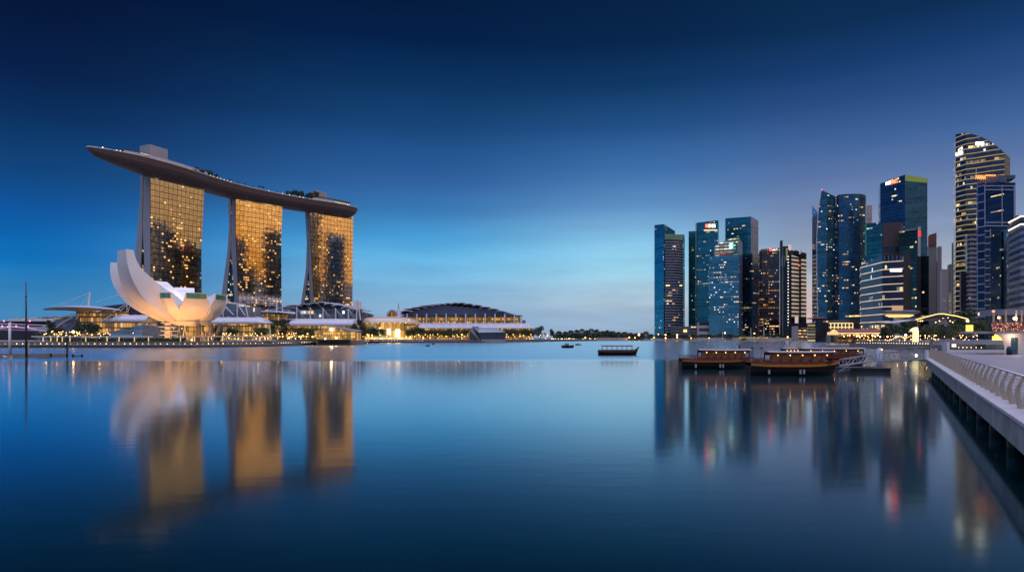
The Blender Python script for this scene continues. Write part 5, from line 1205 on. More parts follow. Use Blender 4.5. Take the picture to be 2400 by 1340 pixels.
for k in range(13): plate('white_band', (2309, 661), (2380, 631), 2309, 2323, 540+k*14.5, 542.5+k*14.5, M['roof_lilac'], t18_, .6)
plate('white_pier', (2309, 661), (2380, 631), 2321.5, 2323.5, 536, 740, M['roof_lilac'], t18_, .75)
tower('', '', [(2291, 671, 425), (2312, 665, 411), (2358, 647, 411), (2380, 639, 410)], 12, 740, mat('crown_grey', (.13, .13, .16), .5), parent=t18_, part='penthouse', zb=PZ(432, 665))
plate('penthouse_glass', (2312, 663), (2358, 645), 2343, 2360, 413, 427, M['grey_glass'], t18_, .8)
words('MARINA', (2291, 669), (2312, 663), 2288, 2312, 411, 421, M['sign_orange'], t18_, 2); words('ROBINSON', (2312, 663), (2358, 645), 2313, 2336, 409.5, 413.5, M['sign_orange'], t18_, 1.5)
mast(2288, 395, 420, 665, t18_, .35, name='crane_mast')
# 17-20
cvw = fac('balcony_wall', (.06, .06, .08), span=(.34, .32, .35), fh=5.2, sh=.42, cw=3.4, mw=.06, lit=.05, row=0, metal=.4, warm=(1, .6, .25), coolness=.1)
tower('skyscraper', 'grey tower of rounded balcony bands standing in front of the tallest tower', [(2264, 735, 551), (2267, 728, 550), (2273, 723, 549), (2281, 722, 548), (2290.5, 726, 547.5)], 26, 740, cvw, part='balcony_wall')
tower('office_block', 'narrow black block at the foot of the tallest tower', [(2252, 740, 637), (2264.5, 738, 636)], 20, 740, dk, cat='office block', part='wall')
t19_ = tower('skyscraper', 'black tower with a slanting pink and white sign near its top', [(2322.5, 615, 553), (2346.5, 590, 541.5)], 24, 740, fac('black_glass_b', (.03, .035, .06), lit=.05, row=.04, warm=(1, .72, .3), coolness=0, metal=.5))
plate('pink_sign', (2322.5, 615), (2346.5, 590), 2324, 2340, 559.5, 563, glow('pink_white', (1, .72, .9), 3), t19_, .6, y0b=550.5, y1b=554.5); plate('sign_backing', (2322.5, 615), (2346.5, 590), 2323, 2333, 557, 565, glow('pink_back', (.8, .05, .3), .6), t19_, .3, .2, y0b=552, y1b=560)
tower('skyscraper', 'plain deep teal slab between the black tower and the tower at the right edge', [(2346.8, 592, 540), (2369, 575, 533)], 24, 740, fac('teal_slab_glass', (.03, .17, .28), lit=.025, row=0, coolness=.8, cw=2))
wht = fac('grey_band_wall', (.08, .10, .14), span=(.30, .30, .33), fh=5.0, sh=.45, cw=2.4, mw=.1, lit=.03, row=.02, warm=(1, .7, .35), metal=.5)
t20_ = tower('office_tower', 'grey banded tower cut by the right edge, with two glowing rooftop lines', [(2365, 500, 524), (2392, 470, 509), (2430, 455, 507)], 30, 740, wht, cat='office tower', part='banded_wall')
plate('crown_wall', (2365, 500), (2392, 470), 2365, 2392, 524, 542, mat('crown_dark', (.10, .08, .08), .5), t20_, .4, y0b=509, y1b=528); plate('crown_wall', (2392, 470), (2430, 455), 2392, 2430, 508, 527, mat('crown_dark_b', (.14, .12, .13), .5), t20_, .4)
for ya, yb_ in ((522, 507.5), (540.5, 526)):
    pl = [on_face((2365, 500), (2392, 470), px) for px in (2363.5, 2378, 2391)]+[Vector((PX(2432, 454), 454))]
    MB().tube([(p.x-.3, p.y-.8, PZ(y, p.y)) for p, y in zip(pl, (ya, (ya+yb_)/2-.3, yb_, yb_-.5))], .55, 6).build('light_line', glow('line_peach', (1, .80, .58), 2.6), t20_)
words('FRUIT', (2365, 500), (2392, 470), 2368, 2384, 522, 531, M['sign_orange'], t20_, .9)
tower('skyscraper', 'dark glass block behind the orange-lettered tower at the right edge', [(2381, 720, 505), (2440, 720, 505)], 20, 740, fac('far_edge_glass', (.2, .22, .28), lit=.02))
# windows lit low on the right edge
pod = tower('podium', 'low podium with a band of orange lit windows under the tower at the right edge', [(2358, 430, 724), (2430, 420, 722)], 20, 760, fac('podium_glass', (.1, .08, .08), span=(.2, .18, .18), fh=5, cw=2.5, lit=.6, row=.5, warm=(1, .5, .15), coolness=0, es=1, zone=None, metal=.2), cat='podium', part='glass_wall')

# ---------------------------------------------------------------- low waterfront on the right
sw = thing('sea_wall', 'long low pale sea wall in front of the blue towers', 'wall', (PX(1700, 940), 940, 0))
MB().prism([(PX(1395, 895), 895), (PX(1532, 1031), 1031), (PX(1700, 957), 957), (PX(1905, 838), 838), (PX(1905, 842), 842), (PX(1700, 961), 961), (PX(1532, 1035), 1035), (PX(1395, 899), 899)], -1, 4.4).build('wall', mat('pale_sea_wall', (.62, .54, .48), .7, var=.15, scale=.05), sw)
tower('podium', 'low white podium with a wide window band between the blue towers', [(1634, 1045, 755), (1663, 1045, 755)], 18, 780, fac('podium_white', (.08, .09, .1), span=(.5, .5, .52), fh=10, sh=.45, cw=30, mw=.1, lit=0, row=0, metal=.2), cat='podium', part='wall')
po = tower('podium', 'grey podium with one glowing orange window at the foot of the leftmost blue tower', [(1572, 1060, 765), (1636, 1050, 765)], 14, 790, fac('podium_grey', (.1, .1, .11), span=(.2, .2, .2), fh=5, cw=4, lit=.15, row=.1, warm=(1, .6, .2), coolness=0), cat='podium', part='wall')
plate('glowing_window', (1572, 1060), (1636, 1050), 1602, 1610, 772, 778, glow('orange_window', (1, .5, .15), 2.5), po, .4)
tower('podium', 'dark brick podium with scattered lights below the bronze tower', [(1790, 960, 752), (1826, 955, 748)], 14, 780, fac('podium_dark', (.05, .04, .06), lit=.2, row=.2, warm=(1, .6, .25), coolness=.1, zone=None), cat='podium', part='wall')
tower('office_block', 'dark podium building at the foot of the two striped towers', [(1848, 960, 757), (1892, 955, 757)], 14, 780, dk, cat='office block', part='wall')
cvp = thing('curved_wall', 'pale curved wall standing at the water below the striped towers', 'wall', (PX(1866, 830), 830, 0)); MB().prism([(PX(1860, 830), 830), (PX(1871, 830), 830), (PX(1871, 830), 836), (PX(1860, 830), 836)], 0, [PZ(765, 830), PZ(764, 830), PZ(764, 830), PZ(765, 830)]).build('wall', M['concrete'], cvp)
tower('building', 'small lit block with golden strip windows beside the pale curved wall', [(1872, 835, 769), (1891, 835, 768)], 10, 800, fac('strip_lit', (.1, .08, .06), span=(.2, .18, .17), fh=4, cw=3, lit=.7, row=.4, warm=(1, .6, .22), coolness=.1, es=1.2, zone=None), cat='building', part='wall')
sgl = fac('stacked_lit', (.2, .16, .1), span=(.15, .14, .13), fh=3.3, sh=.25, cw=8, mw=.03, lit=2, row=1, warm=(1, .72, .32), cool=(.8, .85, .7), coolness=.3, es=.55, zone=None)
b1 = tower('building', 'glass block of lit storeys under a small roof cafe, left of the red-roofed hall', [(1893, 700, 757), (1910.5, 695, 755)], 14, 800, sgl, cat='building', part='glass_wall', zb=0)
tower('', '', [(1911, 695, 750), (1943, 680, 748)], 20, 800, fac('dark_block', (.05, .06, .10), lit=.05, row=0, warm=(1, .5, .2), coolness=0, zone=None), parent=b1, part='dark_wing', zb=0)
MB().ball(P(1914, 746, 698), 13*.47*2, 8, 1.0, 16, 4).build('cafe_roof', M['tile_red'], b1)
b2 = tower('hotel', 'long low grey hotel with rooftop lights and a glowing window frame', [(1943, 640, 750), (1990, 625, 748), (2052, 600, 744)], 30, 800, fac('grey_low', (.06, .07, .09), span=(.13, .13, .15), fh=9, sh=.4, cw=6, mw=.1, lit=.05, row=0, warm=(1, .6, .2), coolness=0, zone=None, metal=.3), cat='hotel', part='wall')
for k in range(7): plate('lit_pillar', (1943, 638), (2005, 620), 1947+k*8.6, 1948.5+k*8.6, 757.5, 770, M['lamp_line'], b2, .8)
for y in (756.5, 766): plate('lit_beam', (1943, 638), (2005, 620), 1943.5, 2000, y, y+1.4, M['lamp_line'], b2, .7)
plate('roof_bar', (1990, 620), (2052, 598), 1982, 2040, 738.5, 743, fac('roof_bar_lights', (.2, .12, .06), fh=3, cw=2, lit=.8, row=.5, warm=(1, .6, .18), coolness=0, es=2, zone=None), b2, 1, 4)
mk = thing('market_hall', 'long red-tiled waterfront hall with a golden arched gable at its left end', 'market hall', (PX(1955, 520), 520, 0))
rf = MB(); Y = 520; rf.prism([(PX(1958, Y), Y), (PX(2094, Y), Y-18), (PX(2094, Y), Y-4), (PX(1964, Y), Y+14)], [PZ(780, Y), PZ(779.5, Y-18), PZ(770.5, Y-4)-.3, PZ(771, Y+14)-.3], [PZ(780, Y)+.3, PZ(779.5, Y-18)+.3, PZ(770.5, Y-4), PZ(771, Y+14)]); rf.build('roof', M['tile_red'], mk)
MB().tube([P(1960, 781, Y-.5), P(2094, 780.5, Y-18.5)], .3, 5).build('eave_light', M['lamp_line'], mk)
gb_ = MB(); arc = [(1943, 784), (1943.5, 779), (1947, 776), (1951, 773.5), (1954.5, 771.5), (1958, 773.5), (1962, 776), (1964.5, 779), (1965, 784)]
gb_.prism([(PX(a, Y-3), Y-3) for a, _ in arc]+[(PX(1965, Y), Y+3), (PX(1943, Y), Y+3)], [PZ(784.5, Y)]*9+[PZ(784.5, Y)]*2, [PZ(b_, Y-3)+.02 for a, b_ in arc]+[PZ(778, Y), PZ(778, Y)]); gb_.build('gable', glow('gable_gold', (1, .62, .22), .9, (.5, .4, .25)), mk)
for px in (1945, 1963): MB().box(PX(px-2, Y-3), PX(px+2, Y-3), Y-3, Y+2, 0, PZ(784.6, Y)).build('pier', M['stone'], mk)
MB().box(PX(1967, Y), PX(2090, Y-14), Y+4, Y+8, 0, PZ(781, Y)).build('rear_wall', fac('market_shops', (.12, .08, .05), span=(.12, .1, .09), fh=5, cw=3, lit=.5, row=.5, warm=(1, .55, .2), coolness=.1, es=.7, zone=None), mk)
for k in range(9): a = P(1970+k*14.5, 782, Y-2-k*1.7); MB().tube([(a.x, a.y, 0), a], .3, 6).build('column', M['pillar'], mk)
ml = tag(MB().ball((0, 0, 0), .42, n=6, m=4).build('hanging_lamp', M['lamp_warm']), 'warm lamp hanging under the eave of the red-tiled hall', 'lamp', 'lamps under the eave of the red-tiled hall')
for k in range(16):
    px = 1978+k*7.2; q = P(px+rt.uniform(-2, 2), 785+rt.uniform(-1, 4), Y-8-k*.9)
    if k == 0: ml.location = q
    else: copy_tree(ml, q, sc=rt.uniform(.7, 1.5))
# disc-roofed restaurant
dr_ = thing('disc_pavilion', 'pavilion with a wide flat disc roof and a ring of lights, below the white-lined hotel', 'pavilion', (PX(2110, 470), 470, LZ))
Y = 470; MB().loft([[(PX(2110, Y)+r*math.cos(t*math.pi/14), Y+r*.6*math.sin(t*math.pi/14), PZ(y, Y)) for t in range(28)] for r, y in ((9, 738), (13.5, 733), (14.0, 729.5), (10, 727.5))]).build('disc_roof', M['grey_metal'], dr_)
MB().loft([[(PX(2108, Y)+r*math.cos(t*math.pi/14), Y+r*.6*math.sin(t*math.pi/14), PZ(y, Y)) for t in range(28)] for r, y in ((7, 743), (10, 739.5), (10, 738))]).build('light_ring', glow('ring_gold', (1, .62, .22), 1.5), dr_)
MB().tube([(PX(2106, Y), Y, LZ), (PX(2106, Y), Y, PZ(742, Y))], 3.2, 12).build('stem', M['concrete'], dr_)
# arched canopy outlined by a light line, hall below
Y = 330; ca = thing('canopy_hall', 'broad canopy roof outlined by one glowing yellow line above dark trees', 'canopy', (PX(2205, Y), Y, LZ))
pr = [(2146, 749), (2172, 742), (2198, 735.5), (2212, 735.3), (2240, 740), (2269, 747.5)]
MB().tube([P(a, b_, Y-.6) for a, b_ in pr], .22, 6).build('light_line', glow('line_yellow', (1, .68, .2), 2.2), ca)
rf = MB(); rf.prism([(PX(a, Y), Y) for a, _ in pr]+[(PX(2269, Y), Y+22), (PX(2146, Y), Y+22)], [PZ(b_, Y)-.35 for a, b_ in pr]+[PZ(747, Y)-.3, PZ(749, Y)-.3], [PZ(b_, Y) for a, b_ in pr]+[PZ(747, Y), PZ(749, Y)]); rf.build('roof', M['roof_dark'], ca)
wg2 = MB(); wg2.prism([(PX(2105, Y), Y+4), (PX(2146, Y), Y), (PX(2146, Y), Y+14), (PX(2105, Y), Y+16)], [PZ(757, Y), PZ(750, Y), PZ(749, Y), PZ(756, Y)], [PZ(756, Y), PZ(749, Y), PZ(748, Y), PZ(755, Y)]); wg2.build('side_roof', M['roof_lilac'], ca)
for px in (2150, 2214, 2266): MB().tube([P(px, 796, Y+1), P(px, 741 if px == 2214 else 749, Y+1)], .45 if px == 2214 else .25, 6).build('column', M['grey_metal'], ca)
cl_ = MB().ball((0, 0, 0), .26, n=6, m=4).build('bulb', M['lamp_warm']); tag(cl_, 'warm bulb hung under the canopy outlined in yellow', 'lamp', 'bulbs under the yellow-lined canopy')
for k, (px, y) in enumerate(((2151, 752), (2157, 752), (2162, 752), (2174, 745), (2187, 745), (2202, 752), (2227, 752), (2240, 745), (2233, 755), (2210, 745), (2222, 744), (2193, 755))):
    q = P(px, y, Y+3)
    if k == 0: cl_.location = q
    else: copy_tree(cl_, q)
# statue seen from its side, its floodlighting put into the stone as emission
Y = 265; stt = thing('statue', 'floodlit cream statue with a beaked head facing left on the quay', 'statue', (PX(2143, Y), Y, LZ))
cream = mat('glowing_statue_stone', (.75, .68, .5), .6, 0, (1, .76, .34), 1.5, var=.1, scale=1.5)
prof = [(801, 2139, 2152), (790, 2139.5, 2152), (779, 2140, 2152), (776, 2138.5, 2152), (774, 2133, 2152), (772.5, 2132, 2152), (771, 2136, 2151.5), (769, 2139, 2151), (767.5, 2143, 2150), (766.8, 2146, 2149)]
rg = []
for y, x0, x1 in prof:
    a, c = PX(x0, Y), PX(x1, Y); w = 1.1; z = PZ(y, Y); rg.append([(lerp(a, c, .5)+(c-a)/2*math.cos(t*math.pi/5), Y+w*math.sin(t*math.pi/5), z) for t in range(10)])
MB().loft(rg).build('body', cream, stt, smooth=True)
MB().loft([[P(x, y, Y+dy) for x, y, dy in ((2140, 775, -.5), (2140, 775, .5), (2140, 776.6, .5), (2140, 776.6, -.5))], [P(x, y, Y+dy) for x, y, dy in ((2129, 776.5, -.2), (2129, 776.5, .2), (2129, 777.2, .2), (2129, 777.2, -.2))]]).build('jaw', cream, stt)
# lantern box
Y = 225; lt_ = thing('lantern', 'big yellow glowing box lantern on a post under the right end of the canopy', 'lantern', (PX(2276, Y), Y, LZ))
MB().prism([(PX(2270, Y), Y), (PX(2281, Y), Y), (PX(2281, Y), Y+1.4), (PX(2270, Y), Y+1.4)], PZ(780.5, Y), PZ(761, Y)).build('shade', glow('lantern_yellow', (1, .78, .14), 1.3), lt_); MB().tube([P(2276, 800, Y+.7), P(2276, 780, Y+.7)], .25, 6).build('post', M['dark_metal'], lt_)
for k, (px, y, yb_, YY, lb) in enumerate(((2267.5, 752, 800, 240, 'tall lamp post with a glaring orange lamp beside the yellow box lantern'), (2123, 785, 800, 300, 'white street lamp shining among the dark trees left of the statue'))):
    l_ = thing('street_lamp', lb, 'street lamp', P(px, 799, YY)); MB().tube([P(px, yb_, YY), P(px, y, YY)], .14, 6).build('pole', M['dark_metal'], l_); MB().ball(P(px, y, YY), .45, n=8, m=6).build('lamp', glow('lamp_glare', (1, .6, .22) if k == 0 else (1, .8, .7), 12), l_)
# line of round lights on the far quay
rl_ = tag(MB().ball((0, 0, 0), .13, n=6, m=4).build('quay_light', M['lamp_white']), 'round white light in the row along the low quay in front of the statue', 'light', 'row of round lights on the right quay')
k0 = 0
for px in [2008+k*6.2 for k in range(34)]:
    YQ = interp([(2008, 292), (2100, 232), (2215, 178)], px); q = P(px+rt.uniform(-.8, .8), interp([(2008, 803), (2100, 804), (2215, 805.5)], px), YQ)
    if k0 == 0: rl_.location = q; k0 = 1
    else: copy_tree(rl_, q)
qw = thing('quay_wall', 'low dark quay wall carrying a row of round lights on the right', 'wall', (PX(2100, 240), 240, 0))
MB().prism([(PX(1990, 305), 305), (PX(2100, 234), 234), (PX(2215, 179.5), 179.5), (PX(2225, 183), 183), (PX(2100, 240), 240), (PX(1990, 312), 312)], -1, [PZ(804.5, 305), PZ(805.3, 234), PZ(807, 179.5), PZ(807, 183), PZ(805.3, 240), PZ(804.5, 312)]).build('wall', M['quay'], qw)
# low pale footbridge wall
fb = thing('low_bridge', 'long pale concrete bridge parapet behind the paved promenade', 'bridge', (PX(2290, 172), 172, 0))
MB().prism([(PX(2215, 176), 176), (PX(2362, 160), 160), (PX(2362, 160), 164), (PX(2215, 176), 180)], [PZ(806, 176), PZ(806, 160)]*1+[PZ(806, 164), PZ(806, 180)], [PZ(796.5, 176), PZ(796.5, 160), PZ(796.5, 164), PZ(796.5, 180)]).build('parapet', M['concrete'], fb)
for k in range(6): MB().box(PX(2228+k*24, 172), PX(2231+k*24, 172), 170-k*1.7, 172-k*1.7, 0, PZ(806.2, 172)).build('pier', M['stone'], fb)
# dark trees on the right
for px, yt, Y, w, lb, k in ((2086, 759, 420, 44, 'dark round tree at the right end of the red-tiled hall', 1), (2112, 762, 400, 50, 'broad dark tree between the red-tiled hall and the statue', 2), (2128, 740, 440, 46, 'tall dark tree behind the disc-roofed pavilion', 0),
        (2165, 762, 300, 44, 'dark tree just right of the statue', 2), (2190, 756, 310, 50, 'broad dark tree under the middle of the yellow-lined canopy', 0), (2228, 758, 305, 54, 'dark bushy tree right of the canopy column', 2), (2252, 762, 295, 40, 'dark tree beside the orange lamp post', 1),
        (2282, 743, 330, 54, 'tall spreading tree above the yellow box lantern', 0), (2308, 745, 350, 52, 'tall dark tree left of the flower-topped kiosk', 2), (2262, 726, 420, 60, 'dark tree in front of the rounded balcony tower', 3), (2212, 770, 270, 36, 'low lamplit shrub-like tree behind the pale bridge parapet', 3), (2332, 758, 300, 40, 'dark low tree behind the kiosk roof', 0)):
    tree(px, yt, Y, w, lb, None, k)
for k in range(60):
    px = rt.uniform(2010, 2320); festoon(px, rt.uniform(785, 799), interp([(2010, 330), (2320, 235)], px), rt.uniform(.5, .9))['label'] = 'tiny warm light below the dark trees of the right quay'
for o in list(COL.objects):
    if o.name.startswith('festoon_light') and o.location.x > 50 and o.location.y < 400: o['group'] = 'small warm lights on the right quay'
for k in range(14):
    t = k/13; q = P(lerp(2075, 2135, t), 796-10*t+3*math.sin(t*6.28*1.5), 300); o = copy_tree(fs, q, sc=.7, label='small bulb on the string rising towards the statue', group='string of bulbs by the statue')
# ---------------------------------------------------------------- far treeline and lamps in the centre
fw = MB(); rw = random.Random(11)
def clump(px, yt, w, Y, n):
    c = P(px, yt, Y); zt = c.z; hw = w/2*Y/F
    for _ in range(n):
        a = rw.uniform(0, 6.28); r_ = math.sqrt(rw.random()); z = LZ+(zt-LZ)*rw.random()**.7; k = math.sqrt(max(.05, 1-((z-LZ)/(zt-LZ))**3))
        leaf(fw, Vector((c.x+hw*k*r_*math.cos(a), Y+hw*.7*k*r_*math.sin(a), z)), rw.uniform(.6, 1.3), rw)
for px, yt, w in ((1310, 776, 22), (1325, 777, 18), (1338, 774.5, 26), (1352, 773, 20), (1364, 771, 22), (1376, 774, 20), (1386, 770.5, 30), (1399, 772, 22), (1412, 776, 26), (1424, 774, 26), (1436, 776, 24), (1450, 778, 24), (1464, 778, 24), (1478, 780, 22), (1492, 781, 22), (1504, 780.5, 16)):
    clump(px, yt, w, 985+rw.uniform(-20, 30), 520)
for px, yt, w in ((1514, 777, 22), (1526, 783, 18), (1545, 783, 26), (1562, 785, 22), (1580, 784, 26), (1605, 786, 30), (1630, 785, 26), (1660, 784, 34), (1690, 782, 30), (1712, 783, 28), (1738, 784, 34), (1770, 785, 34), (1800, 782, 30), (1822, 782, 26), (1845, 780, 30), (1862, 782, 20)):
    clump(px, yt, w, 990 if px < 1700 else 950, 380)
for k in range(5200):
    px = rw.uniform(1296, 1508); c = P(px, interp([(1296, 784), (1400, 780.5), (1508, 788)], px), 990+rw.uniform(-25, 25)); leaf(fw, Vector((c.x, c.y, lerp(LZ, c.z, rw.random()))), rw.uniform(.8, 1.6), rw)
tag(fw.build('far_wood', M['leaf_dark']), 'dark far-off wood lining the opposite shore', 'wood', kind='stuff')
lamp0 = thing('street_lamp', 'orange street lamp glowing on the far shore in front of the dark wood', 'street lamp', (0, 0, 0), 'street lamps on the far shore'); MB().tube([(0, 0, -6), (0, 0, 0)], .15, 5).build('pole', M['dark_metal'], lamp0); MB().ball((0, 0, 0), .9, n=8, m=5).build('lamp', glow('lamp_far', (1, .42, .10), 14), lamp0)
for i, (px, y, s) in enumerate(((1497.5, 784, 1.5), (1475, 790.5, 1), (1488, 791.5, .8), (1543, 783, .7), (1560, 784.5, 1), (1587, 785, 1.2), (1587, 790.5, 1), (1560, 792, 1), (1699, 780, 1), (1620, 792, .7), (1768, 781, .9), (1846, 789.5, 1), (1533, 790.5, .8), (1662, 792, .6), (1372, 791, .9), (1335, 793, .6))):
    q = P(px, y, 960 if px < 1600 else 930)
    if i == 0: lamp0.location = q; lamp0.scale = (s,)*3
    else: copy_tree(lamp0, q, sc=s)
wl0 = tag(MB().ball((0, 0, 0), .55, n=5, m=4).build('shore_light', glow('lamp_shore', (1, .72, .45), 4)), 'tiny warm light along the far shoreline', 'light', 'tiny lights along the far shore')
k0 = 0
for k in range(70):
    px = 1292+rt.random()**1.3*240; q = P(px, rt.uniform(793, 796.5), interp([(1290, 770), (1400, 905), (1532, 1030)], px)); 
    if k0 == 0: wl0.location = q; k0 = 1
    else: copy_tree(wl0, q, sc=rt.uniform(.5, 1.1))
sh0 = thing('boat_shelter', 'long low shelter outlined with yellow lights on the sea wall', 'shelter', P(1768, 796, 925)); YY = 925
MB().box(PX(1735, YY), PX(1800, YY), YY, YY+6, PZ(792, YY), PZ(790.5, YY)).build('lit_roof', fac('shelter_lights', (.3, .2, .05), fh=2, cw=1.6, lit=.9, row=.6, warm=(1, .62, .12), coolness=0, es=2, zone=None), sh0)
for px in (1738, 1752, 1766, 1780, 1797): MB().tube([P(px, 796, YY), P(px, 791.5, YY)], .3, 5).build('post', M['grey_metal'], sh0)
for px, yt, YY in ((1693.5, 778, 930), (1760, 768, 930), (1790.5, 766, 930)):
    fp_ = thing('flagpole', {1693.5: 'short white mast on the sea wall in front of the lantern tower', 1760: 'tall white mast at the yellow-lit shelter, left one', 1790.5: 'tall white mast at the right end of the yellow-lit shelter'}[px], 'mast', P(px, 796, YY)); MB().tube([P(px, 796, YY), P(px, yt, YY)], .4, 6).build('mast', M['white_paint'], fp_)

# unseen towers added to put dark reflections in the hotel glass (behind others or beyond the right edge)
mir = fac('mirrored_tower_glass', (.035, .085, .13), lit=.10, row=.04, warm=(1, .6, .25), coolness=.2, metal=.5, fh=4.5, cw=2.6)
for (x0, x1, y0, y1, h, lb) in ((566, 604, 998, 1024, 178, 'added unseen dark tower mirrored as the narrow column in the leftmost hotel front'),
                                (566, 600, 1036, 1092, 138, 'added unseen broad dark tower mirrored low at the right of the leftmost hotel front'),
                                (612, 650, 700, 744, 200, 'added unseen dark tower beyond the right edge, mirrored as a tall column in the middle hotel'), (612, 640, 655, 676, 96, 'added unseen lower dark tower beyond the right edge, mirrored at the left of the middle hotel')):
    t_ = thing('skyscraper', lb, 'skyscraper', (x0, y0, LZ)); mb = MB(); mb.prism([(x0, y0), (x1, y0), (x1, y1), (x0, y1)], LZ, h); mb.build('glass_wall', mir, t_)
    MB().box(x0+6, x1-6, y0+5, y1-5, h+.01, h+7).build('roof_plant', M['roof_deck'], t_)
# ================================================================ boats
def hull_rings(L, B, zt, n=18, rise0=.15, rise1=.3, bow=.45, draft=.4, stern=.75, off=0, prow=0):
    rings = []
    for k in range(n+1):
        t = k/n; x = -L/2+L*t
        b = B/2*(stern+(1-stern)*min(1, t/.25))
        if t > 1-bow: q = (t-(1-bow))/bow; b *= max(.04, (1-q**2.1)**.8) if q < 1 else .04
        z = zt+rise0*max(0, 1-t/.3)**2+rise1*max(0, (t-.6)/.4)**2+prow*max(0, (t-.86)/.14)**2
        rings.append((x, b+off, z, max(0, (t-.8)/.2)))
    return rings
def lower(c, d, p): return Vector((c.x+d.x*p[0]-d.y*p[1], c.y+d.y*p[0]+d.x*p[1], p[2]))
def bumboat(label, px0, px1, Y, zdeck, ztop, cab, wins, cols, roof_col, B=2.6, bow_right=True, rail=None, tilt=0, prow=0, opened=False, blocks=True):
    c = Vector(((PX(px0, Y)+PX(px1, Y))/2, Y+B/2, 0)); L = PX(px1, Y)-PX(px0, Y); d = Vector((math.cos(tilt), math.sin(tilt)))*(1 if bow_right else -1)
    root = thing('river_boat', label, 'boat', (c.x, c.y, 0), 'wooden river boats')
    rs = hull_rings(L, B, zdeck, prow=prow)
    def ring(x, b, z, f, lo, hi, o=0): return [lower(c, d, p) for p in ((x, -b-o, hi), (x, b+o, hi), (x, b+o, lo), (x, -b-o, lo))]
    MB().loft([[lower(c, d, p) for p in ((x, -b, z-.02), (x, b, z-.02), (x+(.0-.5*f), b*.92, .35*z), (x-.9*f, b*.6, -.4), (x-.9*f, -b*.6, -.4), (x-.5*f, -b*.92, .35*z))] for x, b, z, f in rs]).build('hull', cols[0], root, smooth=False)
    MB().loft([ring(x, b, z, f, z-.36, z-.06, .03) for x, b, z, f in rs]).build('side_band', cols[1], root)
    MB().loft([ring(x, b, z, f, z-.055, z+.09, .05) for x, b, z, f in rs]).build('gunwale', cols[2], root)
    x0, x1 = (PX(cab[0], Y)-c.x), (PX(cab[1], Y)-c.x); hw = B/2-.32; zb = zdeck+.09
    n = wins; sill = zb+.16 if not opened else zb+.12; head = ztop-.46 if not opened else ztop-.3
    fr_ = MB(); sgn = 1 if bow_right else -1
    def bx(xa, xb, ya, yb_, za, zc):
        q = [c+Vector((xa, ya, 0)), c+Vector((xb, ya, 0)), c+Vector((xb, yb_, 0)), c+Vector((xa, yb_, 0))]; fr_.prism([(p.x, p.y) for p in q], za, zc)
    for s_ in (-1, 1):
        y0, y1 = s_*hw-.04, s_*hw+.04
        bx(x0, x1, y0, y1, zb, sill); bx(x0, x1, y0, y1, head, ztop-.12)
        for k in range(n+1):
            xa = lerp(x0, x1, k/n); w = .06 if opened else .13
            bx(xa-w/2, xa+w/2, y0-.015, y1+.015, zb, ztop-.12)
    for xa in (x0, x1): bx(xa-.05, xa+.05, -hw+.05, hw-.05, zb, sill+.1)
    fr_.build('cabin', cols[3], root)
    if not opened:
        sb = MB(); q = c
        for k in range(n):
            xa, xb = lerp(x0, x1, (k+.18)/n), lerp(x0, x1, (k+.82)/n)
            sb.prism([(c.x+xa, c.y-.2), (c.x+xb, c.y-.2), (c.x+xb, c.y+.2), (c.x+xa, c.y+.2)], zb, sill+.2)
        sb.build('seat', M['roof_lilac'], root)
    rf = MB(); rr = []
    for k in range(9):
        t = k/8; x = lerp(x0-.35, x1+.35, t); z = ztop-.12+.05*(2*t-1)**2
        rr.append([Vector((c.x+x, c.y-hw-.22, z)), Vector((c.x+x, c.y+hw+.22, z)), Vector((c.x+x, c.y+hw*.5, z+.16)), Vector((c.x+x, c.y-hw*.5, z+.16))])
    rf.loft(rr).build('roof', roof_col, root)
    if blocks:
        for k in range(5):
            MB().ball((c.x+lerp(x0, x1, (k+.5)/5), c.y-hw-.16, ztop-.42), .055, n=6, m=4).build('lantern', M['lamp_warm'], root)
        MB().box(c.x+x0+.3, c.x+x1-.3, c.y+.25, c.y+.3, zb+.1, ztop-.5).build('interior', mat('boat_interior_glow', (.2, .1, .05), .6, 0, (1, .45, .2), .05, var=0), root)  # warm cabin light put in as a faintly glowing panel
    if rail:
        rm = MB(); ra, rb = PX(rail[0], Y)-c.x, PX(rail[1], Y)-c.x
        for s_ in (-1, 1):
            yy = c.y+s_*(B/2-.2)
            for z in (zdeck+.28, zdeck+.58): rm.bar((c.x+ra, yy, z), (c.x+rb, yy, z), .05)
            for k in range(10): x = c.x+lerp(ra, rb, k/9); rm.bar((x, yy, zdeck), (x, yy, zdeck+(.75 if k in (0, 4, 9) else .58)), .05)
        rm.build('railing', cols[3], root)
    if blocks:
        for fx in (.18, .52, .56):
            MB().tube([(c.x-L/2+L*fx, c.y-B/2-.12, .25), (c.x-L/2+L*fx, c.y-B/2-.12, .75)], .13, 8).build('fender', M['concrete'], root)
    return root
C4 = (M['black_paint'], M['yellow_paint'], M['red_paint'], M['brown_wood'])
M['orange_band'] = mat('orange_band', (.38, .13, .03), .4, var=.15, scale=2)
M['boat_roof'] = mat('boat_roof', (.30, .27, .27), .5, var=.12, scale=1)
bumboat('moored red and orange river boat with open-sided cabin, left of the two in front', 1600, 1768, 91, 1.36, 2.80, (1646, 1758), 7, (M['black_paint'], M['orange_band'], M['red_paint'], M['brown_wood']), M['boat_roof'], 2.6, rail=(1602, 1645))
bumboat('moored river boat with bright yellow side band and six cabin windows, nearest to the camera', 1763, 1978, 75, 1.44, 2.86, (1810, 1955), 6, C4, M['boat_roof'], 2.6, rail=(1767, 1808))
bumboat('moored dark red river boat partly hidden behind the nearest one', 1868, 2042, 104, 1.5, 2.78, (1888, 2026), 8, (M['black_paint'], M['red_paint'], M['brown_wood'], M['brown_wood']), M['boat_roof'], 2.6)
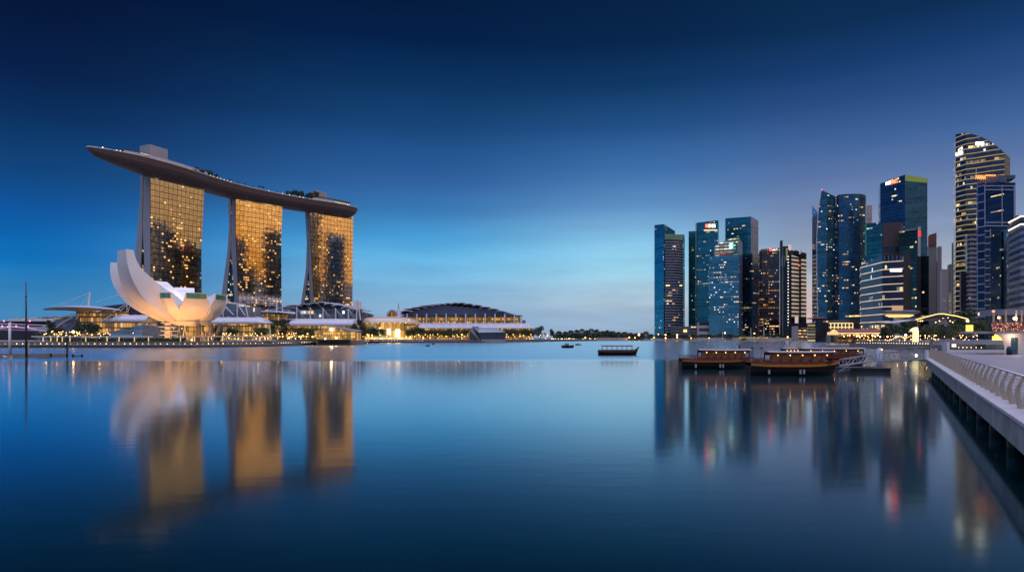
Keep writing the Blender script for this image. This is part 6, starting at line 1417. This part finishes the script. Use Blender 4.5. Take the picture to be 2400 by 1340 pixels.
bumboat('moored river boat of which only the roof shows behind the nearest boat', 1835, 1890, 112, 1.5, 2.65, (1842, 1884), 3, (M['black_paint'], M['red_paint'], M['brown_wood'], M['brown_wood']), M['boat_roof'], 2.4)
bumboat('dark wooden river boat with upturned prow crossing the open bay', 1404, 1500, 164, 1.15, 2.55, (1413, 1483), 6, (M['black_paint'], mat('dull_red', (.16, .05, .025), .4), M['brown_wood'], M['black_paint']), M['boat_roof'], 2.6, prow=.75, opened=True, blocks=False)
def barge(label, px0, px1, Y, zt, h2, cat='boat'):
    r_ = thing('work_boat', label, cat, (PX((px0+px1)/2, Y), Y, 0)); c = Vector((PX((px0+px1)/2, Y), Y, 0)); L = PX(px1, Y)-PX(px0, Y)
    MB().loft([[Vector((c.x+x, c.y-b, z)), Vector((c.x+x, c.y+b, z)), Vector((c.x+x*.94, c.y+b*.7, -.3)), Vector((c.x+x*.94, c.y-b*.7, -.3))] for x, b, z, f in hull_rings(L, L*.3, zt, 10)]).build('hull', M['black_paint'], r_)
    MB().box(c.x-L*.25, c.x+L*.1, c.y-L*.08, c.y+L*.08, zt-.02, zt+h2).build('wheelhouse', M['grey_metal'], r_)
    for k in (-.4, -.1, .25, .42): MB().tube([(c.x+L*k, c.y, zt), (c.x+L*k, c.y, zt+h2*1.5)], .05, 4).build('post', M['grey_metal'], r_)
    return r_
barge('small dark work boat with thin posts left of the crossing river boat', 1316, 1345, 285, 1.0, .9)
barge('tiny low boat just right of the small work boat', 1348, 1362, 380, .5, .5)
barge('tiny dark boat in front of the golden shops, left one', 998, 1007, 330, .5, .6); barge('tiny dark boat in front of the golden shops, right and farther one', 1013, 1018, 420, .7, .7)
# mooring piles among the boats
for px, yt, yb, Y, r_, mm_, lb in ((1785, 813, 862, 95, .22, 'black_paint', 'black mooring pile with pointed cap between the two front boats'), (1762.5, 812, 850, 115, .3, 'grey_metal', 'grey mooring pile behind the right end of the left boat'), (1733.5, 806, 820, 225, .2, 'black_paint', 'thin black pole in the water beyond the left boat')):
    t_ = thing('mooring_pile', lb, 'mooring pile', (PX(px, Y), Y, -1)); MB().tube([(PX(px, Y), Y, -1), P(px, yt+4, Y)], r_, 10).build('shaft', M['concrete'] if mm_ == 'black_paint' and Y < 100 else M[mm_], t_); MB().tube([P(px, yt+4.2, Y), P(px, yt, Y)], [r_*1.15, .03], 10).build('cap', M['black_paint'], t_)
# ---------------------------------------------------------------- pontoon and gangway
Y = 84
pn = thing('pontoon', 'low dark floating pontoon between the nearest boat and the gangway pile', 'pontoon', (PX(2020, Y), Y, 0))
MB().box(PX(1978, Y), PX(2072, Y), Y-1.5, Y+2.5, -.3, .45).build('float', M['dark_metal'], pn); MB().box(PX(1977, Y), PX(2073, Y), Y-1.6, Y+2.6, .46, .58).build('deck', M['asphalt'], pn)
[MB().bar(P(1965, 871, 77), P(*q), .06).build('strut', M['steel'], pn) for q in ((1992, 855, 78.5), (1994, 865, 79))]
gpile = thing('mooring_pile', 'thick pale blue-grey pile with conical cap carrying the gangway', 'mooring pile', (PX(2061, 90), 90, -1))
MB().tube([(PX(2061, 90), 90, -1), P(2061, 820, 90)], .40, 14).build('shaft', mat('pile_blue', (.30, .36, .44), .5, var=.1), gpile, smooth=True); MB().tube([P(2061, 820.2, 90), P(2061, 814.5, 90)], [.40, .12], 14).build('cap', M['concrete'], gpile); MB().ball(P(2066.5, 819, 89.7), .10, n=6, m=4).build('lamp', M['lamp_warm'], gpile)
gw = thing('gangway', 'pale steel gangway with truss railings leading from the promenade down to the pontoon', 'gangway', Q(93, 0, DZ))
M['gang_grey'] = mat('gang_grey', (.36, .37, .40), .45, .2, var=.1)
def truss(a0, a1, b0, b1, n, w, parent, both=True):
    """a0-a1 bottom chord, b0-b1 top chord, w: vector across the walkway"""
    m_ = MB()
    for o in (Vector((0, 0, 0)), w):
        m_.bar(a0+o, a1+o, .09); m_.bar(b0+o, b1+o, .08)
        for k in range(n+1):
            t = k/n; m_.bar(a0.lerp(a1, t)+o, b0.lerp(b1, t)+o, .05)
            if k < n: u_ = (k+1)/n; m_.bar((a0.lerp(a1, t) if k % 2 else b0.lerp(b1, t))+o, (b0.lerp(b1, u_) if k % 2 else a0.lerp(a1, u_))+o, .05)
    m_.build('truss_railing', M['gang_grey'], parent)
    d_ = MB(); d_.hexa([a0-Vector((0, 0, .1)), a1-Vector((0, 0, .1)), a1+w-Vector((0, 0, .1)), a0+w-Vector((0, 0, .1))], [a0, a1, a1+w, a0+w]); d_.build('walkway', M['grey_metal'], parent)
w_ = Vector((0.4, 1.6, 0))
truss(P(2070, 848, 86), P(2171, 841, 80.5), P(2070, 828, 86), P(2171, 821, 80.5), 4, w_, gw)
truss(P(1975, 857, 79.5), P(2054, 845, 85), P(1975, 843, 79.5), P(2054, 829, 85), 5, w_, gw)
for k in range(5): a, c = P(2070, 831+k*3.4, 86), P(2171, 824+k*3.4, 80.5); MB().tube([a, c], .012, 4).build('wire', M['steel'], gw)
MB().box(P(2169, 0, 80.5).x, P(2173, 0, 80.5).x, 80.2, 80.6, DZ, PZ(820, 80.5)).build('end_post', M['white_paint'], gw)
MB().ball(P(2147, 833, 82), .16, n=8, m=6).build('lamp', glow('gang_lamp', (1, .75, .5), 9), gw)
gw2 = thing('gangway', 'second gangway farther back with a peaked truss above the first one', 'gangway', P(2170, 815, 112))
truss(P(2090, 825, 118), P(2172, 821, 108), P(2090, 817, 118), P(2172, 812, 108), 6, w_, gw2)
# ---------------------------------------------------------------- things on the promenade
Y = 122; dp2 = thing('sign_pillar', 'pair of pale upright panels standing together on the promenade beyond the railing', 'pillar', (PX(2217, Y), Y, DZ))
MB().box(PX(2210.5, Y), PX(2217.2, Y), Y, Y+.5, DZ, PZ(800.5, Y)).build('panel', M['roof_lilac'], dp2); MB().box(PX(2218, Y), PX(2225, Y), Y-.1, Y+.4, DZ, PZ(801, Y)).build('panel', M['white_paint'], dp2)
ps = thing('post', 'grey square post at the far end of the railing', 'post', P(2186, 824, 118)); MB().box(PX(2183.5, 118), PX(2188.5, 118), 118, 118.4, DZ, PZ(793, 118)).build('shaft', M['grey_metal'], ps)
ps = thing('bollard', 'low pale bollard between the grey post and the upright panels', 'bollard', P(2194, 824, 119)); MB().tube([P(2194, 824, 119), P(2194, 816, 119)], .15, 8).build('shaft', M['white_paint'], ps)
gs = MB(); leafbox(gs, 95, 128, 146, 158, DZ+.02, DZ+.12, 2500, .25)
tag(gs.build('grass', M['grass']), kind='stuff')
for k, px in enumerate((2247, 2257, 2266, 2276, 2288, 2300)):
    o = copy_tree(fs, P(px, 814, 150), sc=.35, label='tiny ground light at the edge of the grass below the pale bridge', group='ground lights by the grass')
wlamp = thing('wall_lamp', 'pinkish wall lamp glowing under the left end of the pale bridge', 'wall lamp', P(2236, 806, 160)); MB().prism([(PX(2231, 160), 160), (PX(2241, 160), 160), (PX(2237.5, 160), 160.6), (PX(2234.5, 160), 160.6)], PZ(813, 160), PZ(806, 160)).build('lamp', glow('wall_lamp_glow', (1, .7, .6), 1.8), wlamp)
# kiosk with flower terrace
Y = 105; ks = thing('kiosk', 'pale curved kiosk with a wide thin roof and flower-covered terrace at the right edge', 'kiosk', (PX(2385, Y), Y, DZ))
x0, x1 = PX(2307, Y), PX(2440, Y)
rf = MB(); rr = []
for k in range(13):
    a = math.pi/2+math.pi*k/12; rr.append((PX(2352, Y)+(PX(2352, Y)-x0)*math.cos(a), Y+4.2-4.2*math.sin(a)))
rr = rr+[(x1, Y+8.4), (x1, Y)]
rf.prism([(p[0], p[1]) for p in reversed(rr)], PZ(781, Y), PZ(776, Y)); rf.build('roof', M['concrete'], ks, recalc=True)
cw_ = MB(); rings = []
for z, xx in ((DZ, 2368), (3.2, 2366), (4.0, 2364), (4.6, 2358), (5.0, 2350), (PZ(781, Y)-.02, 2338)):
    rings.append([Vector((PX(xx, Y), Y+1.2, z)), Vector((x1, Y+1.2, z)), Vector((x1, Y+7, z)), Vector((PX(xx, Y+6.2), Y+7, z))])
cw_.loft(rings).build('wall', mat('kiosk_wall', (.78, .77, .70), .5, var=.08), ks)
for px in (2383, 2391): MB().box(PX(px, Y), PX(px+6.5, Y), Y+1.05, Y+1.15, DZ, PZ(791, Y)).build('window', mat('kiosk_glass', (.03, .10, .14), .15, .3, (.1, .25, .35), .05, var=0), ks)
aw_ = MB(); pr = [(2329, 797), (2329.5, 787), (2332, 781.5), (2338, 780.5), (2346, 783), (2355, 788), (2361, 793), (2361, 797)]
aw_.prism([(PX(a, Y+12), Y+12) for a, _ in pr]+[(PX(2361, Y+12), Y+12.4), (PX(2329, Y+12), Y+12.4)], PZ(797.2, Y+12), [PZ(b_, Y+12) for a, b_ in pr]+[PZ(793, Y+12), PZ(787, Y+12)]); aw_.build('arched_window', glow('arch_yellow', (1, .72, .16), 1.5), ks)
kl = bpy.data.lights.new('kiosk_downlight', 'POINT'); kl.energy = 90; kl.color = (1, .6, .4); kl.shadow_soft_size = .15
ko = bpy.data.objects.new('kiosk_downlight', kl); COL.objects.link(ko); ko.location = (PX(2384, Y), Y+.2, 4.6)
egg = thing('bin', 'dark blue rounded bin against the kiosk wall', 'bin', (PX(2366, 103), 103, DZ)); MB().loft([[(PX(2366, 103)+r*math.cos(t*math.pi/6), 103+r*math.sin(t*math.pi/6), z) for t in range(12)] for z, r in ((DZ, .44), (DZ+.8, .44), (DZ+1.2, .34), (DZ+1.42, .12))]).build('body', mat('bin_blue', (.02, .035, .07), .4), egg, smooth=True)
tr_ = thing('flower_terrace', 'terrace parapet thick with red and pink flowers and tiny lights on the kiosk roof', 'flower bed', (PX(2365, Y), Y, PZ(776, Y)))
za, zb2 = PZ(775.9, Y), PZ(758, Y); xl = PX(2328, Y)
MB().box(xl, x1, Y+.3, Y+.8, za, zb2-.2).build('planter', M['dark_metal'], tr_)
fm2 = MB(); leafbox(fm2, xl-.2, x1, Y+.0, Y+1.0, za, zb2+.15, 1500, .16); fm2.build('leaves', M['leaf_dark'], tr_)
for nm, col, es, n_ in (('red_glow_flowers', (1, .08, .06), .5, 420), ('pink_glow_flowers', (1, .45, .4), .7, 380), ('tiny_lights', (1, .7, .45), 2.5, 110)):
    q = MB(); leafbox(q, xl-.2, x1, Y-.12, Y+.25, za, zb2+.12, n_, .085); tag(q.build(nm, glow(nm, col, es, (.3, .05, .04)), tr_), kind='stuff')  # the flowers glow too, by emission put into their colour
MB().tube([(xl, Y, zb2+.3), (x1, Y, zb2+.2)], .06, 6).build('handrail', M['red_paint'], tr_)
for px, yt, lit in ((2328.5, 730, 1), (2344.5, 741, 0), (2357, 727, 0), (2382, 727, 0), (2395, 726, 0)):
    t_ = thing('terrace_column', {2328.5: 'pinkish column with a red lamp at the left end of the flower terrace', 2344.5: 'slim orange-lit lamp column on the flower terrace', 2357: 'tall brown column right of the slim one on the terrace', 2382: 'pale column at the middle of the terrace', 2395: 'dark column at the right edge on the terrace'}[px], 'column', P(px, 776, Y+2)); MB().tube([P(px, 776, Y+2), P(px, yt, Y+2)], .14, 8).build('shaft', M['bronze'] if px != 2382 else M['white_paint'], t_)
    if lit: MB().ball(P(px, 729.5, Y+2), .22, n=8, m=5).build('lamp', glow('red_lamp', (1, .25, .15), 2.5), t_)
    if px == 2344.5: MB().ball(P(px-4, 744, Y+2), .18, n=8, m=5).build('lamp', M['lamp_warm'], t_)
tl = thing('terrace_lamp', 'bright orange lamp glowing above the flowers of the terrace', 'lamp', P(2379, 756, Y+1.6)); MB().tube([P(2379, 760, Y+1.6), P(2379, 748, Y+1.6)], .05, 6).build('stem', M['dark_metal'], tl); MB().ball(P(2379, 746, Y+1.6), .28, n=8, m=6).build('lamp', glow('terrace_glow', (1, .62, .18), 10), tl)
rb_ = thing('roof_block', 'dark roofed pavilion on the kiosk terrace at the right edge', 'pavilion', P(2385, 760, Y+7)); MB().box(PX(2360, Y+7), PX(2440, Y+7), Y+7, Y+11, PZ(765, Y+7), PZ(738, Y+7)).build('wall', mat('roof_pavilion', (.14, .13, .15), .6), rb_); MB().box(PX(2355, Y+6), PX(2440, Y+6), Y+6, Y+12, PZ(737.8, Y+6), PZ(724, Y+6)).build('roof', M['grey_metal'], rb_)
# ---------------------------------------------------------------- left foreground on the water
Y = 143; pm_ = thing('mast', 'tall bare dark mast standing alone in the water at far left', 'mast', (PX(62, Y), Y, -1)); MB().tube([(PX(62, Y), Y, -1), P(61.5, 760, Y), P(61, 660, Y)], [.24, .20, .10], 10).build('shaft', M['dark_metal'], pm_, smooth=True)
MB().tube([P(61, 694, Y), P(61, 697, Y)], .17, 8).build('collar', M['black_paint'], pm_)
for dx in (-13, -7): MB().tube([P(60.5, 690, Y), P(62+dx, 745, Y)], .012, 4).build('stay', M['dark_metal'], pm_)
pw = thing('mooring_pile', 'pale white mooring pile at far left with a grey twin behind', 'mooring pile', (PX(22, 150), 150, -1)); MB().tube([(PX(22, 150), 150, -1), P(22, 756, 150)], .19, 10).build('shaft', M['white_paint'], pw, smooth=True); MB().tube([(PX(25, 158), 158, -1), P(25, 754, 158)], .16, 10).build('twin_shaft', M['grey_metal'], pw, smooth=True)
pw = thing('mooring_pile', 'short pale pile just right of the dark mast', 'mooring pile', (PX(66.5, 165), 165, -1)); MB().tube([(PX(66.5, 165), 165, -1), P(66.5, 806, 165)], .2, 8).build('shaft', M['concrete'], pw)
pw = thing('mooring_pile', 'slender dark pile at the right part of the floating jetty', 'mooring pile', (PX(157.5, 155), 155, -1)); MB().tube([(PX(157.5, 155), 155, -1), P(157.5, 789, 155)], .2, 8).build('shaft', M['dark_metal'], pw)
jt = thing('jetty', 'low floating jetty of dark planks at the lower left', 'jetty', (PX(60, 155), 155, 0))
for (a, c, Yj, w) in ((-40, 160, 163, 1.1), (-40, 150, 148, .9), (-40, 52, 142, .6), (88, 118, 139, .5), (168, 192, 150, .4)): MB().box(PX(a, Yj), PX(c, Yj), Yj, Yj+w, -.1, .38).build('float', M['wood'] if w > 1 else M['stone'], jt)
for px, Yj in ((118, 147), (156, 147), (191, 149.5), (170, 149.5)): MB().box(PX(px-1.4, Yj), PX(px+1.4, Yj), Yj, Yj+.3, 0, .55 if px != 118 else .85).build('bollard', M['black_paint'], jt)
dg = thing('dinghy', 'small white dinghy moored at the floating jetty', 'dinghy', (PX(19, 139), 139, 0)); MB().loft([[Vector((PX(19, 139)+x, 139-b, z)), Vector((PX(19, 139)+x, 139+b, z)), Vector((PX(19, 139)+x*.9, 139+b*.6, -.1)), Vector((PX(19, 139)+x*.9, 139-b*.6, -.1))] for x, b, z, f in hull_rings(1.9, .8, .38, 8)]).build('hull', M['white_paint'], dg)
# ================================================================ warm lamps added among the trees of both banks to light the leaves
lampm = glow('globe_warm', (1, .60, .22), 7)
gl0 = thing('added_tree_lamp', 'added warm globe lamp on a short post, put in to light the leaves of the left bank', 'lamp', (0, 0, 0), 'added tree lamps on the left bank')
MB().tube([(0, 0, 0), (0, 0, 2.6)], .06, 6).build('post', M['dark_metal'], gl0); MB().ball((0, 0, 2.8), .2, n=8, m=6).build('globe', lampm, gl0)
for i, (px, Yg, e) in enumerate(((112, 404, 500), (137, 331, 300), (176, 338, 420), (236, 342, 250), (520, 428, 500), (606, 442, 500), (655, 488, 900), (712, 548, 900), (862, 528, 900), (985, 626, 1300), (1030, 678, 1300), (1075, 678, 1300), (1205, 733, 1500), (1245, 735, 1500), (2100, 392, 500), (2168, 290, 350), (2194, 300, 350), (2230, 294, 350), (2256, 284, 350), (2290, 318, 450))):
    loc = Vector((PX(px, Yg), Yg, LZ)); right = px > 2000
    if i == 0: gl0.location = loc
    else: copy_tree(gl0, loc, label='added warm globe lamp on a short post, put in to light the dark trees of the right quay' if right else None, group='added tree lamps on the right quay' if right else None)
    lg = bpy.data.lights.new('added_tree_light', 'POINT'); lg.energy = e; lg.color = (1, .55, .18); lg.shadow_soft_size = .3
    o = bpy.data.objects.new('added_tree_light', lg); COL.objects.link(o); o.location = loc+Vector((0, -1.2, 2.6))
